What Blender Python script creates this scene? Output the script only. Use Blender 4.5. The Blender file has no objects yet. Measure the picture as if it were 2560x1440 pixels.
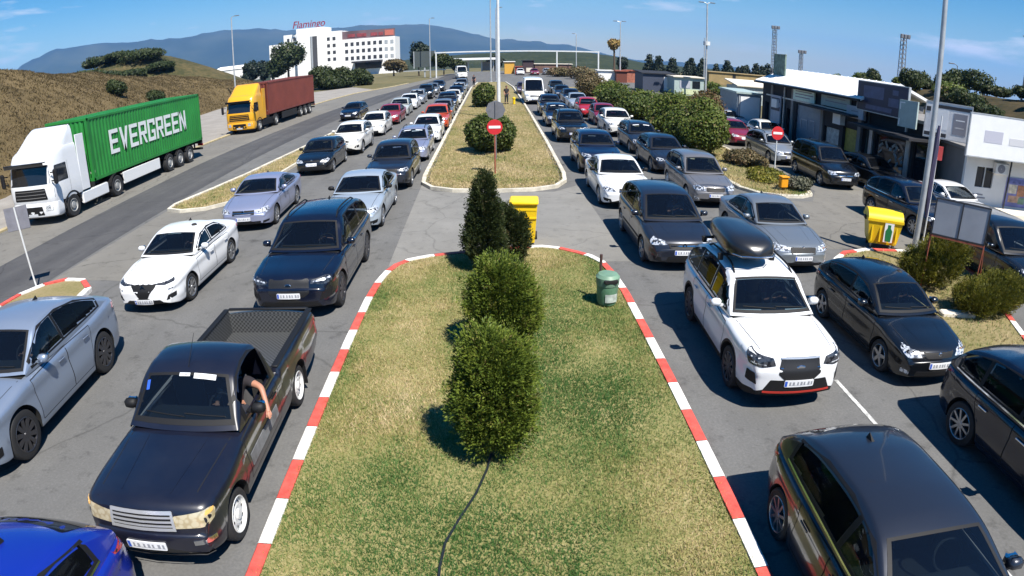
import bpy, bmesh, math, random
import numpy as np
from mathutils import Vector, Matrix
from mathutils.bvhtree import BVHTree

R = math.radians
C = bpy.context.scene.collection
scene = bpy.context.scene

# ---------------------------------------------------------------- camera
# wide surveillance lens with barrel distortion, 5.25 m above the road
F_PX, K_D, PITCH, YAW, ROLL, CAM_H = 1603.117, 0.482, 0.375, 0.031, -0.008, 5.246
cam = bpy.data.cameras.new('camera')
cam_ob = bpy.data.objects.new('camera', cam)
C.objects.link(cam_ob)
scene.camera = cam_ob
cam.type = 'PANO'
cam.panorama_type = 'FISHEYE_LENS_POLYNOMIAL'
cam.sensor_fit = 'HORIZONTAL'
cam.sensor_width, cam.sensor_height = 36.0, 20.25
cam.clip_start, cam.clip_end = 0.1, 60000
cam.fisheye_fov = R(140)
_r = np.linspace(0.02, 22.0, 200)
_rd = _r / 36.0 * 2560.0 / F_PX
_th = np.arctan(_rd * (1 + K_D * _rd * _rd))
_A = np.stack([_r, _r**2, _r**3, _r**4], 1)
_c = np.linalg.lstsq(_A, _th, rcond=None)[0]
cam.fisheye_polynomial_k0 = 0.0
(cam.fisheye_polynomial_k1, cam.fisheye_polynomial_k2,
 cam.fisheye_polynomial_k3, cam.fisheye_polynomial_k4) = [-float(v) for v in _c]
_fw = Vector((math.sin(YAW) * math.cos(PITCH), math.cos(YAW) * math.cos(PITCH), -math.sin(PITCH)))
_rt = Vector((math.cos(YAW), -math.sin(YAW), 0))
_up = _rt.cross(_fw)
_R2 = math.cos(ROLL) * _rt + math.sin(ROLL) * _up
_U2 = -math.sin(ROLL) * _rt + math.cos(ROLL) * _up
_m = Matrix((_R2, _U2, -_fw)).transposed().to_4x4()
_m.translation = Vector((0, 0, CAM_H))
cam_ob.matrix_world = _m

# ---------------------------------------------------------------- sky, sun, exposure
SUN_EL = R(56)
SUN_DIR = Vector((0.54, -0.84, 0))           # towards the sun, on the ground
SUN_DIR.normalize()
SUN_VEC = Vector((SUN_DIR.x * math.cos(SUN_EL), SUN_DIR.y * math.cos(SUN_EL), math.sin(SUN_EL)))
world = bpy.data.worlds.new('World')
scene.world = world
world.use_nodes = True
wn, wl = world.node_tree.nodes, world.node_tree.links
wn.clear()
w_out = wn.new('ShaderNodeOutputWorld')
w_bg = wn.new('ShaderNodeBackground')
w_sky = wn.new('ShaderNodeTexSky')
w_sky.sky_type = 'NISHITA'
w_sky.sun_disc = False
w_sky.sun_elevation = SUN_EL
w_sky.sun_rotation = math.atan2(SUN_DIR.x, SUN_DIR.y)
w_sky.air_density = 1.0
w_sky.dust_density = 0.1
w_sky.ozone_density = 3.0
w_bg.inputs['Strength'].default_value = 0.068
# thin fair-weather clouds low over the mountains
w_tc = wn.new('ShaderNodeTexCoord')
w_sep = wn.new('ShaderNodeSeparateXYZ')
wl.new(w_tc.outputs['Generated'], w_sep.inputs[0])
w_max = wn.new('ShaderNodeMath'); w_max.operation = 'MAXIMUM'; w_max.inputs[1].default_value = 0.012   # no dark band below the far plain
wl.new(w_sep.outputs['Z'], w_max.inputs[0])
w_cmb = wn.new('ShaderNodeCombineXYZ')
wl.new(w_sep.outputs['X'], w_cmb.inputs['X']); wl.new(w_sep.outputs['Y'], w_cmb.inputs['Y']); wl.new(w_max.outputs[0], w_cmb.inputs['Z'])
wl.new(w_cmb.outputs[0], w_sky.inputs['Vector'])
w_map = wn.new('ShaderNodeMapping')
w_map.inputs['Scale'].default_value = (5.0, 5.0, 26.0)
wl.new(w_tc.outputs['Generated'], w_map.inputs['Vector'])
w_no = wn.new('ShaderNodeTexNoise')
w_no.inputs['Scale'].default_value = 1.0
w_no.inputs['Detail'].default_value = 7.0
w_no.inputs['Roughness'].default_value = 0.58
wl.new(w_map.outputs[0], w_no.inputs['Vector'])
w_rp = wn.new('ShaderNodeValToRGB')
w_rp.color_ramp.elements[0].position = 0.565
w_rp.color_ramp.elements[1].position = 0.72
wl.new(w_no.outputs['Fac'], w_rp.inputs['Fac'])
w_band = wn.new('ShaderNodeValToRGB')          # only a band above the horizon
_e = w_band.color_ramp.elements
_e[0].position, _e[0].color = 0.0, (0, 0, 0, 1)
_e[1].position, _e[1].color = 0.05, (1, 1, 1, 1)
_n = w_band.color_ramp.elements.new(0.13); _n.color = (.8, .8, .8, 1)
_n = w_band.color_ramp.elements.new(0.22); _n.color = (0, 0, 0, 1)
wl.new(w_sep.outputs['Z'], w_band.inputs['Fac'])
w_mul = wn.new('ShaderNodeMath'); w_mul.operation = 'MULTIPLY'
wl.new(w_rp.outputs['Color'], w_mul.inputs[0]); wl.new(w_band.outputs['Color'], w_mul.inputs[1])
w_mix = wn.new('ShaderNodeMix'); w_mix.data_type = 'RGBA'
wl.new(w_mul.outputs[0], w_mix.inputs['Factor'])
w_hs = wn.new('ShaderNodeHueSaturation')
w_hs.inputs['Saturation'].default_value = 1.6
wl.new(w_sky.outputs[0], w_hs.inputs['Color'])
wl.new(w_hs.outputs[0], w_mix.inputs['A'])
w_mix.inputs['B'].default_value = (9.0, 9.3, 9.8, 1)
wl.new(w_mix.outputs['Result'], w_bg.inputs['Color'])
wl.new(w_bg.outputs[0], w_out.inputs['Surface'])

sun = bpy.data.lights.new('sun', 'SUN')
sun.energy = 5.0
sun.angle = R(0.5)
sun.color = (1.0, 0.95, 0.87)
sun_ob = bpy.data.objects.new('sun', sun)
C.objects.link(sun_ob)
sun_ob.rotation_euler = SUN_VEC.to_track_quat('Z', 'Y').to_euler()

scene.view_settings.view_transform = 'Standard'
scene.view_settings.look = 'None'
scene.view_settings.exposure = 0.8
scene.view_settings.gamma = 1.0
scene.render.engine = 'CYCLES'
scene.cycles.max_bounces = 6
scene.cycles.diffuse_bounces = 3
scene.cycles.glossy_bounces = 3
scene.cycles.transparent_max_bounces = 12
scene.cycles.transmission_bounces = 4
scene.cycles.caustics_reflective = False
scene.cycles.caustics_refractive = False
scene.cycles.use_denoising = True
scene.cycles.sample_clamp_indirect = 6.0

# ---------------------------------------------------------------- helpers
def tag(o, label=None, cat=None, group=None, kind=None):
    if label: o['label'] = label
    if cat: o['category'] = cat
    if group: o['group'] = group
    if kind: o['kind'] = kind
    return o

def link(name, me, parent=None, mats=()):
    o = bpy.data.objects.new(name, me)
    C.objects.link(o)
    if parent is not None: o.parent = parent
    for m in mats: me.materials.append(m)
    return o

def empty(name, loc=(0, 0, 0), rz=0.0):
    o = bpy.data.objects.new(name, None)
    C.objects.link(o)
    o.location = loc
    o.rotation_euler = (0, 0, rz)
    o.empty_display_size = 0.2
    return o

def smooth(me, ang=35):
    for p in me.polygons: p.use_smooth = True
    me.set_sharp_from_angle(angle=R(ang))

class MB:
    """collects simple shapes into one mesh, with a material slot per face"""
    def __init__(s): s.v, s.f, s.m = [], [], []
    def add(s, vs, fs, mi=0):
        b = len(s.v)
        s.v += [tuple(v) for v in vs]
        s.f += [tuple(b + i for i in f) for f in fs]
        s.m += [mi] * len(fs)
    def box(s, c, d, mi=0, rz=0.0, rx=0.0, ry=0.0, taper=1.0):
        x, y, z = d[0] / 2, d[1] / 2, d[2] / 2
        t = taper
        vs = [(-x, -y, -z), (x, -y, -z), (x, y, -z), (-x, y, -z), (-x*t, -y*t, z), (x*t, -y*t, z), (x*t, y*t, z), (-x*t, y*t, z)]
        M = Matrix.Rotation(rz, 3, 'Z') @ Matrix.Rotation(ry, 3, 'Y') @ Matrix.Rotation(rx, 3, 'X')
        vs = [tuple(M @ Vector(v) + Vector(c)) for v in vs]
        s.add(vs, [(0, 3, 2, 1), (4, 5, 6, 7), (0, 1, 5, 4), (1, 2, 6, 5), (2, 3, 7, 6), (3, 0, 4, 7)], mi)
    def rbox(s, c, d, r=0.02, mi=0, rz=0.0):
        """box with chamfered vertical and top edges"""
        x, y, z = d[0] / 2, d[1] / 2, d[2] / 2
        def ring(k, zz):
            a, b = x - k, y - k
            q = r
            return [(a - q, -b, zz), (a, -b + q, zz), (a, b - q, zz), (a - q, b, zz), (-a + q, b, zz), (-a, b - q, zz), (-a, -b + q, zz), (-a + q, -b, zz)]
        rings = [ring(r, -z), ring(0, -z + r), ring(0, z - r), ring(r, z)]
        M = Matrix.Rotation(rz, 3, 'Z')
        vs = [tuple(M @ Vector(p) + Vector(c)) for rr in rings for p in rr]
        fs = []
        for k in range(3):
            for i in range(8):
                j = (i + 1) % 8
                fs.append((k*8+i, k*8+j, k*8+8+j, k*8+8+i))
        fs += [tuple(range(7, -1, -1)), tuple(range(24, 32))]
        s.add(vs, fs, mi)
    def tube(s, pts, rad, n=8, mi=0, cap=True):
        pts = [Vector(p) for p in pts]
        k = len(pts)
        rads = rad if isinstance(rad, (list, tuple)) else [rad] * k
        ref = Vector((0, 0, 1))
        vs = []
        for i, p in enumerate(pts):
            t = (pts[min(i + 1, k - 1)] - pts[max(i - 1, 0)]).normalized()
            if abs(t.dot(ref)) > 0.95: a = t.cross(Vector((1, 0, 0))).normalized()
            else: a = t.cross(ref).normalized()
            b = t.cross(a).normalized()
            for j in range(n):
                an = 2 * math.pi * j / n
                vs.append(p + rads[i] * (math.cos(an) * a + math.sin(an) * b))
        fs = []
        for i in range(k - 1):
            for j in range(n):
                q = (j + 1) % n
                fs.append((i*n+j, i*n+q, i*n+n+q, i*n+n+j))
        if cap: fs += [tuple(range(n-1, -1, -1)), tuple(range((k-1)*n, k*n))]
        s.add(vs, fs, mi)
    def lathe(s, prof, n=24, c=(0, 0, 0), axis='Z', mi=0, close=False):
        vs, fs = [], []
        k = len(prof)
        for (r, h) in prof:
            for j in range(n):
                a = 2 * math.pi * j / n
                p = (r * math.cos(a), r * math.sin(a), h)
                if axis == 'X': p = (p[2], p[0], p[1])
                elif axis == 'Y': p = (p[0], p[2], p[1])
                vs.append((p[0] + c[0], p[1] + c[1], p[2] + c[2]))
        rng = k if close else k - 1
        for i in range(rng):
            i2 = (i + 1) % k
            for j in range(n):
                q = (j + 1) % n
                fs.append((i*n+j, i*n+q, i2*n+q, i2*n+j))
        s.add(vs, fs, mi)
    def prism(s, poly, z0, z1, mi=0):
        n = len(poly)
        vs = [(p[0], p[1], z0) for p in poly] + [(p[0], p[1], z1) for p in poly]
        fs = [(i, (i+1) % n, n + (i+1) % n, n + i) for i in range(n)]
        fs += [tuple(range(n-1, -1, -1)), tuple(range(n, 2*n))]
        s.add(vs, fs, mi)
    def mesh(s, name, recalc=True):
        me = bpy.data.meshes.new(name)
        me.from_pydata(s.v, [], s.f)
        me.polygons.foreach_set('material_index', s.m)
        if recalc:
            bm = bmesh.new(); bm.from_mesh(me)
            bmesh.ops.recalc_face_normals(bm, faces=bm.faces)
            bm.to_mesh(me); bm.free()
        me.update()
        return me
    def build(s, name, mats, parent=None, ang=35, recalc=True):
        me = s.mesh(name, recalc)
        smooth(me, ang)
        if not isinstance(mats, (list, tuple)): mats = [mats]
        return link(name, me, parent, mats)

def children(o): return [c for c in bpy.data.objects if c.parent == o]
_kids = {}
def copy_tree(o, parent=None, skip=(), top=True):
    c = o.copy(); C.objects.link(c)
    if parent is not None:
        c.parent = parent
    for ch in o.children:
        if ch.name.split('.')[0] in skip: continue
        copy_tree(ch, c, skip, False)
    return c

# ---------------------------------------------------------------- materials
def new_mat(name):
    m = bpy.data.materials.new(name); m.use_nodes = True
    nt = m.node_tree
    return m, nt, nt.nodes['Principled BSDF']

def N(nt, t, **kw):
    n = nt.nodes.new(t)
    for k, v in kw.items():
        if k in n.inputs.keys(): n.inputs[k].default_value = v
        else: setattr(n, k, v)
    return n

def c4(c): return (c[0], c[1], c[2], 1)

def mat(name, col, rough=0.5, metal=0.0, spec=0.5, coat=0.0, var=0.0, vscale=3.0, bump=0.0, bscale=40.0, emit=None, obj=False):
    m, nt, b = new_mat(name)
    b.inputs['Base Color'].default_value = c4(col)
    b.inputs['Roughness'].default_value = rough
    b.inputs['Metallic'].default_value = metal
    b.inputs['Specular IOR Level'].default_value = spec
    if coat:
        b.inputs['Coat Weight'].default_value = coat
        b.inputs['Coat Roughness'].default_value = 0.04
    if var or bump:
        tc = N(nt, 'ShaderNodeTexCoord')
    if var:
        no = N(nt, 'ShaderNodeTexNoise', Scale=vscale, Detail=5.0, Roughness=0.6)
        nt.links.new(tc.outputs['Object'], no.inputs['Vector'])
        mr = N(nt, 'ShaderNodeMapRange')
        mr.inputs['From Min'].default_value = 0.3; mr.inputs['From Max'].default_value = 0.7
        mr.inputs['To Min'].default_value = 1 - var; mr.inputs['To Max'].default_value = 1 + var
        nt.links.new(no.outputs['Fac'], mr.inputs['Value'])
        vm = N(nt, 'ShaderNodeVectorMath', operation='SCALE')
        vm.inputs[0].default_value = col[:3]
        nt.links.new(mr.outputs[0], vm.inputs['Scale'])
        nt.links.new(vm.outputs[0], b.inputs['Base Color'])
    if bump:
        n2 = N(nt, 'ShaderNodeTexNoise', Scale=bscale, Detail=4.0)
        nt.links.new(tc.outputs['Object'], n2.inputs['Vector'])
        bp = N(nt, 'ShaderNodeBump', Strength=bump, Distance=0.02)
        nt.links.new(n2.outputs['Fac'], bp.inputs['Height'])
        nt.links.new(bp.outputs[0], b.inputs['Normal'])
    if emit:
        b.inputs['Emission Color'].default_value = c4(emit[0]); b.inputs['Emission Strength'].default_value = emit[1]
    return m

def ramp(nt, fac, stops):
    r = N(nt, 'ShaderNodeValToRGB')
    els = r.color_ramp.elements
    els[0].position, els[0].color = stops[0][0], c4(stops[0][1])
    els[1].position, els[1].color = stops[-1][0], c4(stops[-1][1])
    for p, c in stops[1:-1]:
        e = els.new(p); e.color = c4(c)
    nt.links.new(fac, r.inputs['Fac'])
    return r.outputs['Color']

def paint(name, col, metal=0.0, rough=0.32, dust=0.05):
    """car paint: base with clear coat, a little dust in it"""
    m, nt, b = new_mat(name)
    tc = N(nt, 'ShaderNodeTexCoord')
    no = N(nt, 'ShaderNodeTexNoise', Scale=2.2, Detail=6.0, Roughness=0.65)
    nt.links.new(tc.outputs['Object'], no.inputs['Vector'])
    mx = N(nt, 'ShaderNodeMix', data_type='RGBA')
    mr = N(nt, 'ShaderNodeMapRange')
    mr.inputs['From Min'].default_value = 0.35; mr.inputs['From Max'].default_value = 0.75
    mr.inputs['To Min'].default_value = 0.0; mr.inputs['To Max'].default_value = dust
    nt.links.new(no.outputs['Fac'], mr.inputs['Value'])
    nt.links.new(mr.outputs[0], mx.inputs['Factor'])
    mx.inputs['A'].default_value = c4(col)
    mx.inputs['B'].default_value = (col[0] * .55 + .10, col[1] * .55 + .09, col[2] * .55 + .08, 1)
    nt.links.new(mx.outputs['Result'], b.inputs['Base Color'])
    b.inputs['Metallic'].default_value = metal
    b.inputs['Roughness'].default_value = rough
    b.inputs['Coat Weight'].default_value = 0.8
    b.inputs['Coat Roughness'].default_value = 0.06
    return m

M = {}
M['black'] = mat('black_plastic', (0.009, 0.009, 0.010), 0.6, spec=.3)
M['dark'] = mat('dark_underbody', (0.008, 0.008, 0.008), 0.9)
M['rubber'] = mat('tyre_rubber', (0.018, 0.018, 0.019), 0.8, bump=0.3, bscale=60)
M['chrome'] = mat('chrome', (0.75, 0.76, 0.78), 0.12, 1.0)
M['alloy'] = mat('alloy_rim', (0.42, 0.43, 0.45), 0.32, 0.85)
M['alloy_dark'] = mat('dark_alloy_rim', (0.10, 0.10, 0.11), 0.35, 0.8)
M['steel_white'] = mat('white_steel_rim', (0.72, 0.72, 0.70), 0.45, 0.1)
M['seat'] = mat('seat_cloth', (0.028, 0.028, 0.032), 0.9)
M['seat_grey'] = mat('grey_seat_cloth', (0.075, 0.073, 0.075), 0.9)
M['dash'] = mat('dashboard_plastic', (0.013, 0.014, 0.016), 0.8)
M['plate'] = mat('number_plate', (0.72, 0.73, 0.75), 0.4, var=0.08, vscale=30)
M['plate_blue'] = mat('number_plate_band', (0.03, 0.10, 0.5), 0.4)
M['plate_ink'] = mat('number_plate_ink', (.36, .37, .41), .6)
M['chrome_bar'] = mat('dull_chrome', (.62, .63, .64), .28, .6)
M['red_lens'] = mat('red_lamp_lens', (0.38, 0.012, 0.015), 0.15, coat=1.0)
M['amber'] = mat('amber_lens', (0.75, 0.42, 0.12), 0.2, coat=1.0)
M['white_paint'] = mat('white_enamel', (0.78, 0.78, 0.76), 0.35)

def glass_mat(name, tint, trans, rough=0.02, ior=1.5, gloss=1.0):
    m, nt, b = new_mat(name)
    nt.nodes.remove(b)
    out = nt.nodes['Material Output']
    tr = N(nt, 'ShaderNodeBsdfTransparent', Color=c4(tint))
    df = N(nt, 'ShaderNodeBsdfDiffuse', Color=(0.010, 0.012, 0.016, 1))
    gl = N(nt, 'ShaderNodeBsdfGlossy', Roughness=rough, Color=(0.8, 0.92, 1.0, 1))
    m1 = N(nt, 'ShaderNodeMixShader'); m1.inputs[0].default_value = trans
    nt.links.new(df.outputs[0], m1.inputs[1]); nt.links.new(tr.outputs[0], m1.inputs[2])
    fr = N(nt, 'ShaderNodeFresnel', IOR=ior)
    m2 = N(nt, 'ShaderNodeMixShader')
    mg = N(nt, 'ShaderNodeMath', operation='MULTIPLY'); mg.inputs[1].default_value = gloss
    nt.links.new(fr.outputs[0], mg.inputs[0]); nt.links.new(mg.outputs[0], m2.inputs[0]); nt.links.new(m1.outputs[0], m2.inputs[1]); nt.links.new(gl.outputs[0], m2.inputs[2])
    nt.links.new(m2.outputs[0], out.inputs['Surface'])
    return m
M['glass'] = glass_mat('windscreen_glass', (0.50, 0.62, 0.68), 0.72)
M['glass_dark'] = glass_mat('tinted_side_glass', (0.24, 0.28, 0.31), 0.70, ior=1.45, gloss=.38)
M['glass_flat'] = mat('dark_window_glass', (0.012, 0.015, 0.02), 0.05, spec=0.8)

def lamp_mat(name, base, dark, metal=.35):
    m, nt, b = new_mat(name)
    tc = N(nt, 'ShaderNodeTexCoord')
    vo = N(nt, 'ShaderNodeTexVoronoi', Scale=17.0)
    nt.links.new(tc.outputs['Object'], vo.inputs['Vector'])
    col = ramp(nt, vo.outputs['Distance'], [(0.0, base), (0.45, base), (0.7, dark)])
    nt.links.new(col, b.inputs['Base Color'])
    b.inputs['Metallic'].default_value = metal
    b.inputs['Roughness'].default_value = 0.22
    b.inputs['Coat Weight'].default_value = 1.0
    b.inputs['Coat Roughness'].default_value = 0.03
    return m
M['lamp'] = lamp_mat('headlamp_lens', (0.75, 0.78, 0.82), (0.12, 0.13, 0.15))
M['lamp_dark'] = lamp_mat('dark_headlamp_lens', (0.05, 0.053, 0.06), (0.012, 0.012, 0.014), 0.0)
M['lamp_cream'] = lamp_mat('yellowed_headlamp_lens', (0.66, 0.58, 0.40), (0.50, 0.41, 0.25))

def mesh_grille(name, col, dark, sc):
    m, nt, b = new_mat(name)
    tc = N(nt, 'ShaderNodeTexCoord')
    mp = N(nt, 'ShaderNodeMapping'); mp.inputs['Scale'].default_value = (sc, sc, sc)
    nt.links.new(tc.outputs['Object'], mp.inputs[0])
    ck = N(nt, 'ShaderNodeTexChecker', Scale=1.0, Color1=c4(col), Color2=c4(dark))
    nt.links.new(mp.outputs[0], ck.inputs['Vector'])
    nt.links.new(ck.outputs['Color'], b.inputs['Base Color'])
    b.inputs['Roughness'].default_value = 0.45
    return m
M['grille_mesh'] = mesh_grille('grille_mesh', (0.020, 0.020, 0.022), (0.006, 0.006, 0.006), 40)
# ---------------------------------------------------------------- vehicles
def curve(pts):
    """smooth monotone curve through (x, y) points"""
    x = np.array([p[0] for p in pts], float); y = np.array([p[1] for p in pts], float)
    h = np.diff(x); d = np.diff(y) / h
    m = np.zeros(len(x))
    for i in range(1, len(x) - 1):
        if d[i-1] * d[i] > 0:
            w1, w2 = 2*h[i] + h[i-1], h[i] + 2*h[i-1]
            m[i] = (w1 + w2) / (w1 / d[i-1] + w2 / d[i])
    m[0], m[-1] = d[0], d[-1]
    def f(t):
        t = min(max(t, x[0]), x[-1])
        i = int(min(max(np.searchsorted(x, t) - 1, 0), len(x) - 2))
        s = (t - x[i]) / h[i]
        return float((2*s**3-3*s**2+1)*y[i] + (s**3-2*s**2+s)*h[i]*m[i] + (-2*s**3+3*s**2)*y[i+1] + (s**3-s**2)*h[i]*m[i+1])
    return f

SIDE_T = [0.0, .03, .07, .12, .17, .22, .27, .34, .42, .52, .62, .72, .82, .9, .96, 1.0]
SIDE_F = [.935, .962, .978, .987, .990, .984, .976, .980, .987, .996, 1.0, .993, .975, .965, .958, .945]
def side_frac(t): return float(np.interp(t, SIDE_T, SIDE_F))

WHEELS = {}
def wheel_meshes(r, tw, style):
    key = (round(r, 3), round(tw, 3), style)
    if key in WHEELS: return WHEELS[key]
    hw = tw / 2
    rr = r * (0.70 if style != 'van' else 0.62)
    b = MB()
    prof = [(rr, -hw*.92), (r*.88, -hw*.98), (r*.965, -hw*.86), (r, -hw*.6), (r, hw*.6), (r*.965, hw*.86), (r*.88, hw*.98), (rr, hw*.92)]
    b.lathe(prof, 32, axis='X', close=True)
    tyre = b.mesh('tyre'); smooth(tyre, 30)
    tyre.materials.append(M['rubber'])
    q = MB()
    q.lathe([(rr*1.01, hw*.9), (rr*.97, hw*.98), (rr*.93, hw*.9), (rr*.9, hw*.35), (0.0, hw*.35)], 32, axis='X', mi=0)
    if style in ('alloy', 'dark', 'multi'):
        n = {'alloy': 5, 'dark': 10, 'multi': 9}[style]
        q.m = [1 if i >= 96 else 0 for i in range(len(q.m))]
        for k in range(n):
            a = 2 * math.pi * k / n
            w0, w1 = (rr*.17, rr*.13) if style == 'alloy' else (rr*.085, rr*.07)
            for sgn in ((-1, 1) if style == 'dark' else (0,)):
                a2 = a + sgn * 0.09
                ca, sa = math.cos(a2), math.sin(a2)
                vs = []
                for (rad, wd, xx) in ((rr*.16, w0, hw*.86), (rr*.92, w1, hw*.93)):
                    for (ss, dx) in ((-1, 0), (1, 0), (1, -hw*.35), (-1, -hw*.35)):
                        vs.append((xx + dx, ca*rad - sa*ss*wd, sa*rad + ca*ss*wd))
                q.add(vs, [(0, 1, 5, 4), (1, 2, 6, 5), (3, 0, 4, 7), (4, 5, 6, 7)], 0)
        q.lathe([(rr*.2, hw*.8), (rr*.18, hw*.9), (0, hw*.92)], 16, axis='X', mi=0)
    else:
        q.lathe([(rr*.88, hw*.5), (rr*.66, hw*.62), (rr*.5, hw*.78), (rr*.3, hw*.72), (rr*.26, hw*.95), (0, hw*.97)], 24, axis='X', mi=0)
        for k in range(8):
            a = 2 * math.pi * k / 8
            q.lathe([(rr*.075, hw*.705), (0, hw*.71)], 8, c=(0, rr*.66*math.cos(a), rr*.66*math.sin(a)), axis='X', mi=1)
    rim = q.mesh('rim'); smooth(rim, 30)
    rim.materials.append({'alloy': M['alloy'], 'multi': M['alloy'], 'dark': M['alloy_dark'], 'steel': M['steel_white'], 'van': M['alloy']}[style])
    rim.materials.append(M['dark'])
    WHEELS[key] = (tyre, rim)
    return WHEELS[key]

def grid_patch(poly, mapf, off, step, skirt=0.012, cut_out=None):
    """polygon in a 2D parameter plane, cut into a grid and laid onto a surface through mapf -> (point, normal)"""
    bm = bmesh.new()
    bm.faces.new([bm.verts.new((a, b, 0)) for a, b in poly])
    def cut(co, no):
        bmesh.ops.bisect_plane(bm, geom=bm.verts[:] + bm.edges[:] + bm.faces[:], plane_co=co, plane_no=no, dist=1e-5)
    if cut_out:
        for w in cut_out:
            for i in range(len(w)):
                a, b = w[i], w[(i + 1) % len(w)]
                cut((a[0], a[1], 0), (b[1] - a[1], a[0] - b[0], 0))
        dead = []
        for f in bm.faces:
            c = f.calc_center_median()
            for w in cut_out:
                ins = True; sg = 0
                for i in range(len(w)):
                    a, b = w[i], w[(i + 1) % len(w)]
                    cr = (b[0]-a[0])*(c.y-a[1]) - (b[1]-a[1])*(c.x-a[0])
                    if sg == 0: sg = 1 if cr > 0 else -1
                    elif cr * sg < 0: ins = False; break
                if ins: dead.append(f); break
        bmesh.ops.delete(bm, geom=dead, context='FACES')
    xs = [p[0] for p in poly]; ys = [p[1] for p in poly]
    for (lo, hi, no) in ((min(xs), max(xs), (1, 0, 0)), (min(ys), max(ys), (0, 1, 0))):
        n = int((hi - lo) / step)
        for i in range(1, n + 1):
            p = lo + (hi - lo) * i / (n + 1)
            cut((p, 0, 0) if no[0] else (0, p, 0), no)
    nrm = {}
    for v in bm.verts:
        p, n = mapf(v.co.x, v.co.y)
        v.co = p + n * off
        nrm[v] = n
    bm.normal_update()
    if skirt:
        be = [e for e in bm.edges if e.is_boundary]
        ret = bmesh.ops.extrude_edge_only(bm, edges=be)
        nv = [g for g in ret['geom'] if isinstance(g, bmesh.types.BMVert)]
        for v in nv:
            best = None
            for e in v.link_edges:
                o = e.other_vert(v)
                if o in nrm: best = o
            if best is not None: v.co = v.co - nrm[best] * skirt
    s = 0.0
    for f in bm.faces:
        f.normal_update()
        v0 = f.verts[0]
        if v0 in nrm and all(v in nrm for v in f.verts): s += f.normal.dot(nrm[v0])
    if s < 0: bmesh.ops.reverse_faces(bm, faces=bm.faces)
    return bm

def to_obj(bm, name, m, parent, ang=40):
    me = bpy.data.meshes.new(name)
    bm.to_mesh(me); bm.free()
    smooth(me, ang)
    return link(name, me, parent, m if isinstance(m, (list, tuple)) else [m])

def rounded(poly, r=0.04, n=3):
    out = []
    k = len(poly)
    for i in range(k):
        p0, p, p1 = Vector(poly[i-1]), Vector(poly[i]), Vector(poly[(i+1) % k])
        a, b = (p0 - p), (p1 - p)
        d = min(r, a.length * .45, b.length * .45)
        a, b = p + a.normalized() * d, p + b.normalized() * d
        for j in range(n + 1):
            t = j / n
            q = a * (1-t)**2 + p * 2*t*(1-t) + b * t*t
            out.append((q.x, q.y))
    return out

def shrink(poly, d):
    """inset a convex polygon"""
    c = Vector((sum(p[0] for p in poly) / len(poly), sum(p[1] for p in poly) / len(poly)))
    n = len(poly); area = sum(poly[i][0]*poly[(i+1) % n][1] - poly[(i+1) % n][0]*poly[i][1] for i in range(n))
    sg = 1 if area > 0 else -1
    lines = []
    for i in range(n):
        a, b = Vector(poly[i]), Vector(poly[(i+1) % n])
        t = (b - a).normalized(); nn = Vector((-t.y, t.x)) * sg
        lines.append((a + nn * d, t))
    out = []
    for i in range(n):
        (p, t), (q, u) = lines[i-1], lines[i]
        den = t.x*u.y - t.y*u.x
        if abs(den) < 1e-4: out.append((q.x, q.y)); continue
        s = ((q.x-p.x)*u.y - (q.y-p.y)*u.x) / den
        out.append((p.x + t.x*s, p.y + t.y*s))
    return out

def pip(poly, x, y):
    ins = False; n = len(poly); j = n - 1
    for i in range(n):
        xi, yi = poly[i]; xj, yj = poly[j]
        if (yi > y) != (yj > y) and x < (xj - xi) * (y - yi) / (yj - yi) + xi: ins = not ins
        j = i
    return ins

PAINTED = ('body', 'door', 'mirror', 'door_handle', 'roof_spoiler', 'bonnet', 'fuel_flap')

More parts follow.
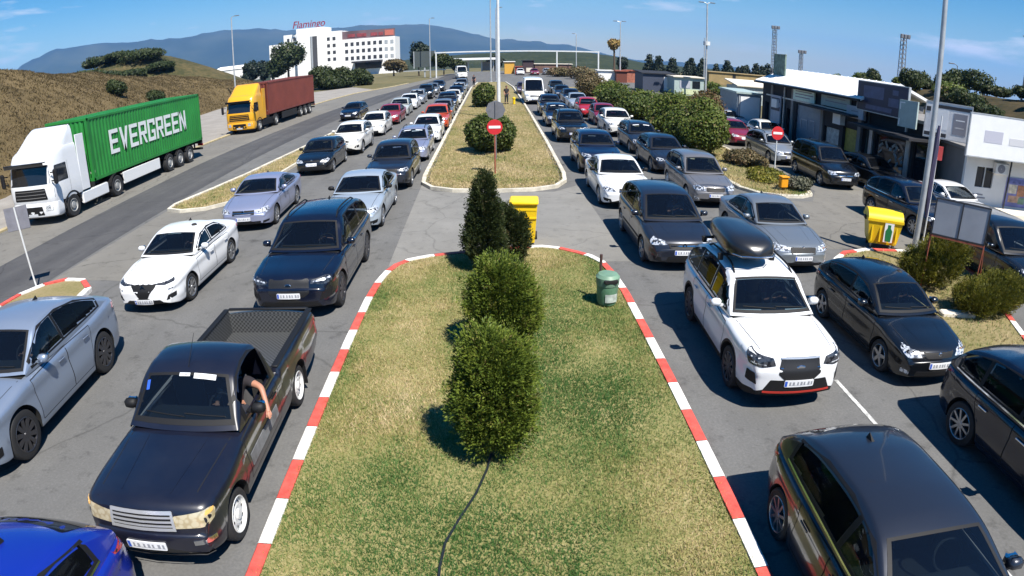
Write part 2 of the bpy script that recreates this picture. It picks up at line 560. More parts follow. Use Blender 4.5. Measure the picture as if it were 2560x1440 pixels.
def make_car(s, paint_m):
    """s: a dict of dimensions. Car faces -Y, origin on the ground midway between the axles"""
    L, W, H, wb, fo, r = s['L'], s['W'], s['H'], s['wb'], s['fo'], s['r']
    hw = W / 2
    d0 = fo + wb / 2                       # station of the origin
    tw = s.get('tw', 0.21)
    deck = curve(s['deck'])
    roof_pts = s['roof']
    roof = curve(roof_pts)
    ws0, hd, rh, rb = s['ws0'], s['hd'], s['rh'], s['rb']     # stations: windscreen base, header, rear header, rear base
    ro = s.get('ro', L)
    z0 = s.get('z0', 0.2)
    zb_c = curve([(0, z0 + .06), (.35, z0), (L - .6, z0), (L - .2, z0 + .06), (L, z0 + .14)])
    w_c = curve(s.get('plan', [(0, .80), (.1, .885), (.3, .95), (.7, .988), (1.2, 1), (L - 1.3, 1), (L - .7, .985), (L - .3, .945), (L - .08, .87), (L, .80)]))
    bow_f, bow_r = s.get('bow_f', .16), s.get('bow_r', .10)
    ax = (fo, fo + wb)
    ra = r + s.get('gap', 0.055)
    bed = s.get('bed')
    zbelt = s['belt']
    bev = s.get('crown', .05)
    # ---- stations
    D = set(np.round(np.concatenate([[0, .012, .03, .06, .1, .15, .2, .26, .33], np.arange(.42, L - .3, .11), L - np.array([.3, .24, .18, .13, .09, .05, .02, 0])]), 4))
    for a in ax:
        zz = max((ra*ra - (r - z0)**2), .01) ** .5
        D = {d for d in D if abs(d - a) > ra + .015}
        D |= {round(a + ra * math.cos(t), 4) for t in np.linspace(0, math.pi, 19)}
        D |= {round(a - ra - .002, 4), round(a + ra + .002, 4)}
    D = sorted(D)
    cab0, cab1 = ws0 + .18, rb - .25
    if bed: D = sorted(set(D) | {bed[0], bed[0] + .03, bed[1], bed[1] - .03})
    ends = []
    rows, mats_rows, lifts = [], [], []
    NT = len(SIDE_T)
    for d in D:
        w = hw * w_c(d); zt = deck(d); zb = zb_c(d)
        zl = zb; arch = False
        for a in ax:
            if abs(d - a) <= ra + 1e-6:
                zl = max(zb, r + max(ra*ra - (d - a)**2, 0) ** .5); arch = True
        c = min(bev, (zt - zb) * .12)
        zsh = zt - c - .02
        inb = bed and bed[0] + .02 <= d <= bed[1] - .02
        incab = cab0 <= d <= cab1 and not bed or (bed and ws0 + .18 <= d <= bed[0] - .12)
        top = []
        if inb:
            zf = bed[2]
            top = [(0, zf), (.4*w, zf), (.80*w, zf), (.845*w, zf), (.85*w, zt + .02), (.93*w, zt + .02)]
            zsh = zt - .0
        elif incab:
            zf = s.get('floor', .62)
            top = [(0, zf), (.4*w, zf), (.7*w, zf), (.80*w, zf), (.82*w, zt - c*.75), (.90*w, zt - c - .005)]
        else:
            top = [(0, zt), (.3*w, zt - .10*c), (.58*w, zt - .33*c), (.74*w, zt - .58*c), (.84*w, zt - .78*c), (.905*w, zt - c)]
        ring = list(top)
        zend = zl
        for t in SIDE_T:
            z = zsh - (zsh - zend) * t
            tt = (zsh - z) / max(zsh - zb, .05)
            fl = 1.0
            for a in ax:                                 # flared arches
                e = math.exp(-((d - a) / (ra * 1.1)) ** 2) * math.exp(-((z - (r + ra)) / .22) ** 2)
                fl += s.get('flare', .012) * e / hw * 1.0
            ring.append((side_frac(tt) * w * fl, z))
        wl_ = ring[-1][0]
        ring += [(wl_ - .02, zl), (w - tw - .10, zl), (w - tw - .10, zb), (0, zb)]
        pts = []
        for (x, z) in ring:
            q = min((x / hw) ** 2, 1.0)
            y = d
            y += bow_f * q * max(0, 1 - d / .9) ** 2 * (1 if d < .9 else 0)
            e = L - d
            y -= bow_r * q * max(0, 1 - e / .9) ** 2 * (1 if e < .9 else 0)
            pts.append(Vector((x, y - d0, z)))
        rows.append(pts)
    # rounded noses: shrunken end rings that keep the bow of the bumper
    def end_rings(row, sgn, bow):
        zs = [p.z for p in row]; zc = (max(zs) * .55 + min(zs) * .45)
        yc = row[0].y
        out = []
        for (k, dy) in ((.985, .012), (.95, .026), (.86, .036), (.7, .042), (.5, .045), (.28, .047), (.1, .048)):
            rg = []
            for p in row:
                x = p.x * (1 - (1 - k) * .8 if k > .8 else k)
                rg.append(Vector((x, yc - sgn * bow * min((x / hw) ** 2, 1) + sgn * dy, zc + (p.z - zc) * k)))
            out.append(rg)
        return out
    fr = end_rings(rows[0], -1, bow_f)[::-1]
    rr_ = end_rings(rows[-1], 1, bow_r)
    allrows = fr + rows + rr_
    m = len(rows[0])
    V, F, MI = [], [], []
    for row in allrows:
        V += [tuple(p) for p in row] + [(-p.x, p.y, p.z) for p in row[1:-1]]
    per = 2 * m - 2
    def idx(i, j): return i * per + j
    loop = list(range(m)) + [m + (m - 2) - 1 - k for k in range(m - 2)]     # right side down, left side up
    seg_m = []
    nf = len(fr)
    for i in range(len(allrows) - 1):
        ri = i - nf
        dm = (D[max(0, min(ri, len(D)-1))] + D[max(0, min(ri + 1, len(D)-1))]) / 2
        for k in range(per):
            a, b = loop[k], loop[(k + 1) % per]
            F.append((idx(i, a), idx(i, b), idx(i+1, b), idx(i+1, a)))
            kk = k if k < m - 1 else per - 1 - k
            mi = 0
            if kk >= 6 + NT - 1: mi = 1
            elif s.get('cladding') and kk >= 6 + NT - 1 - s['cladding'] and True: mi = 2
            if kk < 4 and not bed and cab0 - .1 <= dm <= cab1 + .1: mi = 1
            if bed and kk < 4 and ws0 + .1 <= dm <= bed[0] - .06: mi = 1
            if bed and kk < 4 and bed[0] <= dm <= bed[1]: mi = 3
            MI.append(mi)
    F.append(tuple(idx(0, j) for j in loop)); MI.append(0)
    F.append(tuple(idx(len(allrows)-1, j) for j in loop[::-1])); MI.append(0)
    # ---- greenhouse
    wbf = s.get('wbelt', .93); wrf = s.get('wroof', .70)
    Hh = max(p[1] for p in roof_pts)
    def gh_y(d, z):
        wbt = hw * wbf * w_c(d) * (1 - .04 * max(0, 1 - (d - ws0) / .8))
        t = min(max((z - zbelt) / (Hh - zbelt), 0), 1.05)
        return wbt * (1 - (1 - wrf / wbf) * (.7 * t + .3 * t * t))
    G_D = sorted(set(np.round(np.concatenate([np.linspace(ws0, hd, 22), np.arange(hd + .04, rh, .045), np.linspace(rh, rb, 20)]), 4)))
    g_rows = []
    bw, brr = s.get('bow_w', .13), s.get('bow_b', .07)
    zlow = zbelt - .04
    NS = 14
    for d in G_D:
        zr = roof(d)
        c = s.get('rcrown', .045) * min(1, max(zr - zbelt, 0) / .3)
        rad = min(.07, max(zr - zlow, .0) * .35)
        ye = gh_y(d, zr - c) - rad * .5
        ring = [(0, zr), (.3*ye, zr - .09*c), (.55*ye, zr - .30*c), (.75*ye, zr - .56*c), (.9*ye, zr - .81*c), (.97*ye, zr - c)]
        z1 = zr - c
        ring.append((ye + rad * .22, z1 - rad * .16))
        ring.append((ye + rad * .40, z1 - rad * .45))
        zs_ = z1 - rad * .9
        for k in range(NS + 1):
            z = zs_ + (zlow - zs_) * k / NS
            ring.append((gh_y(d, z), z))
        pts = []
        for (x, z) in ring:
            q = (x / hw) ** 2
            gf = 1 - min(max((d - ws0) / (hd - ws0), 0), 1) * .6 if d < hd + .3 else .4 * max(0, 1 - (d - hd - .3) / .5)
            gr = 1 - min(max((rb - d) / max(rb - rh, .05), 0), 1) * .6 if d > rh - .3 else .4 * max(0, 1 - (rh - .3 - d) / .5)
            pts.append(Vector((x, d - d0 + bw * q * gf - brr * q * gr, z)))
        g_rows.append(pts)
    gm = len(g_rows[0])
    GV, GF = [], []
    gper = 2 * gm - 1
    for row in g_rows:
        GV += [tuple(p) for p in row] + [(-p.x, p.y, p.z) for p in row[1:]]
    gl = [gm + k for k in range(gm - 2, -1, -1)] + list(range(gm))
    for i in range(len(g_rows) - 1):
        for k in range(gper - 1):
            GF.append((i*gper + gl[k], i*gper + gl[k+1], (i+1)*gper + gl[k+1], (i+1)*gper + gl[k]))
    n_e = len(g_rows) - 1
    GF.append(tuple(gl)); GF.append(tuple(n_e*gper + k for k in gl[::-1]))
    bv_low = BVHTree.FromPolygons([Vector(v) for v in V], F)
    bv_gh = BVHTree.FromPolygons([Vector(v) for v in GV], GF)
    def cast(bv, o, dr):
        h = bv.ray_cast(o, dr)
        if h[0] is None:
            h = bv.find_nearest(o + dr * .6)
            if h[0] is None: return o, -dr
        n = h[1]
        if n.dot(dr) > 0: n = -n
        return h[0], n
    def side_map(sx, bv):
        def f(d, z): return cast(bv, Vector((sx * 3, d - d0, z)), Vector((-sx, 0, 0)))
        return f
    def top_map(bv):
        def f(x, d): return cast(bv, Vector((x, d - d0, 4)), Vector((0, 0, -1)))
        return f
    # plan outline for wrap-around parts on the nose or the tail
    def outline(end):
        pts = []
        if end == 'f':
            for (fx, d) in ((0, -.05), (.3, -.05), (.55, -.03), (.72, .02), (.84, .12), (.92, .26), (.97, .45), (1.0, .8)):
                pts.append(Vector((fx * hw, d + bow_f * fx * fx * max(0, 1 - max(d, 0) / .9) ** 2 - d0)))
        else:
            for (fx, d) in ((0, -.05), (.3, -.05), (.55, -.03), (.72, .02), (.84, .10), (.92, .22), (.97, .42), (1.0, .8)):
                pts.append(Vector((fx * hw, L - d - bow_r * fx * fx * max(0, 1 - max(d, 0) / .9) ** 2 - d0)))
        cum = [0]
        for a, b in zip(pts, pts[1:]): cum.append(cum[-1] + (b - a).length)
        return pts, cum
    OUT = {'f': outline('f'), 'r': outline('r')}
    def wrap_map(end):
        pts, cum = OUT[end]
        def f(u, z):
            sx = 1 if u >= 0 else -1; u_ = abs(u)
            i = 0
            while i < len(cum) - 2 and cum[i + 1] < u_: i += 1
            t = (u_ - cum[i]) / (cum[i+1] - cum[i])
            def tng(k):
                a, b = pts[max(k - 1, 0)], pts[min(k + 1, len(pts) - 1)]
                return (b - a).normalized()
            p = pts[i].lerp(pts[i+1], t); tg = tng(i).lerp(tng(i+1), t).normalized()
            if i == 0 and t < .5: tg = Vector((1, 0))
            n = Vector((tg.y, -tg.x)) if end == 'f' else Vector((-tg.y, tg.x))
            for _ in range(14):                       # keep the part on the face of the nose, not up on the bonnet
                o = Vector((sx * (p.x + n.x * .8), p.y + n.y * .8, z))
                h = cast(bv_low, o, Vector((-sx * n.x, -n.y, 0)))
                if (h[0] - o).length < .8 + .13: break
                z -= .015
            return h
        return f
    # ---- root
    root = empty('car')
    # windows
    side_wins = s['wins']                 # polygons (d, z), forward to rear
    all_y = []
    holes_side = [shrink(w, .012) for w in side_wins]
    wmw = lambda d: gh_y(d, roof(d)) - .03
    wsb, wst = ws0 + .05, hd - .02
    bwq = lambda x, g=1.0: bw * (x / hw) ** 2 * g
    nseg = 6
    xb, xt = gh_y(wsb + .04, zbelt + .03) - .05, gh_y(hd, roof(hd)) - .075
    ws_poly = [(x, wsb + bwq(x)) for x in np.linspace(-xb, xb, nseg + 1)] + [(x, wst + bwq(x, .5)) for x in np.linspace(xt, -xt, nseg + 1)]
    ws_in = [(x, wsb + .055 + bwq(x)) for x in np.linspace(-xb + .06, xb - .06, nseg + 1)] + [(x, wst - .035 + bwq(x, .5)) for x in np.linspace(xt - .035, -xt + .035, nseg + 1)]
    steep = s.get('tailgate', False)      # near-vertical rear window
    # delete shell faces behind glass
    bm = bmesh.new()
    gv = [bm.verts.new(v) for v in GV]
    for f in GF[:-2]:
        try: bm.faces.new([gv[i] for i in f])
        except ValueError: pass
    bmesh.ops.remove_doubles(bm, verts=bm.verts, dist=1e-5)
    dead = []
    for f in bm.faces:
        c = f.calc_center_median()
        d = c.y + d0
        if abs(c.x) > .5 * hw and f.normal.normalized().z ** 2 < .55 or abs(c.x) > .62 * hw:
            if any(pip(w, d, c.z) for w in holes_side): dead.append(f); continue
        if abs(c.x) < xb and pip(ws_in, c.x, d) and c.z > zbelt + .02: dead.append(f)
    bmesh.ops.delete(bm, geom=dead, context='FACES')
    bmesh.ops.recalc_face_normals(bm, faces=bm.faces)
    tops = [f for f in bm.faces if abs(f.calc_center_median().x) < .3 and hd < f.calc_center_median().y + d0 < rh]
    if tops and sum(f.normal.z for f in tops) < 0: bmesh.ops.reverse_faces(bm, faces=bm.faces)
    low = bmesh.new()
    lv = [low.verts.new(v) for v in V]
    for f, mi in zip(F, MI):
        try:
            q = low.faces.new([lv[i] for i in f]); q.material_index = mi
        except ValueError: pass
    bmesh.ops.remove_doubles(low, verts=low.verts, dist=1e-5)
    bmesh.ops.dissolve_degenerate(low, dist=1e-6, edges=low.edges)
    bmesh.ops.recalc_face_normals(low, faces=low.faces)
    me2 = bpy.data.meshes.new('tmp'); low.to_mesh(me2); low.free()
    bm.from_mesh(me2); bpy.data.meshes.remove(me2)
    clad = s.get('clad_mat', M['black'])
    body = to_obj(bm, 'body', [paint_m, M['dark'], clad, s.get('bed_mat', M['black'])], root, 50)
    # window surrounds and glass
    dlo = s['dlo']
    openw = s.get('open_window')          # (side, index) of a lowered window
    sm = {1: side_map(1, bv_gh), -1: side_map(-1, bv_gh)}
    for sx in (1, -1):
        to_obj(grid_patch(dlo, sm[sx], .003, .09, .01, cut_out=[shrink(w, .0) for w in side_wins]), 'window_surround', s.get('surround', M['black']), root)
        for k, w in enumerate(side_wins):
            if openw == (sx, k): continue
            to_obj(grid_patch(shrink(w, -.012), sm[sx], -.001, .12, 0), 'side_window', M['glass_dark'] if k > 0 or s.get('dark_front') else M['glass'], root)
        if s.get('chrome_line'):
            pl = [p for p in dlo]
            n = len(pl)
            lo = sorted(pl, key=lambda p: p[1])
            zz = min(p[1] for p in pl); a_ = min(p[0] for p in pl); b_ = max(p[0] for p in pl if p[1] < zz + .12)
            to_obj(grid_patch([(a_, zz - .022), (b_, zz - .022 + s.get('rise', 0)), (b_, zz + s.get('rise', 0)), (a_, zz)], sm[sx], .008, .2), 'window_trim', M['chrome'], root)
    tmp = top_map(bv_gh)
    # windscreen frit ring built as four strips
    outer = ws_poly; inner = ws_in
    strip = []
    for i in range(len(outer)):
        j = (i + 1) % len(outer)
        strip.append([outer[i], outer[j], inner[j], inner[i]])
    ring_bm = bmesh.new()
    for st in strip:
        b_ = grid_patch(st, tmp, .004, .15, 0)
        mm = bpy.data.meshes.new('t'); b_.to_mesh(mm); b_.free(); ring_bm.from_mesh(mm); bpy.data.meshes.remove(mm)
    bmesh.ops.remove_doubles(ring_bm, verts=ring_bm.verts, dist=1e-4)
    to_obj(ring_bm, 'windscreen_surround', M['black'], root)
    to_obj(grid_patch([(x, d - .0) for x, d in ws_in], tmp, .002, .14, 0), 'windscreen', M['glass'], root)
    # rear window
    if s.get('rear_win'):
        z_a, z_b, xa, xb2 = s['rear_win']
        def rear_map(x, z): return cast(bv_gh, Vector((x, L + 2 - d0, z)), Vector((0, -1, 0)))
        to_obj(grid_patch(rounded([(-xa, z_a), (xa, z_a), (xb2, z_b), (-xb2, z_b)], .06), rear_map, .004, .12), 'rear_window', M['glass_flat'], root)
    # doors with handles
    sl = {1: side_map(1, bv_low), -1: side_map(-1, bv_low)}
    for sx in (1, -1):
        for k, dp in enumerate(s.get('doors', [])):
            dr = to_obj(grid_patch(dp, sl[sx], .0025, .05, 0), 'door', paint_m, root)
            gap_bm = bmesh.new()
            big = shrink(dp, -.011)
            for i in range(len(dp)):
                j = (i + 1) % len(dp)
                b_ = grid_patch([dp[i], dp[j], big[j], big[i]], sl[sx], .0035, .05, 0)
                mm = bpy.data.meshes.new('t'); b_.to_mesh(mm); b_.free(); gap_bm.from_mesh(mm); bpy.data.meshes.remove(mm)
            to_obj(gap_bm, 'door_seam', M['dark'], dr)
            xh = max(p[0] for p in dp) - .13; zh = max(p[1] for p in dp) - s.get('handle_drop', .12)
            p, n = sl[sx](xh - .09, zh)
            hb = MB(); hb.rbox((p.x + sx * .022, p.y, p.z), (.022, .20, .032), .008)
            hb.build('door_handle', s.get('handle_mat', paint_m), dr)
    # mirrors
    for sx in (1, -1):
        dm = s.get('mirror', (wsb + .42, zbelt + .07))
        y_ = dm[0] - d0; x_ = gh_y(dm[0], dm[1])
        mb = MB()
        mb.rbox((sx * (x_ + .155), y_, dm[1] + .03), (.19, .13, .135), .035)
        mb.box((sx * (x_ + .04), y_ + .01, dm[1] - .03), (.12, .06, .03))
        mo = mb.build('mirror', s.get('mirror_mat', paint_m), root, 60)
        gb = MB(); gb.rbox((sx * (x_ + .155), y_ + .067, dm[1] + .03), (.16, .012, .105), .02)
        gb.build('mirror_glass', M['chrome'], mo)
    # lamps, grille, bumper parts
    fm = wrap_map('f'); rm = wrap_map('r')
    for nm, poly, m_, off in s.get('front', []):
        both = nm in ('headlight', 'fog_lamp', 'air_intake', 'indicator', 'lamp_strip')
        for sx in ((1, -1) if both else (1,)):
            o = to_obj(grid_patch(rounded([(sx * u, z) for u, z in poly], .02), fm, off, .07), nm, M[m_] if isinstance(m_, str) else m_, root)
            if nm == 'headlight' and m_ == 'lamp':
                cu = sum(p[0] for p in poly) / len(poly) * sx; cz = sum(p[1] for p in poly) / len(poly)
                for du in (-.06, .07):
                    p, n = fm(cu + du, cz + .0)
                    lb = MB(); lb.lathe([(0, 0), (.034, -.004), (.04, -.014)], 12, axis='Y', c=(p.x + n.x * .009, p.y + n.y * .009 - .008, p.z))
                    lb.build('lamp_reflector', M['chrome'], o)
            if nm == 'number_plate':
                x0 = min(p[0] for p in poly); za = min(p[1] for p in poly) + .012; zb_ = max(p[1] for p in poly) - .012
                to_obj(grid_patch([(x0 + .008, za), (x0 + .05, za), (x0 + .05, zb_), (x0 + .008, zb_)], fm, off + .003, .2, 0), 'plate_band', M['plate_blue'], o)
                comb = [(x0 + .075, za + .016)]           # worn characters, too blurred to read, on one strip
                xe = -x0 - .02
                comb += [(xe, za + .016), (xe, za + .02)]
                for i_ in range(6, -1, -1):
                    xa = x0 + .085 + i_ * .058 + (.02 if i_ > 1 else 0) + (.015 if i_ > 4 else 0)
                    xb_ = xa + .026 + .008 * (i_ % 2); zt_ = zb_ - .014
                    comb += [(xb_, za + .02), (xb_, zt_), (xa, zt_), (xa, za + .02)]
                comb += [(x0 + .075, za + .02)]
                ch = grid_patch(comb, fm, off + .003, .9, 0)
                to_obj(ch, 'plate_lettering', M['plate_ink'], o)
    for nm, poly, m_, off in s.get('rear', []):
        both = nm in ('taillight', 'reflector')
        for sx in ((1, -1) if both else (1,)):
            to_obj(grid_patch(rounded([(sx * u, z) for u, z in poly], .02), rm, off, .08), nm, M[m_], root)
    # bonnet edges
    tl = top_map(bv_low)
    if s.get('bonnet', True):
        b0, b1 = s.get('bonnet_d', (.28, ws0 - .02))
        for sx in (1, -1):
            xq, xr = .70 * hw, .80 * hw
            to_obj(grid_patch([(sx * xq, b0), (sx * (xq + .011), b0), (sx * (xr + .011), b1), (sx * xr, b1)], tl, .002, .2, 0), 'bonnet_gap', M['dark'], root)
        for sx in (1, -1):
            xc = .36 * hw
            to_obj(grid_patch([(sx * xc, b0 + .1), (sx * (xc + .02), b0 + .1), (sx * (xc + .12), b1 - .05), (sx * (xc + .10), b1 - .05)], tl, .004, .2, .005), 'bonnet_crease', paint_m, root)
    # wipers
    wb_ = MB()
    for (x0_, x1_) in ((.05, .62), (-.55, .05)):
        ps = []
        for t in (0, .5, 1):
            x = (x0_ + (x1_ - x0_) * t) * 1.0
            p, n = tmp(x, wsb + .06 + bwq(x) + .02 + .03 * (1 - t))
            ps.append(p + n * .014)
        wb_.tube(ps, .008, 6)
    wb_.build('wiper', M['black'], root)
    # cabin
    cb = MB()
    dz = zbelt - .02
    cb.rbox((0, ws0 + .42 - d0, dz - .08), (hw * 1.55, .50, .20), .05)
    cb.build('dashboard', M['dash'], root)
    fseat = s.get('seat_d', hd + .55)
    for x in (-.37, .37):
        sb = MB()
        sb.rbox((x, fseat - d0, zbelt - .12), (.50, .16, .62), .06)
        sb.rbox((x, fseat + .03 - d0, zbelt + .25), (.27, .09, .20), .03)
        sb.build('seat', s.get('seat_mat', M['seat']), root)
    if not bed and s.get('bench', True):
        sb = MB()
        sb.rbox((0, fseat + .95 - d0, zbelt - .15), (1.25, .16, .52), .06)
        for x in (-.4, .4): sb.rbox((x, fseat + .97 - d0, zbelt + .13), (.25, .09, .18), .03)
        sb.build('rear_bench', s.get('seat_mat', M['seat']), root)
    if s.get('bulkhead'):
        sb = MB(); sb.rbox((0, fseat + .3 - d0, (zbelt + Hh) / 2 - .1), (hw * 1.6, .05, Hh - zbelt - .05), .1)
        sb.build('bulkhead', M['seat_grey'], root)
    st = MB()
    ring = [(.37 + .185 * math.cos(a), fseat - .52 - d0 + .08 * math.sin(a), zbelt + .0 + .16 * math.sin(a)) for a in np.linspace(0, 2 * math.pi, 17)]
    st.tube(ring, .016, 6, cap=False)
    st.build('steering_wheel', M['dash'], root)
    # roof furniture
    if s.get('rails'):
        for sx in (1, -1):
            rb_ = MB()
            ps = []
            for d in np.linspace(hd + .12, rh - .05, 9):
                x = gh_y(d, roof(d)) - .09
                p, n = tmp(sx * x, d)
                lift = .0 if d in (hd + .12, rh - .05) else .055
                ps.append((p.x, p.y, p.z + lift))
            rb_.tube(ps, .018, 6)
            rb_.build('roof_rail', M[s['rails']], root)
    if s.get('aerial', True):
        ab = MB()
        if s.get('aerial') == 'whip':
            p, n = tmp(0, hd + .06)
            ab.tube([p, p + Vector((0, .35, .32))], [.006, .003], 5)
        else:
            p, n = tmp(0, rh - .10)
            ab.add([p + Vector(q) for q in ((-.025, -.09, -.005), (.025, -.09, -.005), (.028, .06, -.005), (-.028, .06, -.005), (0, .05, .065))], [(0, 1, 4), (1, 2, 4), (2, 3, 4), (3, 0, 4)])
        ab.build('aerial', M['black'], root, 30)
    if s.get('roof_panel'):
        a, b, xx = s['roof_panel']
        to_obj(grid_patch(rounded([(-xx, a), (xx, a), (xx, b), (-xx, b)], .05), tmp, .004, .15), 'sunroof', M['glass_flat'], root)
    # wheels
    tyre, rim = wheel_meshes(r, tw, s.get('wheel', 'alloy'))
    for y in (-wb / 2, wb / 2):
        for sx in (1, -1):
            wo = bpy.data.objects.new('wheel', tyre); C.objects.link(wo); wo.parent = root
            wo.location = (sx * (hw - tw / 2 - s.get('wheel_in', .02)), y, r)
            wo.rotation_euler = (random.Random(int(y * 10 + sx)).uniform(0, 1), 0, 0 if sx > 0 else math.pi)
            ro_ = bpy.data.objects.new('rim', rim); C.objects.link(ro_); ro_.parent = wo
    for f in s.get('extra', []): f(dict(root=root, fm=fm, rm=rm, sl=sl, sm=sm, tl=tl, tmp=tmp, d0=d0, hw=hw, paint=paint_m, bv=bv_low, gv=bv_gh))
    # painted parts take their colour from the object, so copies can share the mesh
    def fix(o):
        for ch in o.children:
            if ch.type == 'MESH' and ch.data.materials and ch.data.materials[0] == paint_m:
                ch.material_slots[0].link = 'OBJECT'
                ch.material_slots[0].material = paint_m
            fix(ch)
    fix(root)
    return root

def repaint(root, old, new):
    for ch in root.children:
        if ch.type == 'MESH' and ch.material_slots and ch.material_slots[0].material == old:
            ch.material_slots[0].link = 'OBJECT'
            ch.material_slots[0].material = new
        repaint(ch, old, new)
def glazing(s, dA, splits, dE, rise=0.0, top=.115, low=.035, kick=0.0):
    """side windows between the pillars and the dark surround around them; roof line gives the upper edge"""
    rf = curve(s['roof'])
    belt = s['belt']
    zl = lambda d: belt + low + rise * (d - dA) / (dE - dA)
    zu = lambda d: rf(d) - top
    def poly(a, b, m, up):
        ds = np.linspace(a, b, 40)
        ok = [d for d in ds if zu(d) + up > zl(d) - m + .03]
        if not ok: return None
        a2, b2 = ok[0], ok[-1]
        pts = [(a, zl(a) - m), (b, zl(b) - m)]
        if b2 < b - .02: pts = [(a, zl(a) - m), (b2 + .03, zl(b) - m)]
        ups = np.linspace(b2, a2, 5)
        pts += [(d, zu(d) + up) for d in ups]
        return pts
    edges = [dA] + list(splits) + [dE]
    wins = []
    for a, b in zip(edges, edges[1:]):
        w = poly(a + .035, b - .035, 0, 0)
        if w: wins.append(w)
    s['wins'] = wins
    s['dlo'] = poly(dA - .05, dE + .03, .03, .032)
    s['rise'] = rise
    return s

def door_polys(s, d0_, d1_, d2_, zlow, belt):
    """front and rear door outlines on the flank, clear of the rear arch"""
    ra = s['r'] + .055
    axr = s['fo'] + s['wb']
    f = [(d0_, zlow), (d1_, zlow), (d1_, belt - .06), (d0_ - .02, belt - .10)]
    out = [f]
    if d2_:
        e = max(d1_ + .3, axr - ra - .06)
        out.append([(d1_ + .02, zlow), (min(e, d2_), zlow), (d2_, s['r'] + ra + .06), (d2_ + .02, belt - .06), (d1_ + .02, belt - .06)])
    return out

def sedan(L=4.65, W=1.82, H=1.45, wb=2.71, fo=.92, r=.33, belt=.96, **k):
    tail = L
    s = dict(L=L, W=W, H=H, wb=wb, fo=fo, r=r, belt=belt, z0=.19, ws0=1.36, hd=2.12, rh=3.15, rb=L - .66,
             deck=[(0, .60), (.05, .70), (.13, .755), (.35, .815), (.75, .885), (1.25, .955), (1.8, belt), (L - 1.2, belt + .03), (L - .55, 1.03), (L - .12, 1.02), (L - .03, .97), (L, .84)],
             roof=[(1.36, .955), (1.62, 1.115), (1.9, 1.275), (2.12, H - .075), (2.35, H - .02), (2.65, H), (3.0, H - .02), (3.25, H - .08), (L - 1.12, 1.19), (L - .66, 1.02)])
    s.update(k)
    glazing(s, 1.72, [2.52], L - 1.08, rise=.035)
    s['doors'] = door_polys(s, 1.42, 2.52, 3.50, .30, belt)
    s.setdefault('front', FRONT_SEDAN); s.setdefault('rear', REAR_STD(.80, .93, L))
    return s

def FRONT(hz0, hz1, u0, u1, gr, plate, intake, lamp='lamp', fog=True, gm='black', gz=(0, 0)):
    out = [('headlight', [(u0, hz0 + .03), (u1 - .06, hz0 + .0), (u1, hz0 + .05), (u1 + .03, hz1), (u0 + .12, hz1 - .03)], lamp, .006)]
    gu, g0, g1, gt = gr
    out.append(('grille', [(-gu, g0), (gu, g0), (gt, g1), (-gt, g1)], gm, .005))
    pu, pz = plate
    iu, i0, i1 = intake
    out.append(('bumper_intake', [(-iu, i0), (iu, i0), (iu - .06, i1), (-iu + .06, i1)], 'black', .004))
    out.append(('number_plate', [(-.26, pz), (.26, pz), (.26, pz + .115), (-.26, pz + .115)], 'plate', .016))
    if fog: out.append(('air_intake', [(iu + .08, i0 + .0), (iu + .30, i0 + .03), (iu + .32, i0 + .13), (iu + .12, i0 + .12)], 'black', .005))
    return out
def REAR_STD(a, b, L):
    return [('taillight', [(.48, a), (.86, a), (1.05, a + .06), (1.02, b), (.50, b - .02)], 'red_lens', .006), ('number_plate', [(-.26, .62), (.26, .62), (.26, .735), (-.26, .735)], 'plate', .01)]
FRONT_SEDAN = FRONT(.62, .75, .46, .93, (.40, .56, .71, .46), (.26, .43), (.48, .27, .38))

def hatch(L=4.06, W=1.69, H=1.45, wb=2.47, fo=.84, r=.305, belt=.95, **k):
    s = dict(L=L, W=W, H=H, wb=wb, fo=fo, r=r, belt=belt, z0=.19, ws0=1.12, hd=1.86, rh=3.25, rb=L - .10,
             deck=[(0, .58), (.05, .68), (.13, .74), (.35, .81), (.7, .88), (1.05, .95), (1.5, belt), (L - .6, belt + .06), (L - .12, belt + .05), (L - .03, .88), (L, .72)],
             roof=[(1.12, .955), (1.38, 1.12), (1.65, 1.29), (1.86, H - .085), (2.1, H - .025), (2.4, H), (2.9, H - .02), (3.3, H - .07), (L - .42, 1.24), (L - .10, 1.0)])
    s.update(k)
    glazing(s, 1.46, [2.34], L - .62, rise=.06)
    s['doors'] = door_polys(s, 1.20, 2.32, 3.12, .29, belt)
    s.setdefault('front', FRONT(.60, .74, .44, .86, (.36, .60, .71, .42), (.26, .44), (.46, .26, .40)))
    s.setdefault('rear', REAR_STD(.84, .99, L))
    s.setdefault('rear_win', (1.05, 1.30, .56, .50))
    return s

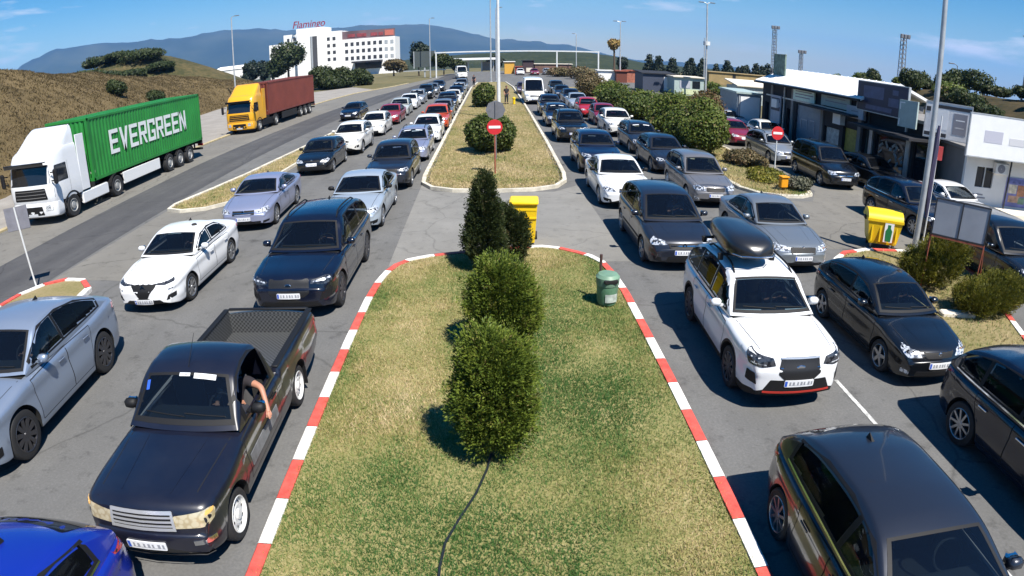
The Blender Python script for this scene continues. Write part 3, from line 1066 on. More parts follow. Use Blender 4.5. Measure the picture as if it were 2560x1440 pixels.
def suv(L=4.66, W=1.83, H=1.72, wb=2.67, fo=.96, r=.355, belt=1.08, **k):
    q = belt - 1.08; hq = H
    s = dict(L=L, W=W, H=H, wb=wb, fo=fo, r=r, belt=belt, z0=.25, ws0=1.28, hd=1.98, rh=L - .98, rb=L - .10, gap=.065,
             deck=[(0, .74 + q), (.05, .87 + q), (.13, .935 + q), (.35, .985 + q), (.8, 1.035 + q), (1.22, 1.08 + q), (1.7, belt), (L - .6, belt + .04), (L - .10, belt + .03), (L - .03, .95), (L, .80)],
             roof=[(1.28, 1.085 + q), (1.52, 1.26 + q), (1.8, 1.46 + q * .5), (1.98, H - .10), (2.2, H - .03), (2.6, H), (3.2, H - .015), (L - .98, H - .06), (L - .45, 1.47 + q * .5), (L - .10, 1.13 + q)])
    s.update(k)
    glazing(s, 1.62, [2.50, 3.42], L - .42, rise=.03)
    s['doors'] = door_polys(s, 1.40, 2.50, 3.36, .36, belt)
    s.setdefault('front', FRONT(.78 + q, .92 + q, .50, .93, (.40, .62, .90 + q, .46), (.26, .50), (.52, .33, .44)))
    s.setdefault('rear', REAR_STD(.92, 1.08, L))
    s.setdefault('rear_win', (1.18 + q, 1.46 + q * .5, .62, .54))
    s.setdefault('cladding', 2)
    return s

def mpv(L=4.47, W=1.81, H=1.64, wb=2.70, fo=.93, r=.325, belt=1.02, **k):
    s = dict(L=L, W=W, H=H, wb=wb, fo=fo, r=r, belt=belt, z0=.20, ws0=1.02, hd=1.90, rh=L - .85, rb=L - .08,
             deck=[(0, .62), (.05, .73), (.13, .80), (.35, .875), (.7, .95), (1.0, 1.01), (1.5, belt), (L - .6, belt + .06), (L - .10, belt + .04), (L - .03, .92), (L, .76)],
             roof=[(1.02, 1.015), (1.3, 1.21), (1.62, 1.42), (1.90, H - .085), (2.2, H - .025), (2.6, H), (3.2, H - .02), (L - .85, H - .07), (L - .38, 1.42), (L - .08, 1.08)])
    s.update(k)
    glazing(s, 1.42, [2.38, 3.34], L - .34, rise=.04)
    s['doors'] = door_polys(s, 1.26, 2.36, 3.28, .30, belt)
    s.setdefault('front', FRONT(.66, .84, .46, .93, (.38, .60, .72, .44), (.26, .46), (.48, .28, .42)))
    s.setdefault('rear', REAR_STD(.92, 1.16, L))
    s.setdefault('rear_win', (1.12, 1.40, .60, .52))
    return s

def estate(L=4.60, W=1.78, H=1.50, wb=2.70, fo=.90, r=.32, belt=.97, **k):
    s = dict(L=L, W=W, H=H, wb=wb, fo=fo, r=r, belt=belt, z0=.20, ws0=1.28, hd=2.02, rh=L - .75, rb=L - .08,
             deck=[(0, .60), (.05, .71), (.13, .77), (.35, .83), (.75, .90), (1.2, .965), (1.7, belt), (L - .6, belt + .03), (L - .10, belt + .02), (L - .03, .90), (L, .74)],
             roof=[(1.28, .97), (1.54, 1.14), (1.82, 1.31), (2.02, H - .08), (2.3, H - .02), (2.7, H), (3.4, H - .02), (L - .75, H - .06), (L - .35, 1.30), (L - .08, 1.02)])
    s.update(k)
    glazing(s, 1.64, [2.50, 3.42], L - .32, rise=.02)
    s['doors'] = door_polys(s, 1.36, 2.48, 3.36, .30, belt)
    s.setdefault('front', FRONT(.61, .76, .46, .93, (.40, .55, .72, .46), (.26, .42), (.48, .26, .37)))
    s.setdefault('rear', REAR_STD(.84, 1.04, L))
    s.setdefault('rear_win', (1.06, 1.32, .58, .52))
    return s

def van(L=5.9, W=2.0, H=2.55, wb=3.6, fo=1.0, r=.35, belt=1.25, **k):
    s = dict(L=L, W=W, H=H, wb=wb, fo=fo, r=r, belt=belt, z0=.24, ws0=.75, hd=1.85, rh=L - .35, rb=L - .02, tw=.22,
             deck=[(0, .78), (.05, .95), (.14, 1.03), (.4, 1.13), (.72, 1.22), (1.2, belt), (L - .6, belt), (L - .10, belt), (L - .03, 1.2), (L, 1.0)],
             roof=[(.75, 1.23), (1.05, 1.56), (1.4, 1.94), (1.85, H - .16), (2.2, H - .04), (2.8, H), (L - 1.2, H), (L - .35, H - .03), (L - .12, H - .18), (L - .02, 1.6)], wroof=.86, wbelt=.965,
             plan=[(0, .84), (.1, .90), (.3, .955), (.7, .99), (1.2, 1), (L - .4, 1), (L - .1, .985), (L, .95)], bow_r=.03, bow_b=.02)
    s.update(k)
    glazing(s, 1.16, [], 2.15, rise=.0, top=.42, low=.02)
    s['doors'] = door_polys(s, 1.34, 2.30, None, .38, belt)
    s.setdefault('front', FRONT(.82, 1.04, .54, .98, (.46, .70, .93, .50), (.26, .46), (.55, .30, .44)))
    s.setdefault('rear', REAR_STD(.95, 1.3, L))
    s['bench'] = False; s['bulkhead'] = True; s['aerial'] = False
    s.setdefault('wheel', 'van')
    return s
P = {
 'white': paint('white_paint', (.74, .75, .76), dust=.08), 'white2': paint('warm_white_paint', (.72, .71, .67), dust=.1),
 'black': paint('black_paint', (.005, .006, .008), rough=.24, dust=.03), 'navy': paint('navy_black_paint', (.004, .006, .016), rough=.22, dust=.02),
 'pickup': paint('faded_navy_paint', (.006, .007, .016), rough=.34, dust=.06), 'anthracite': paint('anthracite_paint', (.018, .022, .034), metal=.3, dust=.03),
 'darkblue': paint('dark_blue_paint', (.006, .014, .042), metal=.2, dust=.03), 'silverblue': paint('silver_blue_paint', (.30, .36, .46), metal=.55, rough=.36),
 'ice': paint('ice_blue_paint', (.46, .53, .60), metal=.45, rough=.36), 'silver': paint('silver_paint', (.36, .38, .40), metal=.55, rough=.38),
 'steel': paint('steel_grey_paint', (.21, .235, .26), metal=.5, rough=.36), 'taupe': paint('taupe_grey_paint', (.20, .195, .20), metal=.4, rough=.36),
 'violet': paint('lilac_silver_paint', (.33, .36, .50), metal=.5, rough=.36), 'blue': paint('bright_blue_paint', (.006, .022, .26), rough=.25, dust=.02),
 'red': paint('red_paint', (.38, .012, .018)), 'darkred': paint('dark_red_paint', (.26, .02, .028)), 'orange': paint('orange_red_paint', (.46, .06, .02)),
 'maroon': paint('maroon_paint', (.20, .012, .03)), 'palegreen': paint('pale_grey_green_paint', (.50, .53, .50), metal=.2), 'plum': paint('plum_paint', (.06, .035, .05)),
}

def F(hl, grille, plate, intake, lamp='lamp', gm='black', extra=()):
    out = [('headlight', hl, lamp, .006), ('grille', grille, gm, .005)]
    if intake: out.append(('bumper_intake', intake, 'black', .004))
    pu, pz = plate
    out.append(('number_plate', [(-.26, pz), (.26, pz), (.26, pz + .115), (-.26, pz + .115)], 'plate', .018))
    return out + list(extra)

def sym(pts): return [(-u, z) for u, z in pts] + [(u, z) for u, z in pts[::-1]]

def badge(u, z, rad, kind='disc'):
    def f(k):
        p, n = k['fm'](u, z)
        b = MB()
        if kind == 'disc': b.lathe([(0, -.012), (rad * .8, -.012), (rad, 0)], 16, axis='Y', c=(p.x, p.y - .008, p.z))
        elif kind == 'diamond':
            o = [(0, rad * 1.25), (rad * .85, 0), (0, -rad * 1.25), (-rad * .85, 0)]
            vs = [(p.x + q[0], p.y - .022, p.z + q[1]) for q in o] + [(p.x + q[0] * .5, p.y - .022, p.z + q[1] * .5) for q in o]
            b.add(vs, [(i, (i + 1) % 4, 4 + (i + 1) % 4, 4 + i) for i in range(4)])
        elif kind == 'oval': b.lathe([(0, -.012), (rad * .8, -.012), (rad, 0)], 16, axis='Y', c=(0, 0, 0)); b.v = [(p.x + v[0] * 1.5, p.y - .01 + v[1], p.z + v[2] * .75) for v in b.v]
        b.build('badge', M['chrome'], k['root'])
    return f

def bar(u0, u1, z0, z1, m, nm='grille_bar', off=.016):
    def f(k):
        to_obj(grid_patch([(u0, z0), (u1, z0), (u1, z1), (u0, z1)], k['fm'], off, .12, .01), nm, M[m] if isinstance(m, str) else m, k['root'])
    return f

def side_strip(d0_, d1_, z0_, z1_, m, nm='door_trim', both=True):
    def f(k):
        for sx in (1, -1):
            to_obj(grid_patch([(d0_, z0_), (d1_, z0_), (d1_, z1_), (d0_, z1_)], k['sl'][sx], .012, .2, .012), nm, M[m], k['root'])
    return f

def screen_strip(x0, x1, d0_, d1_, m='plate', nm='windscreen_sticker'):
    def f(k): to_obj(grid_patch([(x0, d0_), (x1, d0_), (x1, d1_), (x0, d1_)], k['tmp'], .006, .2, 0), nm, M[m], k['root'])
    return f

def coupe_glass(s): return glazing(s, 1.62, [2.60], 3.98, rise=.05, top=.105)

def make_types():
    T = {}
    T['sedan'] = lambda p: make_car(sedan(), p)
    # white compact saloon with a black winged grille
    T['sedan_v'] = lambda p: make_car(sedan(W=1.81, H=1.44, chrome_line=False, handle_mat=p, front=F(
        [(.34, .70), (.62, .675), (.90, .72), (1.02, .80), (.86, .82), (.60, .765)], sym([(.12, .40), (.20, .52), (.36, .66), (.40, .735), (.12, .77)]), (.26, .27),
        sym([(.50, .22), (.52, .30), (.44, .36)]), lamp='lamp_dark', extra=[('air_intake', [(.60, .34), (.86, .40), (.88, .50), (.66, .46)], 'black', .006),
        ('lamp_strip', [(.60, .55), (.88, .60), (.90, .635), (.62, .58)], 'lamp', .006)]), extra=[badge(0, .63, .085, 'diamond')], wheel='multi', r=.325), p)
    T['sedan_wide'] = lambda p: make_car(sedan(L=4.80, W=1.86, H=1.42, chrome_line=True, handle_mat=M['chrome'], wheel='multi', front=F(
        [(.46, .60), (.84, .60), (.98, .68), (1.0, .76), (.62, .72)], sym([(.40, .56), (.42, .70)]), (.26, .38), sym([(.62, .26), (.60, .35)]), extra=[('air_intake', [(.66, .27), (.92, .30), (.92, .36), (.68, .35)], 'black', .006)]),
        extra=[bar(-.40, .40, .62, .635, 'chrome'), badge(0, .66, .055)]), p)
    T['sedan_exec'] = lambda p: make_car(sedan(L=4.75, W=1.83, H=1.45, chrome_line=True, mirror_mat=M['black'], front=F(
        [(.44, .60), (.86, .62), (1.0, .70), (1.02, .78), (.60, .74)], sym([(.28, .52), (.36, .60), (.36, .72), (.30, .745)]), (.26, .36), sym([(.44, .26), (.40, .33)]), extra=[('air_intake', [(.58, .27), (.90, .30), (.92, .40), (.62, .38)], 'black', .006)]),
        extra=[badge(0, .64, .075), bar(-.34, .34, .632, .648, 'chrome')]), p)
    T['sedan_octo'] = lambda p: make_car(sedan(L=4.66, W=1.81, H=1.47, front=F(
        [(.44, .60), (.86, .62), (.98, .70), (.98, .77), (.52, .745)], sym([(.36, .56), (.42, .70), (.30, .745)]), (.26, .40), sym([(.60, .25), (.60, .34)]),
        extra=[('fog_lamp', [(.66, .27), (.84, .29), (.84, .35), (.66, .33)], 'lamp', .007)]), extra=[badge(0, .765, .04), bar(-.44, .44, .735, .752, 'chrome', 'grille_trim')]), p)
    T['hatch'] = lambda p: make_car(hatch(L=4.06, W=1.69, wheel='alloy', front=F(
        [(.40, .62), (.70, .60), (.92, .72), (.98, .82), (.56, .745)], sym([(.30, .60), (.40, .70), (.36, .725)]), (.24, .43), sym([(.55, .24), (.50, .38)]),
        extra=[('fog_lamp', [(.64, .30), (.80, .32), (.80, .39), (.64, .37)], 'lamp', .007)]), extra=[badge(0, .665, .045), bar(-.38, .38, .70, .714, 'chrome', 'grille_trim')]), p)
    T['hatch_golf'] = lambda p: make_car(hatch(L=4.20, W=1.77, H=1.48, wb=2.58, fo=.88, mirror_mat=M['black'], front=F(
        [(.42, .62), (.78, .60), (.95, .70), (.98, .78), (.56, .745)], sym([(.38, .655), (.42, .725)]), (.26, .46), sym([(.58, .26), (.54, .40)])), extra=[badge(0, .70, .05)]), p)
    T['hatch_long'] = lambda p: make_car(hatch(L=4.42, W=1.78, wroof=.66, H=1.50, wb=2.69, fo=.93, r=.33, ws0=1.22, hd=2.0, rh=3.55, chrome_line=True, wheel='multi', aerial='whip_no', handle_mat=p,
        roof=[(1.22, .965), (1.5, 1.14), (1.78, 1.31), (2.0, 1.415), (2.25, 1.475), (2.6, 1.50), (3.2, 1.48), (3.6, 1.425), (4.02, 1.27), (4.32, 1.02)], rb=4.32,
        deck=[(0, .58), (.05, .68), (.13, .74), (.35, .81), (.8, .89), (1.15, .955), (1.6, .95), (3.8, 1.01), (4.30, 1.0), (4.39, .88), (4.42, .72)],
        rear_win=(1.06, 1.33, .58, .50)), p)
    T['suv'] = lambda p: make_car(suv(rails='black', chrome_line=False, mirror_mat=M['black']), p)
    T['suv_road'] = lambda p: make_car(suv(L=4.45, W=1.82, H=1.66, wb=2.65, fo=.90, cladding=0, belt=1.05, wheel='multi', handle_mat=M['chrome'], chrome_line=True), p)
    hexa = sym([(.26, .60), (.38, .70), (.36, .93), (.28, .955)])
    T['suv_box'] = lambda p: make_car(suv(L=4.63, W=1.82, H=1.70, rails='black', wheel='dark', cladding=3, deck=[(0, .80), (.05, .955), (.12, 1.005), (.35, 1.035), (.8, 1.06), (1.22, 1.085), (1.7, 1.08), (4.03, 1.12), (4.53, 1.11), (4.60, .95), (4.63, .80)], roof=[(1.28, 1.085), (1.50, 1.25), (1.74, 1.44), (1.92, 1.60), (2.2, 1.67), (2.6, 1.70), (3.2, 1.69), (3.65, 1.65), (4.18, 1.47), (4.53, 1.13)], hd=1.92, front=F(
        [(.44, .82), (.66, .78), (.90, .81), (1.0, .93), (1.04, 1.0), (.80, .97), (.50, .935)], hexa, (.26, .49), sym([(.62, .38), (.50, .60)]), lamp='lamp_dark', gm='grille_mesh',
        extra=[('fog_lamp', [(.70, .50), (.92, .54), (.92, .70), (.76, .68)], 'black', .008), ('lamp_strip', [(.60, .815), (.86, .835), (.86, .85), (.60, .83)], 'lamp', .009)]),
        extra=[badge(0, .80, .055, 'oval'), bar(-.37, .37, .925, .95, 'chrome_bar', 'grille_trim'), bar(-.36, -.31, .78, .80, 'chrome'), bar(.31, .36, .78, .80, 'chrome'), bar(-.60, .60, .375, .405, mat('red_trim', (.42, .03, .02), .4), 'bumper_trim')]), p)
    T['suv_big'] = lambda p: make_car(suv(L=5.02, W=1.97, H=1.73, wb=2.95, fo=.88, r=.375, belt=1.08, cladding=0, wheel='dark', rails='black', mirror_mat=p, rh=4.05, rb=4.92, gap=.06,
        roof=[(1.28, 1.09), (1.55, 1.26), (1.85, 1.45), (2.06, 1.62), (2.3, 1.70), (2.8, 1.73), (3.5, 1.71), (4.05, 1.66), (4.58, 1.47), (4.92, 1.13)], hd=2.06, front=F(
        [(.50, .80), (.78, .77), (.98, .80), (1.06, .90), (.90, .92), (.54, .87)], sym([(.34, .54), (.46, .62), (.48, .88), (.42, .93)]), (.26, .52), sym([(.74, .28), (.62, .44)]), lamp='lamp_dark', gm='grille_mesh',
        extra=[('air_intake', [(.66, .46), (.96, .50), (.98, .68), (.72, .62)], 'black', .006), ('lamp_strip', [(.56, .82), (.98, .86), (.98, .89), (.58, .85)], 'lamp', .009)]), extra=[badge(0, .78, .05, 'oval')]), p)
    T['suv_coupe'] = lambda p: make_car(coupe_glass(suv(L=4.75, W=1.92, H=1.70, wb=2.86, fo=.86, r=.385, belt=1.12, wheel='dark', cladding=1, clad_mat=p, mirror_mat=p, chrome_line=False, rh=3.30, rb=4.42,
        deck=[(0, .78), (.05, .90), (.13, .96), (.35, 1.01), (.8, 1.065), (1.22, 1.115), (1.7, 1.12), (3.6, 1.18), (4.3, 1.22), (4.62, 1.19), (4.72, 1.06), (4.75, .84)],
        roof=[(1.28, 1.13), (1.55, 1.30), (1.84, 1.48), (2.05, 1.61), (2.3, 1.68), (2.65, 1.70), (3.0, 1.685), (3.35, 1.63), (3.95, 1.44), (4.42, 1.22)], hd=2.05, front=F(
        [(.46, .74), (.80, .72), (.98, .76), (1.06, .85), (.56, .84)], sym([(.34, .62), (.44, .68), (.42, .84), (.30, .87)]), (.26, .46), sym([(.60, .30), (.52, .40)]), lamp='lamp',
        extra=[('air_intake', [(.70, .34), (.98, .40), (1.0, .54), (.74, .48)], 'black', .006)]), rear_win=None)), p)
    T['suv_sport'] = lambda p: make_car(suv(L=4.40, W=1.84, H=1.63, wb=2.63, fo=.92, wheel='multi', cladding=1, front=F(
        [(.46, .80), (.80, .78), (.96, .84), (1.02, .92), (.56, .885)], sym([(.14, .56), (.30, .70), (.34, .80), (.12, .86)]), (.26, .48), sym([(.50, .32), (.46, .42)]),
        extra=[('air_intake', [(.60, .42), (.88, .46), (.88, .58), (.66, .54)], 'black', .006)]), extra=[badge(0, .74, .055)]), p)
    T['mpv'] = lambda p: make_car(mpv(wheel='alloy', chrome_line=False, roof_panel=None, extra=[bar(-.36, .36, .66, .68, 'chrome'), badge(0, .68, .07, 'diamond'), side_strip(1.3, 3.2, .52, .57, 'black', 'rubbing_strip')]), p)
    T['minivan'] = lambda p: make_car(mpv(L=4.60, W=1.84, H=1.80, wb=2.75, belt=1.08, mirror_mat=M['black'],
        deck=[(0, .66), (.05, .80), (.13, .88), (.35, .95), (.7, 1.02), (1.0, 1.075), (1.5, 1.08), (4.0, 1.10), (4.5, 1.10), (4.57, .95), (4.6, .78)],
        roof=[(1.02, 1.08), (1.28, 1.28), (1.56, 1.50), (1.80, 1.70), (2.1, 1.775), (2.6, 1.80), (3.4, 1.79), (4.05, 1.74), (4.36, 1.50), (4.54, 1.14)], hd=1.80, rh=4.05, rb=4.54, rear_win=(1.2, 1.52, .62, .56), extra=[bar(-.38, .38, .66, .685, 'chrome'), badge(0, .69, .05)]), p)
    T['estate'] = lambda p: make_car(estate(wheel='alloy', rails='black', front=F(
        [(.42, .60), (.80, .60), (.94, .70), (.96, .78), (.54, .745)], sym([(.34, .58), (.40, .72)]), (.26, .42), sym([(.56, .26), (.52, .36)])), extra=[bar(-.42, .42, .70, .73, 'chrome', 'grille_trim'), badge(0, .66, .05), screen_strip(-.46, -.12, 1.90, 1.95, 'paper'), screen_strip(.12, .46, 1.90, 1.95, 'paper')]), p)
    T['estate_tall'] = lambda p: make_car(estate(L=4.50, W=1.74, H=1.60, belt=1.0, wheel='steel', front=F(
        [(.40, .64), (.78, .64), (.90, .72), (.92, .82), (.48, .80)], sym([(.34, .60), (.38, .74)]), (.26, .42), sym([(.60, .26), (.58, .36)]),
        extra=[('fog_lamp', [(.62, .32), (.80, .34), (.80, .42), (.62, .40)], 'lamp', .007)]),
        deck=[(0, .62), (.05, .74), (.13, .81), (.35, .87), (.75, .93), (1.2, .995), (1.7, 1.0), (3.9, 1.03), (4.4, 1.02), (4.47, .92), (4.5, .76)],
        roof=[(1.28, 1.0), (1.54, 1.18), (1.82, 1.38), (2.0, 1.51), (2.3, 1.58), (2.7, 1.60), (3.4, 1.58), (3.75, 1.54), (4.15, 1.36), (4.42, 1.05)], rh=3.75, rb=4.42, hd=2.0, extra=[bar(-.42, .42, .755, .79, 'chrome', 'grille_trim')]), p)
    T['van'] = lambda p: make_car(van(front=F(
        [(.52, .84), (.84, .84), (.96, .95), (.98, 1.08), (.62, 1.0)], sym([(.44, .72), (.48, .92)]), (.26, .48), sym([(.60, .30), (.56, .44)]), extra=[('air_intake', [(.66, .34), (.9, .38), (.9, .5), (.66, .46)], 'black', .006)]), extra=[badge(0, .83, .075)]), p)
    T['small_van'] = lambda p: make_car(van(L=4.45, W=1.80, H=1.83, wb=2.68, fo=.90, r=.32, belt=1.08, ws0=1.0, hd=1.72, rh=4.15, rb=4.42, wroof=.84,
        deck=[(0, .64), (.05, .78), (.14, .86), (.4, .94), (.9, 1.05), (1.4, 1.08), (4.0, 1.08), (4.35, 1.08), (4.42, 1.0), (4.45, .85)],
        roof=[(1.0, 1.07), (1.24, 1.28), (1.5, 1.52), (1.72, 1.70), (2.0, 1.80), (2.5, 1.83), (3.5, 1.83), (4.15, 1.79), (4.35, 1.60), (4.42, 1.3)], wheel='alloy'), p)
    return T

# ---- pickup with a single cab and an open bed
def make_pickup(p):
    L = 5.32
    s = dict(L=L, W=1.78, H=1.72, wb=3.12, fo=.78, r=.335, belt=1.08, z0=.30, ws0=1.40, hd=1.98, rh=2.74, rb=2.96, tw=.215, gap=.09, bow_f=.13, bow_r=.01, crown=.055, flare=.03, wbelt=.95, wroof=.73, bow_w=.10, bow_b=.02,
             deck=[(0, .66), (.05, .88), (.11, .965), (.2, 1.0), (.55, 1.03), (1.0, 1.055), (1.36, 1.08), (1.9, 1.08), (3.0, 1.08), (3.1, 1.06), (L - .05, 1.06), (L - .02, 1.05), (L, .98)],
             plan=[(0, .86), (.1, .92), (.3, .965), (.7, .99), (1.2, 1), (L - .6, 1), (L - .1, .99), (L, .985)],
             roof=[(1.40, 1.085), (1.58, 1.27), (1.80, 1.49), (1.98, 1.63), (2.2, 1.70), (2.45, 1.72), (2.74, 1.685), (2.84, 1.59), (2.92, 1.28), (2.96, 1.06)],
             bed=(3.10, L - .09, .66), bed_mat=M['bed_liner'], wheel='steel', aerial='whip', seat_mat=M['seat_grey'], mirror_mat=M['black'], handle_mat=M['black'], bonnet_d=(.20, 1.38), seat_d=2.55, open_window=(1, 0), floor=.70, rise=0)
    glazing(s, 1.74, [], 2.80, rise=.0, top=.10, low=.03)
    s['doors'] = [[(1.42, .42), (2.86, .42), (2.86, 1.02), (1.40, .99)]]
    s['front'] = F([(.42, .71), (.74, .71), (.92, .75), (.96, .86), (.90, .90), (.44, .86)], sym([(.40, .69), (.41, .88)]), (.22, .44), sym([(.56, .33), (.54, .40)]), lamp='lamp_cream', gm='black',
        extra=[('indicator', [(.80, .84), (.92, .85), (.95, .885), (.83, .885)], 'amber', .010)])
    s['rear'] = [('taillight', [(.62, .62), (.86, .62), (.86, .95), (.64, .95)], 'red_lens', .006)]
    def grille_bars(k):
        for z in (.685, .735, .785, .835, .88):
            bar(-.43, .43, z, z + (.034 if z in (.685, .88) else .022), 'chrome_bar', off=.022)(k)
        for u in (-.44, .405): bar(u, u + .035, .685, .91, 'chrome_bar', off=.024)(k)
    def bed_lip(k):
        b = MB(); hw = k['hw']; d0 = k['d0']
        for sx in (1, -1): b.rbox((sx * (hw - .09), (3.08 + L - .04) / 2 - d0, 1.088), (.11, L - .12 - 3.08, .035), .012)
        b.rbox((0, L - .055 - d0, 1.085), (hw * 1.74, .07, .035), .012)
        b.rbox((0, 3.085 - d0, 1.085), (hw * 1.74, .06, .035), .012)
        b.build('bed_rail', M['black'], k['root'])
    def mudflap(k):
        for sx in (1, -1):
            b = MB(); b.rbox((sx * (k['hw'] - .12), .78 + 3.12 + .42 - k['d0'], .30), (.22, .02, .32), .004)
            b.build('mudflap', M['black'], k['root'])
    def bumper(k):
        bar(-.80, .80, .30, .335, 'black', 'bumper_lip', .03)(k)
        bar(-.86, -.60, .50, .565, 'chrome', 'bumper_trim', .01)(k); bar(.60, .86, .50, .565, 'chrome', 'bumper_trim', .01)(k)
    s['extra'] = [screen_strip(.12, .44, 1.895, 1.955, 'paper'), screen_strip(-.10, .06, 1.915, 1.955, 'paper'), screen_strip(-.60, -.55, 1.80, 1.90, 'plate_blue'), grille_bars, bed_lip, mudflap, bumper, side_strip(1.48, 2.70, .56, .72, 'worn', 'door_sticker')]
    return make_car(s, p)

M['bed_liner'] = mesh_grille('bed_liner', (.085, .088, .09), (.022, .023, .024), 26)
M['paper'] = mat('white_paper', (.62, .64, .66), .6)
M['worn'] = mat('worn_grey_decal', (.16, .165, .17), .6, var=.35, vscale=6)
# ---------------------------------------------------------------- ground, roads, islands, hills
def rough_mat(name, stops, scale, rough=.95, bump=.4, bscale=30, detail=8, streak=None, fine=None, coord='Object'):
    """earth, grass or asphalt: large blotches, fine grain and an optional streak along Y"""
    m, nt, b = new_mat(name)
    tc = N(nt, 'ShaderNodeTexCoord')
    n1 = N(nt, 'ShaderNodeTexNoise', Scale=scale, Detail=float(detail), Roughness=.65)
    nt.links.new(tc.outputs[coord], n1.inputs['Vector'])
    fac = n1.outputs['Fac']
    if streak:
        mp = N(nt, 'ShaderNodeMapping'); mp.inputs['Scale'].default_value = streak[0]
        nt.links.new(tc.outputs[coord], mp.inputs[0])
        n2 = N(nt, 'ShaderNodeTexNoise', Scale=1.0, Detail=4.0)
        nt.links.new(mp.outputs[0], n2.inputs['Vector'])
        mx = N(nt, 'ShaderNodeMix', data_type='FLOAT'); mx.inputs[0].default_value = streak[1]
        nt.links.new(fac, mx.inputs[2]); nt.links.new(n2.outputs['Fac'], mx.inputs[3])
        fac = mx.outputs[0]
    if fine:
        n3 = N(nt, 'ShaderNodeTexNoise', Scale=fine[0], Detail=3.0, Roughness=.7)
        nt.links.new(tc.outputs[coord], n3.inputs['Vector'])
        mx = N(nt, 'ShaderNodeMix', data_type='FLOAT'); mx.inputs[0].default_value = fine[1]
        nt.links.new(fac, mx.inputs[2]); nt.links.new(n3.outputs['Fac'], mx.inputs[3])
        fac = mx.outputs[0]
    nt.links.new(ramp(nt, fac, stops), b.inputs['Base Color'])
    b.inputs['Roughness'].default_value = rough
    b.inputs['Specular IOR Level'].default_value = .25
    if bump:
        n4 = N(nt, 'ShaderNodeTexNoise', Scale=bscale, Detail=5.0, Roughness=.7)
        nt.links.new(tc.outputs[coord], n4.inputs['Vector'])
        bp = N(nt, 'ShaderNodeBump', Strength=bump, Distance=.03)
        nt.links.new(n4.outputs['Fac'], bp.inputs['Height']); nt.links.new(bp.outputs[0], b.inputs['Normal'])
    return m

def worn(m, crack=.5, spots=.5, sc=.35):
    """cracks, sealed joints and oil drips on a road surface"""
    nt = m.node_tree; b = nt.nodes['Principled BSDF']
    src = b.inputs['Base Color'].links[0].from_socket
    tc = N(nt, 'ShaderNodeTexCoord')
    nz_ = N(nt, 'ShaderNodeTexNoise', Scale=1.3, Detail=5.0)
    nt.links.new(tc.outputs['Object'], nz_.inputs['Vector'])
    vm = N(nt, 'ShaderNodeMix', data_type='VECTOR'); vm.inputs[0].default_value = .30
    nt.links.new(tc.outputs['Object'], vm.inputs[4]); nt.links.new(nz_.outputs['Color'], vm.inputs[5])
    vo = N(nt, 'ShaderNodeTexVoronoi', feature='DISTANCE_TO_EDGE', Scale=sc)
    nt.links.new(vm.outputs[1], vo.inputs['Vector'])
    lt = N(nt, 'ShaderNodeMapRange'); lt.inputs['From Min'].default_value = 0.0; lt.inputs['From Max'].default_value = .006
    lt.inputs['To Min'].default_value = 1 - crack; lt.inputs['To Max'].default_value = 1.0
    nt.links.new(vo.outputs['Distance'], lt.inputs['Value'])
    n2 = N(nt, 'ShaderNodeTexNoise', Scale=2.4, Detail=6.0, Roughness=.7)
    nt.links.new(tc.outputs['Object'], n2.inputs['Vector'])
    m2 = N(nt, 'ShaderNodeMapRange'); m2.inputs['From Min'].default_value = .54; m2.inputs['From Max'].default_value = .70
    m2.inputs['To Min'].default_value = 1.0; m2.inputs['To Max'].default_value = 1 - spots
    nt.links.new(n2.outputs['Fac'], m2.inputs['Value'])
    mu = N(nt, 'ShaderNodeMath', operation='MULTIPLY'); nt.links.new(lt.outputs[0], mu.inputs[0]); nt.links.new(m2.outputs[0], mu.inputs[1])
    sc_ = N(nt, 'ShaderNodeVectorMath', operation='SCALE')
    nt.links.new(src, sc_.inputs[0]); nt.links.new(mu.outputs[0], sc_.inputs['Scale'])
    nt.links.new(sc_.outputs[0], b.inputs['Base Color'])
ASP = [(.30, (.095, .095, .093)), (.5, (.130, .129, .126)), (.70, (.185, .183, .176))]
M['asphalt'] = rough_mat('grey_asphalt', ASP, .55, .9, .25, 90, streak=((1.6, .05, 1), .40), fine=(24, .42))
M['asphalt_light'] = rough_mat('pale_asphalt', [(.3, (.165, .161, .150)), (.5, (.205, .20, .186)), (.7, (.25, .243, .226))], .5, .9, .25, 90, fine=(35, .3))
M['asphalt_tan'] = rough_mat('dusty_asphalt', [(.3, (.13, .124, .112)), (.5, (.168, .16, .143)), (.7, (.215, .204, .18))], .4, .9, .25, 80, streak=((.8, .06, 1), .4), fine=(30, .3))
M['asphalt_dark'] = rough_mat('dark_asphalt', [(.3, (.052, .052, .055)), (.5, (.072, .072, .075)), (.72, (.125, .123, .12))], .35, .9, .25, 90, streak=((1.3, .035, 1), .55), fine=(38, .2))
worn(M['asphalt'], .30, .38, .2); worn(M['asphalt_light'], .25, .25, .3); worn(M['asphalt_tan'], .35, .35, .3); worn(M['asphalt_dark'], .4, .3, .25)
M['pavement'] = rough_mat('gravel_verge', [(.3, (.20, .185, .165)), (.5, (.27, .25, .225)), (.7, (.34, .32, .29))], .5, .95, .3, 40, fine=(20, .35))
M['dry_earth'] = rough_mat('dry_earth', [(.32, (.14, .105, .05)), (.5, (.24, .185, .10)), (.68, (.34, .27, .16))], .12, .98, .5, 12, fine=(6, .4))
M['embankment'] = rough_mat('dry_brown_slope', [(.30, (.066, .048, .020)), (.45, (.110, .080, .036)), (.6, (.155, .113, .055)), (.75, (.20, .155, .085))], .22, .98, .5, 5, streak=((.12, .12, 1.2), .35), fine=(2.6, .4))
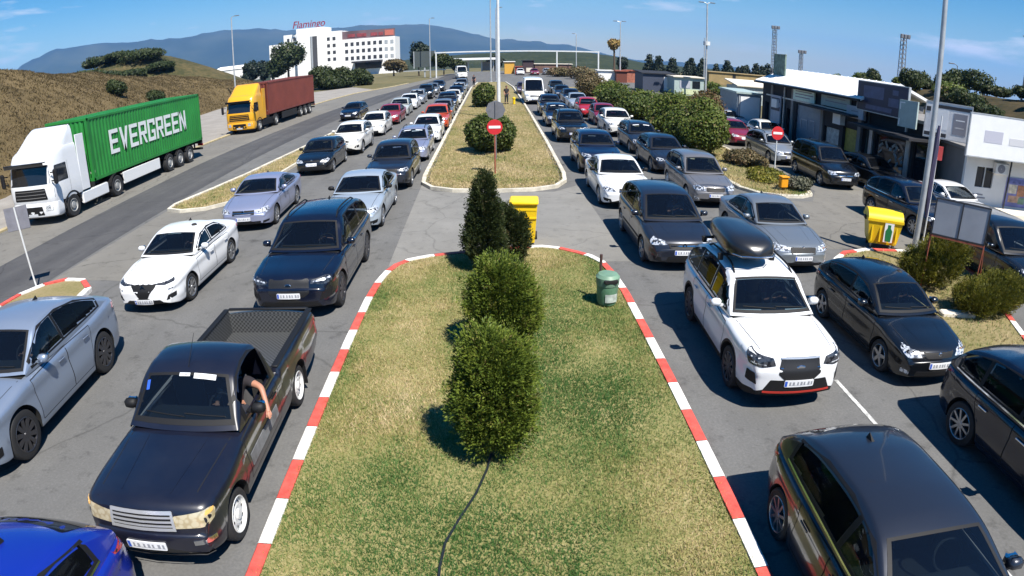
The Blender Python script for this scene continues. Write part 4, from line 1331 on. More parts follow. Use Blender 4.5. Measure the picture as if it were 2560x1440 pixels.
M['scrub_hill'] = rough_mat('scrub_hill', [(.30, (.020, .024, .009)), (.45, (.045, .046, .017)), (.6, (.105, .082, .036)), (.75, (.15, .105, .055))], .10, .98, .9, 2, fine=(.9, .45))
M['wooded_hill'] = rough_mat('wooded_hill', [(.3, (.012, .018, .008)), (.5, (.026, .036, .014)), (.62, (.050, .056, .026)), (.75, (.15, .13, .08))], .05, .98, 1.0, .5, fine=(.4, .5))
M['slope'] = rough_mat('scrubby_slope', [(.30, (.022, .022, .009)), (.45, (.042, .036, .015)), (.6, (.075, .055, .026)), (.75, (.11, .08, .04))], .3, .98, .9, 4, fine=(1.8, .45))
M['mountain'] = rough_mat('mountain_forest', [(.3, (.018, .028, .016)), (.5, (.035, .048, .026)), (.72, (.075, .085, .05))], .0011, .98, 0, 1)
M['plain'] = rough_mat('dry_plain', [(.3, (.06, .07, .03)), (.5, (.14, .12, .055)), (.7, (.22, .18, .10))], .02, .98, .3, 2, fine=(.3, .4))
M['lawn_soil'] = rough_mat('mown_lawn', [(.28, (.075, .105, .028)), (.42, (.15, .165, .052)), (.55, (.28, .25, .105)), (.72, (.42, .34, .19))], .55, .98, .8, 22, fine=(16, .42))
M['lawn_dry'] = rough_mat('dry_lawn', [(.28, (.11, .115, .038)), (.42, (.185, .165, .065)), (.58, (.27, .215, .11)), (.75, (.34, .265, .155))], .5, .98, .8, 20, fine=(12, .42))

def sheet(name, poly, z, m, kind='structure', label=None):
    me = bpy.data.meshes.new(name)
    bm = bmesh.new()
    bm.faces.new([bm.verts.new((x, y, z)) for x, y in poly])
    bmesh.ops.triangulate(bm, faces=bm.faces)
    bmesh.ops.recalc_face_normals(bm, faces=bm.faces)
    if sum(f.normal.z for f in bm.faces) < 0: bmesh.ops.reverse_faces(bm, faces=bm.faces)
    bm.to_mesh(me); bm.free()
    o = link(name, me, None, [m]); o['kind'] = kind
    return o

def terrain(name, xs, ys, f, m):
    nx, ny = len(xs), len(ys)
    vs = [(x, y, f(x, y)) for y in ys for x in xs]
    fs = [(j*nx+i, j*nx+i+1, (j+1)*nx+i+1, (j+1)*nx+i) for j in range(ny-1) for i in range(nx-1)]
    me = bpy.data.meshes.new(name); me.from_pydata(vs, [], fs); me.update()
    for p in me.polygons: p.use_smooth = True
    o = link(name, me, None, [m]); o['kind'] = 'structure'
    return o

from mathutils import noise as mn
def nz(x, y, s, seed=0.0): return mn.fractal(Vector((x * s + seed, y * s - seed, seed)), 1.0, 2.1, 5)

# ground: one sheet to the horizon, level round the roads, falling gently far out
rings = [0, 20, 50, 90, 130, 170, 230, 320, 450, 700, 1100, 1800, 3000, 5000, 9000]
gv, gf = [(0, 0, -.03)], []
NA = 96
for r_ in rings[1:]:
    for k in range(NA):
        a = 2 * math.pi * k / NA
        gv.append((r_ * math.sin(a), r_ * math.cos(a), -.03 - .019 * max(0, r_ - 135)))
for k in range(NA): gf.append((0, 1 + (k + 1) % NA, 1 + k))
for i in range(len(rings) - 2):
    for k in range(NA):
        a, b = 1 + i*NA + k, 1 + i*NA + (k + 1) % NA
        gf.append((a, b, b + NA, a + NA))
me = bpy.data.meshes.new('ground'); me.from_pydata(gv, [], gf); me.update()
bm = bmesh.new(); bm.from_mesh(me); bmesh.ops.recalc_face_normals(bm, faces=bm.faces)
if sum(f.normal.z for f in bm.faces) < 0: bmesh.ops.reverse_faces(bm, faces=bm.faces)
bm.to_mesh(me); bm.free()
link('ground', me, None, [M['plain']])['kind'] = 'structure'

def kerb_x(y):         # far edge of the left road
    return float(np.interp(y, [-20, 20, 40, 60, 72, 80, 90, 104, 125, 150], [-20.9, -20.9, -21.0, -21.0, -20.8, -20.3, -19.3, -15.5, -12.3, -10.8]))
ysL = [-20, 20, 40, 60, 72, 80, 90, 97, 104, 112, 125, 150]
sheet('road', [(kerb_x(y), y) for y in ysL] + [(-6, 165), (30, 165), (30, 120), (24, 100), (24.5, 60), (26, 20), (26, -20)], 0.0, M['asphalt'])
# the through road on the left has a darker running lane and paler edges
lane_c = lambda y: float(np.interp(y, [-20, 12, 36, 60, 80, 100, 125, 150], [-14.6, -14.9, -15.4, -14.6, -13.2, -10.6, -8.6, -8.0]))
ysD = list(range(-20, 151, 6))
sheet('road_lane', [(lane_c(y) - 1.75, y) for y in ysD] + [(lane_c(y) + 1.75, y) for y in ysD[::-1]], .004, M['asphalt_dark'])
sheet('road_shoulder', [(kerb_x(y) + .15, y) for y in ysD] + [(lane_c(y) - 1.75, y) for y in ysD[::-1]], .004, M['asphalt_tan'])
sheet('crossing', [(-13.1, 14.6), (-10.9, 14.5), (-9.8, 14.3), (-9.5, 23), (-10.3, 22.4), (-13.1, 22.4)], .004, M['asphalt_tan'])
sheet('crossing_apron', [(-2.62, 14.9), (-1.5, 15.9), (0, 16.2), (1.6, 16.1), (2.8, 15.0), (3.45, 15.0), (3.3, 24), (2.3, 22.9), (0, 22.7), (-2.2, 23.3), (-2.75, 24.5)], .004, M['asphalt_light'])
sheet('service_road', [(9.6, 15.9), (12.5, 16.2), (16, 13), (19.2, 13), (19.2, 26), (19.2, 60), (14.2, 60), (13.8, 24), (12.6, 22.0), (10.3, 22.0), (9.4, 20)], .004, M['asphalt_tan'])
# verge and path beyond the left kerb
sheet('gravel_verge', [(kerb_x(y) - .25, y) for y in ysL[:8]] + [(-24, 110), (-29, 104), (-38, 88), (-37, 74), (-31, 45), (-28, 28), (-27, 10), (-26.5, -20)], .02, M['pavement'])

def kerb(name, path, mats, z0=0.0, h=.13, w=.18, stripe=None, closed=False, inner=1):
    """a kerb swept along a path; stripe = length of each painted stone"""
    P_ = [Vector(p) for p in path]
    if stripe:
        out = [P_[0]]; acc = 0.0; marks = [0]
        dist = 0
        pts = [P_[0]]
        for a, b in zip(P_, P_[1:]):
            L_ = (b - a).length; t = 0
            while acc + (L_ - t) >= stripe:
                t += stripe - acc; acc = 0
                pts.append(a.lerp(b, max(t - .012, 0) / L_)); pts.append(a.lerp(b, t / L_)); marks.append(len(pts) - 1)
            acc += L_ - t
            pts.append(b.copy())
        P_ = pts
    else: marks = []
    n = len(P_)
    vs, fs, mi = [], [], []
    col = 0
    for i, p in enumerate(P_):
        t = (P_[min(i + 1, n - 1)] - P_[max(i - 1, 0)]).normalized()
        s_ = Vector((-t.y, t.x)) * inner
        for (o, zz) in ((0, z0 - .05), (0, z0 + h - .02), (.02, z0 + h), (w, z0 + h), (w, z0 - .05)):
            q = p + s_ * o
            vs.append((q.x, q.y, zz))
    for i in range(n - 1):
        if i in marks: col ^= 1
        seg = (P_[i+1] - P_[i]).length
        for k in range(4):
            fs.append((i*5+k, (i+1)*5+k, (i+1)*5+k+1, i*5+k+1)); mi.append(2 if stripe and seg < .013 else (col if stripe else 0))
    me = bpy.data.meshes.new(name); me.from_pydata(vs, [], fs)
    me.polygons.foreach_set('material_index', mi)
    bm = bmesh.new(); bm.from_mesh(me); bmesh.ops.recalc_face_normals(bm, faces=bm.faces)
    if sum(f.normal.z for f in bm.faces) < 0: bmesh.ops.reverse_faces(bm, faces=bm.faces)
    bm.to_mesh(me); bm.free()
    o = link(name, me, None, mats); o['kind'] = 'structure'
    return o

M['kerb_white'] = mat('white_kerb_paint', (.76, .74, .70), .75, var=.26, vscale=5, bump=.3, bscale=25)
M['kerb_red'] = mat('red_kerb_paint', (.60, .085, .065), .75, var=.30, vscale=6, bump=.3, bscale=25)
M['kerb_old'] = mat('worn_white_kerb', (.56, .52, .43), .85, var=.30, vscale=2.5, bump=.4, bscale=20)
M['kerb_yellow'] = mat('sandy_kerb', (.40, .33, .19), .9, var=.25, vscale=2)

def arc(c, r_, a0, a1, n=8): return [(c[0] + r_ * math.cos(R(a)), c[1] + r_ * math.sin(R(a))) for a in np.linspace(a0, a1, n)]

# island 1, nearest the camera
isl1 = [(-2.84, -4), (-2.84, 5), (-2.83, 10.5), (-2.80, 12.6), (-2.74, 13.6), (-2.63, 14.27), (-2.46, 14.77), (-2.15, 15.17), (-1.7, 15.42), (-1.1, 15.6), (-.3, 15.8), (.6, 16.0), (1.3, 16.06), (1.8, 15.86), (2.2, 15.52), (2.52, 15.2), (2.76, 14.7), (2.88, 13.9), (2.95, 12.7), (2.97, 9), (2.97, 5), (2.97, -4)]
kerb('kerb', isl1[::-1], [M['kerb_red'], M['kerb_white'], M['dark']], stripe=.845)
isl1_in = [(x * .955 - .0, y - (.12 if y > 14 else 0)) for x, y in isl1]
def lawn(name, poly, z, m, amp=.02, step=.35):
    """an island top with a slightly uneven surface"""
    bm = bmesh.new()
    bm.faces.new([bm.verts.new((x, y, 0)) for x, y in poly])
    xs = [p[0] for p in poly]; ys = [p[1] for p in poly]
    def cut(co, no): bmesh.ops.bisect_plane(bm, geom=bm.verts[:] + bm.edges[:] + bm.faces[:], plane_co=co, plane_no=no, dist=1e-5)
    for x in np.arange(min(xs) + step, max(xs), step): cut((x, 0, 0), (1, 0, 0))
    for y in np.arange(min(ys) + step, max(ys), step): cut((0, y, 0), (0, 1, 0))
    for v in bm.verts: v.co.z = z + amp * nz(v.co.x, v.co.y, .9, 3.3)
    bm.normal_update()
    if sum(f.normal.z for f in bm.faces) < 0: bmesh.ops.reverse_faces(bm, faces=bm.faces)
    me = bpy.data.meshes.new(name); bm.to_mesh(me); bm.free()
    for p in me.polygons: p.use_smooth = True
    o = link(name, me, None, [m]); o['kind'] = 'structure'
    return o
lawn('lawn', isl1_in, .10, M['lawn_soil'])

# island 2, tapering away to the plaza
isl2 = [(-2.0, 105), (-2.6, 90), (-2.66, 60), (-2.66, 35), (-2.68, 26), (-2.6, 24.6), (-2.2, 23.75), (-1.4, 23.2), (0, 22.95), (1.5, 23.1), (2.35, 23.6), (2.78, 24.6), (2.9, 26), (3.0, 35), (3.08, 50), (3.15, 70), (3.1, 90), (2.4, 105)]
kerb('kerb', isl2[::-1], [M['kerb_old']], w=.17)
lawn('lawn', [(x * .95, y + (.12 if y < 25 else 0)) for x, y in isl2], .10, M['lawn_dry'], step=.9)

# median between the queue and the through road
med = [(-8.5, 100), (-8.9, 80), (-9.4, 52), (-9.7, 40), (-10.05, 32), (-10.2, 26), (-10.5, 22.9), (-11.2, 22.2), (-12.2, 22.1), (-12.9, 22.45), (-13.0, 23.2), (-12.4, 26), (-11.9, 29), (-11.3, 36), (-10.6, 50), (-9.6, 80), (-8.9, 100)]
kerb('kerb', med, [M['kerb_old']], w=.16, inner=1)
lawn('lawn', [(x + (.12 if x < -10.8 and y < 90 else -.05), y + (.1 if y < 24 else 0)) for x, y in med], .09, M['lawn_dry'], step=1.2)
# striped median end on the left, mostly behind the coupe
medn = [(-10.6, -4), (-10.6, 9), (-10.65, 12.4), (-10.9, 13.7), (-11.6, 14.4), (-12.4, 14.5), (-13.0, 14.1), (-13.35, 13.3), (-13.45, 11.5), (-13.4, 9), (-13.4, -4)]
kerb('kerb', medn, [M['kerb_red'], M['kerb_white'], M['dark']], stripe=.845, inner=1)
lawn('lawn', [(x * .995 + (.1 if x < -12 else -.1), y - .1) for x, y in medn], .09, M['lawn_dry'], step=.8)
# left road edge
kerb('kerb', [(kerb_x(y), y) for y in ysL[:-2]], [M['kerb_yellow']], w=.28, h=.10, inner=1)

# right-hand island with the notice board
isl4 = [(8.98, -4), (8.98, 8), (8.96, 12.6), (9.05, 13.8), (9.4, 14.8), (10.1, 15.45), (11.2, 15.75), (12.6, 15.6), (13.6, 14.9), (14.0, 14.0), (13.6, 12.6), (12.6, 10.8), (11.8, 9.2), (11.4, 7), (11.3, -4)]
kerb('kerb', isl4[::-1], [M['kerb_red'], M['kerb_white'], M['dark']], stripe=.845)
lawn('lawn', [(x - (.1 if x > 10.5 else -.1), y - (.1 if y > 14 else 0)) for x, y in isl4], .10, M['lawn_dry'], step=.6)
# right-hand island with the hedge
isl3 = [(9.7, 90), (9.75, 60), (9.8, 34), (9.85, 26), (10.0, 23.8), (10.5, 22.8), (11.4, 22.45), (12.4, 22.5), (13.1, 22.95), (13.4, 23.8), (13.5, 26), (13.6, 34), (13.7, 60), (13.7, 90)]
kerb('kerb', isl3, [M['kerb_old']], w=.2, inner=1)
lawn('lawn', [(x + (.08 if x < 11.5 else -.08), y + (.1 if y < 24 else 0)) for x, y in isl3], .10, M['lawn_dry'], step=.8)

# painted lane lines, worn
M['road_paint'] = mat('worn_road_paint', (.50, .50, .48), .8, var=.5, vscale=9)
for x0, ys in ((6.0, [(-1, .8), (3.2, 5.0), (7.0, 8.55), (11.6, 13.4), (16, 17.8), (20.4, 22.2), (25, 26.8)]), ):
    for a, b in ys: sheet('lane_line', [(x0 - .04, a), (x0 + .04, a), (x0 + .04, b), (x0 - .04, b)], .008, M['road_paint'])

# embankment along the left verge
def foot(y): return float(np.interp(y, [-60, 0, 28, 45, 74, 88, 104, 125], [-26.5, -26.6, -28.0, -31, -36.5, -38.5, -36, -34]))
def emb_h(y): return float(np.interp(y, [-60, 0, 30, 50, 75, 95, 108, 122, 135], [8.5, 8.6, 8.9, 8.3, 7.0, 5.6, 4.0, 1.8, .3]))
def f_emb(x, y):
    t = (foot(y) - x) / 15.0
    h = emb_h(y)
    if t <= 0: return -.3
    e = 1 - (1 - min(t, 1)) ** 1.6
    return -.05 + h * e + .45 * nz(x, y, .16, 1.7) * min(1, t * 3) + .16 * nz(x, y, .6, 4.2) * min(1, t * 3) + (.012 * (foot(y) - 15 - x) if t > 1 else 0) * -1.5
terrain('embankment', np.concatenate([np.arange(-110, -62, 4.0), np.arange(-62, -25.5, .8)]), np.arange(-40, 136, 1.2), f_emb, M['embankment'])
# scrub hill behind it
def f_hill(x, y):
    d = math.hypot((x + 86) / 30, (y - 142) / 28)
    return -2.5 + 15.5 * math.exp(-d * d * 1.25) + .8 * nz(x, y, .05, 2.2) - .019 * max(0, math.hypot(x, y) - 135)
terrain('hill', np.arange(-190, 1, 3.5), np.arange(85, 230, 3.5), f_hill, M['scrub_hill'])
# slope behind the shops on the right
def f_right(x, y):
    t = min(max((x - 29 - .05 * max(0, y - 30)) / 15.0, 0), 1)
    h = float(np.interp(y, [-20, 10, 22, 40, 60, 80, 100], [3.0, 3.6, 4.9, 5.2, 4.6, 2.2, .4]))
    return -.2 + h * (t * t * (3 - 2 * t)) + .3 * nz(x, y, .18, 5.5) * t
terrain('hill', np.arange(27, 121, 1.8), np.arange(-20, 104, 1.8), f_right, M['slope'])
# low wooded hills across the middle distance
def f_low(x, y):
    a = math.degrees(math.atan2(x, y)); d = math.hypot(x, y)
    e = float(np.interp(a, [-25, -14, -6, 0, 3, 8, 11, 14, 18, 24, 30], [-.9, -.8, -.5, -.12, -.05, -.02, -.35, -.9, -1.0, -1.0, -1.05]))
    crest = 5.2 + 520 * math.tan(R(e))
    base = -.019 * (d - 135) - 1
    t = min(max((d - 330) / 190, 0), 1)
    return base + (crest - base) * t * t * (3 - 2 * t) + 1.2 * nz(x, y, .03, 8.0) * t if d < 560 else crest - (d - 560) * .05
vs, fs = [], []
azs, ds = np.arange(-26, 31, .6), np.concatenate([np.arange(320, 570, 12.0), [620, 700, 800]])
for d in ds:
    for a in azs: x, y = d * math.sin(R(a)), d * math.cos(R(a)); vs.append((x, y, f_low(x, y)))
na = len(azs)
fs = [(j*na+i, j*na+i+1, (j+1)*na+i+1, (j+1)*na+i) for j in range(len(ds)-1) for i in range(na-1)]
me = bpy.data.meshes.new('wooded_hills'); me.from_pydata(vs, [], fs); me.update()
for p in me.polygons: p.use_smooth = True
link('hills', me, None, [M['wooded_hill']])['kind'] = 'structure'
# mountain ranges, six kilometres off
MTN = [(-75, 1.6), (-60, 2.2), (-48, 2.4), (-43.5, 1.2), (-41.6, 2.5), (-40.8, 2.91), (-38.4, 3.72), (-34.4, 3.77), (-31.0, 3.45), (-27.1, 3.33), (-23.6, 3.63), (-20.8, 3.44), (-17.2, 2.99), (-12.9, 2.88), (-8.5, 2.72), (-5.8, 2.73), (-3.3, 2.19), (0.9, 1.04), (3.7, .84), (6.9, .62), (9.0, .19), (11.2, -.3), (13.3, -.6), (16.9, -.5), (22, -.75), (30, -.9), (40, -.7), (60, -.6), (80, -.5)]
vs, fs = [], []
azs = np.arange(-75, 80.1, .5)
prof = [(4300, 0.0), (4700, .16), (5100, .42), (5500, .70), (5850, .93), (6100, 1.0), (6500, .8), (7200, .3)]
for d, k in prof:
    for a in azs:
        e = float(np.interp(a, [p[0] for p in MTN], [p[1] for p in MTN]))
        crest = 5.2 + 6100 * math.tan(R(e)) + 14 * nz(a * 40, 0, .02, 1.0) * (1 if k > .9 else 0)
        base = -130.0
        x, y = d * math.sin(R(a)), d * math.cos(R(a))
        vs.append((x, y, base + (crest - base) * k + (55 * nz(x, y, .0016, 3.0) if .1 < k < .95 else 0)))
na = len(azs)
fs = [(j*na+i, j*na+i+1, (j+1)*na+i+1, (j+1)*na+i) for j in range(len(prof)-1) for i in range(na-1)]
me = bpy.data.meshes.new('mountains'); me.from_pydata(vs, [], fs); me.update()
for p in me.polygons: p.use_smooth = True
link('mountains', me, None, [M['mountain']])['kind'] = 'structure'

# the air: one box of thin haze round everything
hb = MB(); hb.box((0, 0, 190), (20400, 20400, 760))
hz = hb.build('haze', M['dark'])
hm = bpy.data.materials.new('haze_air'); hm.use_nodes = True
hn = hm.node_tree; hn.nodes.remove(hn.nodes['Principled BSDF'])
pv = hn.nodes.new('ShaderNodeVolumePrincipled')
pv.inputs['Color'].default_value = (.17, .45, 1.0, 1)
pv.inputs['Density'].default_value = 1.0e-4
pv.inputs['Anisotropy'].default_value = 0.0
hn.links.new(pv.outputs[0], hn.nodes['Material Output'].inputs['Volume'])
hz.data.materials.clear(); hz.data.materials.append(hm)
hz['kind'] = 'stuff'
# ---------------------------------------------------------------- the queues of cars
T = make_types()
_proto = {}
FAR_SKIP = ('door', 'bonnet_gap', 'bonnet_crease', 'wiper', 'dashboard', 'seat', 'rear_bench', 'steering_wheel', 'aerial', 'mirror_glass', 'badge', 'grille_bar', 'grille_trim', 'lamp_reflector', 'window_trim', 'fog_lamp', 'lamp_strip', 'roof_rail', 'taillight', 'bulkhead', 'plate_band', 'rubbing_strip', 'rear_window')
KIND = {'sedan': 'saloon_car', 'hatch': 'hatchback_car', 'suv': 'suv_car', 'mpv': 'minivan', 'minivan': 'minivan', 'estate': 'estate_car', 'van': 'white_van', 'small': 'panel_van'}
def car(typ, col, x, y, rz, label, cat='car', group=None, far=False):
    """first of a type is built, the rest are copies of it and of its parts"""
    if typ not in _proto:
        o = T[typ](P[col]); _proto[typ] = (o, P[col])
    else:
        src, pm = _proto[typ]
        o = copy_tree(src, skip=FAR_SKIP if far else ())
        if P[col] != pm: repaint(o, pm, P[col])
    o.name = KIND[typ.split('_')[0]]
    if typ == 'small_van': o.name = 'panel_van'
    o.location = (x, y, .004); o.rotation_euler = (0, 0, R(rz))
    tag(o, label, cat, group)
    return o

GL1, GL2 = 'cars queueing in the left outer lane', 'cars queueing in the left inner lane'
GR1, GR2 = 'cars queueing in the right inner lane', 'cars queueing in the right outer lane'
GP = 'cars parked in front of the shops'
# nearest copies first, so that every type is built complete
car('hatch_long', 'blue', -4.74, 2.14, 0, 'bright blue hatchback just in front of the dark pickup, cut by the frame', 'car', GL2)
pickup = make_pickup(P['pickup'])
pickup.name = 'pickup_truck'; pickup.location = (-3.97, 6.86, .004); pickup.rotation_euler = (0, 0, R(.6))
tag(pickup, 'dark navy single-cab pickup with empty open bed and chrome grille beside the striped kerb', 'pickup')
coupe = car('suv_coupe', 'silverblue', -8.34, 7.86, 4.2, 'silver-blue coupe-backed SUV beside the dark pickup, at the left frame edge', 'car', GL1)
coupe.scale.z = 1.05
car('sedan_v', 'white', -8.13, 14.35, .5, 'white saloon with black winged grille and diamond badge, behind the silver-blue coupe SUV', 'car', GL1)
car('suv_big', 'navy', -4.21, 14.02, -.3, 'large black SUV with wide black grille, directly behind the pickup', 'car', GL2)
car('sedan_wide', 'violet', -8.12, 20.95, 2.0, 'lilac-silver saloon stopped behind the white saloon beside the median tip', 'car', GL1)
car('sedan_exec', 'ice', -4.24, 20.15, 0, 'ice-blue silver saloon directly behind the large black SUV', 'car', GL2)
car('suv_road', 'anthracite', -3.98, 25.75, -.5, 'dark grey SUV behind the ice-blue saloon, level with the white kerb corner', 'car', GL2)
car('hatch_golf', 'black', -8.17, 29.8, 0, 'black hatchback with bright headlamps beside the dry median, behind the lilac saloon', 'car', GL1)
car('estate', 'violet', -3.88, 31.9, 0, 'blue-silver estate with white sun strips on the windscreen, behind the dark grey SUV', 'car', GL2)
car('suv_sport', 'white2', -7.78, 34.95, -1, 'white SUV with black grille right behind the black hatchback', 'car', GL1)
car('hatch', 'navy', -11.5, 53.0, -4, 'small dark car on the through road just beyond the median, behind the white SUV', 'car')
car('hatch_golf', 'white2', -7.7, 42.2, -1, 'plain white hatchback behind the white SUV', 'car', GL1)
car('hatch_long', 'white', -3.76, 38.0, 0, 'white hatchback in front of the orange-red SUV', 'car', GL2)
car('suv_road', 'orange', -3.66, 43.7, 0, 'orange-red SUV in the lane beside the kerb, behind a white hatchback', 'car', GL2)
car('sedan_exec', 'darkred', -7.62, 48.5, -1, 'dark red saloon behind the plain white hatchback', 'car', GL1)
far = [('hatch_golf', 'palegreen', -7.7, 54.4, 'pale grey-green hatchback just behind the dark red saloon', GL1), ('sedan', 'white', -7.65, 60.2, 'white saloon, second behind the dark red saloon', GL1),
       ('estate', 'silver', -7.55, 66, 'silver estate, third behind the dark red saloon', GL1), ('suv_road', 'black', -7.3, 72.6, 'black SUV far up the outer left lane, behind the silver estate', GL1),
       ('hatch', 'steel', -7.2, 79.5, 'grey hatchback far up the outer left lane, behind the black SUV', GL1), ('sedan', 'anthracite', -7.0, 86.5, 'dark saloon last in the outer left lane', GL1),
       ('hatch_long', 'steel', -3.75, 50.3, 'grey hatchback just behind the orange-red SUV', GL2), ('suv_sport', 'darkblue', -3.85, 57.2, 'dark blue SUV behind the grey hatchback in the inner left lane', GL2),
       ('sedan', 'white2', -3.75, 63.6, 'white saloon just behind the dark blue SUV', GL2), ('hatch_golf', 'darkblue', -3.75, 70.2, 'dark blue hatchback far up the inner left lane', GL2),
       ('estate', 'silver', -3.8, 77.5, 'silver estate far up the inner left lane, behind a dark blue hatchback', GL2), ('suv_road', 'steel', -3.8, 85, 'grey SUV last in the inner left lane', GL2)]
# right-hand queues
car('hatch_long', 'anthracite', 4.06, 3.68, -2.0, 'dark grey hatchback with bright window trim, seen from behind its roof at the bottom right', 'car', GR1)
forester = car('suv_box', 'white', 4.76, 10.0, -2.0, 'white SUV with a black roof box and red bumper line beside the striped kerb', 'car', GR1)
car('suv_road', 'navy', 7.93, 4.98, -1.5, 'black SUV with silver multi-spoke wheels at the right frame edge, nearest in its lane', 'car', GR2)
car('hatch', 'black', 7.86, 10.02, -.5, 'black hatchback with large clear headlamps beside the white roof-box SUV', 'car', GR2)
car('mpv', 'anthracite', 4.63, 16.4, 0, 'dark grey people carrier with a diamond badge, behind the roof-box SUV', 'car', GR1)
car('sedan_octo', 'steel', 7.86, 16.1, 0, 'steel-grey saloon with a winged chrome grille bar behind the black hatchback', 'car', GR2)
car('sedan_exec', 'white', 4.52, 22.4, 0, 'white saloon with white mirrors behind the dark grey people carrier', 'car', GR1)
car('estate_tall', 'taupe', 7.76, 22.7, -.6, 'taupe-grey tall estate behind the steel-grey saloon, by the hedge island', 'car', GR2)
car('suv_sport', 'darkblue', 4.62, 28.2, 0, 'dark blue SUV right behind the white saloon with white mirrors', 'car', GR1)
car('hatch_long', 'anthracite', 7.88, 28.5, 0, 'dark blue-grey hatchback right behind the taupe estate', 'car', GR2)
car('estate', 'anthracite', 8.0, 33.6, 0, 'dark grey estate, second behind the taupe estate', 'car', GR2)
car('suv', 'black', 4.6, 37.4, 0, 'black boxy SUV with roof rails, second behind the white saloon with white mirrors', 'car', GR1)
car('suv_sport', 'white2', 7.9, 40.0, 0, 'white SUV in front of two red cars', 'car', GR2)
far += [('estate', 'darkblue', 4.6, 44.6, 'dark blue estate close behind the black SUV', GR1), ('suv_road', 'darkblue', 4.75, 51.6, 'dark blue SUV in front of the white van', GR1),
        ('hatch_golf', 'plum', 3.95, 76.5, 'plum-coloured hatchback behind the white van', GR1), ('hatch_golf', 'maroon', 8.1, 45.6, 'maroon hatchback close behind the white SUV in the outer right lane', GR2),
        ('hatch_long', 'red', 7.75, 51.0, 'bright red hatchback right behind the maroon one', GR2), ('sedan', 'ice', 7.75, 57.2, 'ice-blue saloon behind the bright red hatchback', GR2),
        ('hatch_golf', 'darkblue', 7.9, 63.2, 'dark blue hatchback behind the ice-blue saloon', GR2), ('sedan', 'anthracite', 7.8, 70, 'dark saloon two behind the ice-blue one', GR2), ('suv_road', 'black', 7.9, 77, 'black SUV last in the outer right lane', GR2)]
far += [('hatch_golf', 'white', 6.4, 138, 'white hatchback parked before the red kiosk in the far plaza', None), ('sedan', 'maroon', 9.4, 137, 'maroon saloon parked in the far plaza before the dark kiosk', None),
        ('estate', 'silver', 12.2, 139, 'silver estate parked in the far plaza before the long shelter', None), ('hatch_long', 'navy', 15.6, 137, 'dark hatchback parked at the right end of the far plaza row', None)]
for typ, col, x, y, lab, g in far: car(typ, col, x, y, 0, lab, 'car', g, far=True)
car('van', 'white', 4.2, 63.4, 0, 'white high-roof van standing in the right inner lane', 'van')
v2 = car('van', 'white2', -5.6, 124, 8, 'white van coming along the through road in the distance', 'van', far=True)
# parked along the shops
car('minivan', 'black', 15.62, 26.6, -1.5, 'dark minivan with bright grille bars parked nearest the round island tip', 'car', GP)
car('estate', 'silver', 15.35, 32.0, 0, 'silver estate parked right behind the dark minivan', 'car', GP)
car('hatch_golf', 'maroon', 15.2, 38.0, 2, 'dark red hatchback parked beside the hedge', 'car', GP)
car('suv_road', 'white', 15.6, 44.5, 0, 'white SUV parked behind the dark red hatchback', 'car', GP)
car('hatch_long', 'white2', 17.9, 38.4, -4, 'white hatchback parked between the silver estate and the shutters', 'car', GP)
car('estate', 'ice', 18.0, 45.2, -3, 'pale silver estate parked by the grey storage box', 'car', GP)
car('hatch_golf', 'black', 18.0, 26.0, 6, 'black hatchback with shiny headlamps parked under the shop canopy', 'car', GP)
car('suv_road', 'navy', 15.1, 18.8, 2, 'navy SUV parked behind the yellow bin and lamp post', 'car', GP)
car('sedan_v', 'white', 18.35, 20.2, 3, 'white saloon parked between the lamp post and the white kiosk', 'car', GP)
car('small_van', 'black', 14.55, 13.5, -3, 'black small van at the right frame edge behind the notice board', 'van', GP)

# black roof box on the white SUV: a rounded shell, flatter at the back
def roof_box():
    D = np.linspace(0, 1, 17)
    vs, fs = [], []
    n = 20
    for t in D:
        e = (1 - abs(2 * t - 1) ** 5) ** .5 if 0 < t < 1 else 0
        w = .47 * (.72 + .28 * math.sin(math.pi * min(t * .62 + .34, 1))) * max(e, .03)
        h = .42 * (.62 + .38 * math.sin(math.pi * (.30 + .55 * t))) * max(e, .05)
        for k in range(n):
            a = 2 * math.pi * k / n
            c, s_ = math.cos(a), math.sin(a)
            x = w * math.copysign(abs(c) ** .55, c); z = (h * .62 if s_ > 0 else h * .38) * math.copysign(abs(s_) ** .6, s_)
            vs.append((x, (t - .5) * 2.15, z + .15))
    for i in range(len(D) - 1):
        for k in range(n):
            q = (k + 1) % n
            fs.append((i*n+k, i*n+q, (i+1)*n+q, (i+1)*n+k))
    fs += [tuple(range(n-1, -1, -1)), tuple(range((len(D)-1)*n, len(D)*n))]
    return vs, fs
rb_root = empty('roof_box', (4.60, 10.72, 1.80), R(-2))
tag(rb_root, 'black glossy roof box strapped on top of the white SUV', 'roof box')
b = MB(); vs, fs = roof_box(); b.add(vs, fs)
b.build('shell', mat('roof_box_plastic', (.016, .017, .020), .28, coat=.4), rb_root, 60)
b = MB()
b.tube([(-.42, -.86, .12), (-.3, -1.02, .12), (0, -1.07, .12), (.3, -1.02, .12), (.42, -.86, .12)], .010, 6)
b.build('seam', M['chrome'], rb_root)
for y in (-.5, .55):
    b = MB(); b.rbox((0, y, -.01), (1.16, .07, .045), .012)
    for sx in (-.52, .52): b.box((sx, y, -.06), (.08, .09, .10))
    b.build('roof_bar', M['black'], rb_root)
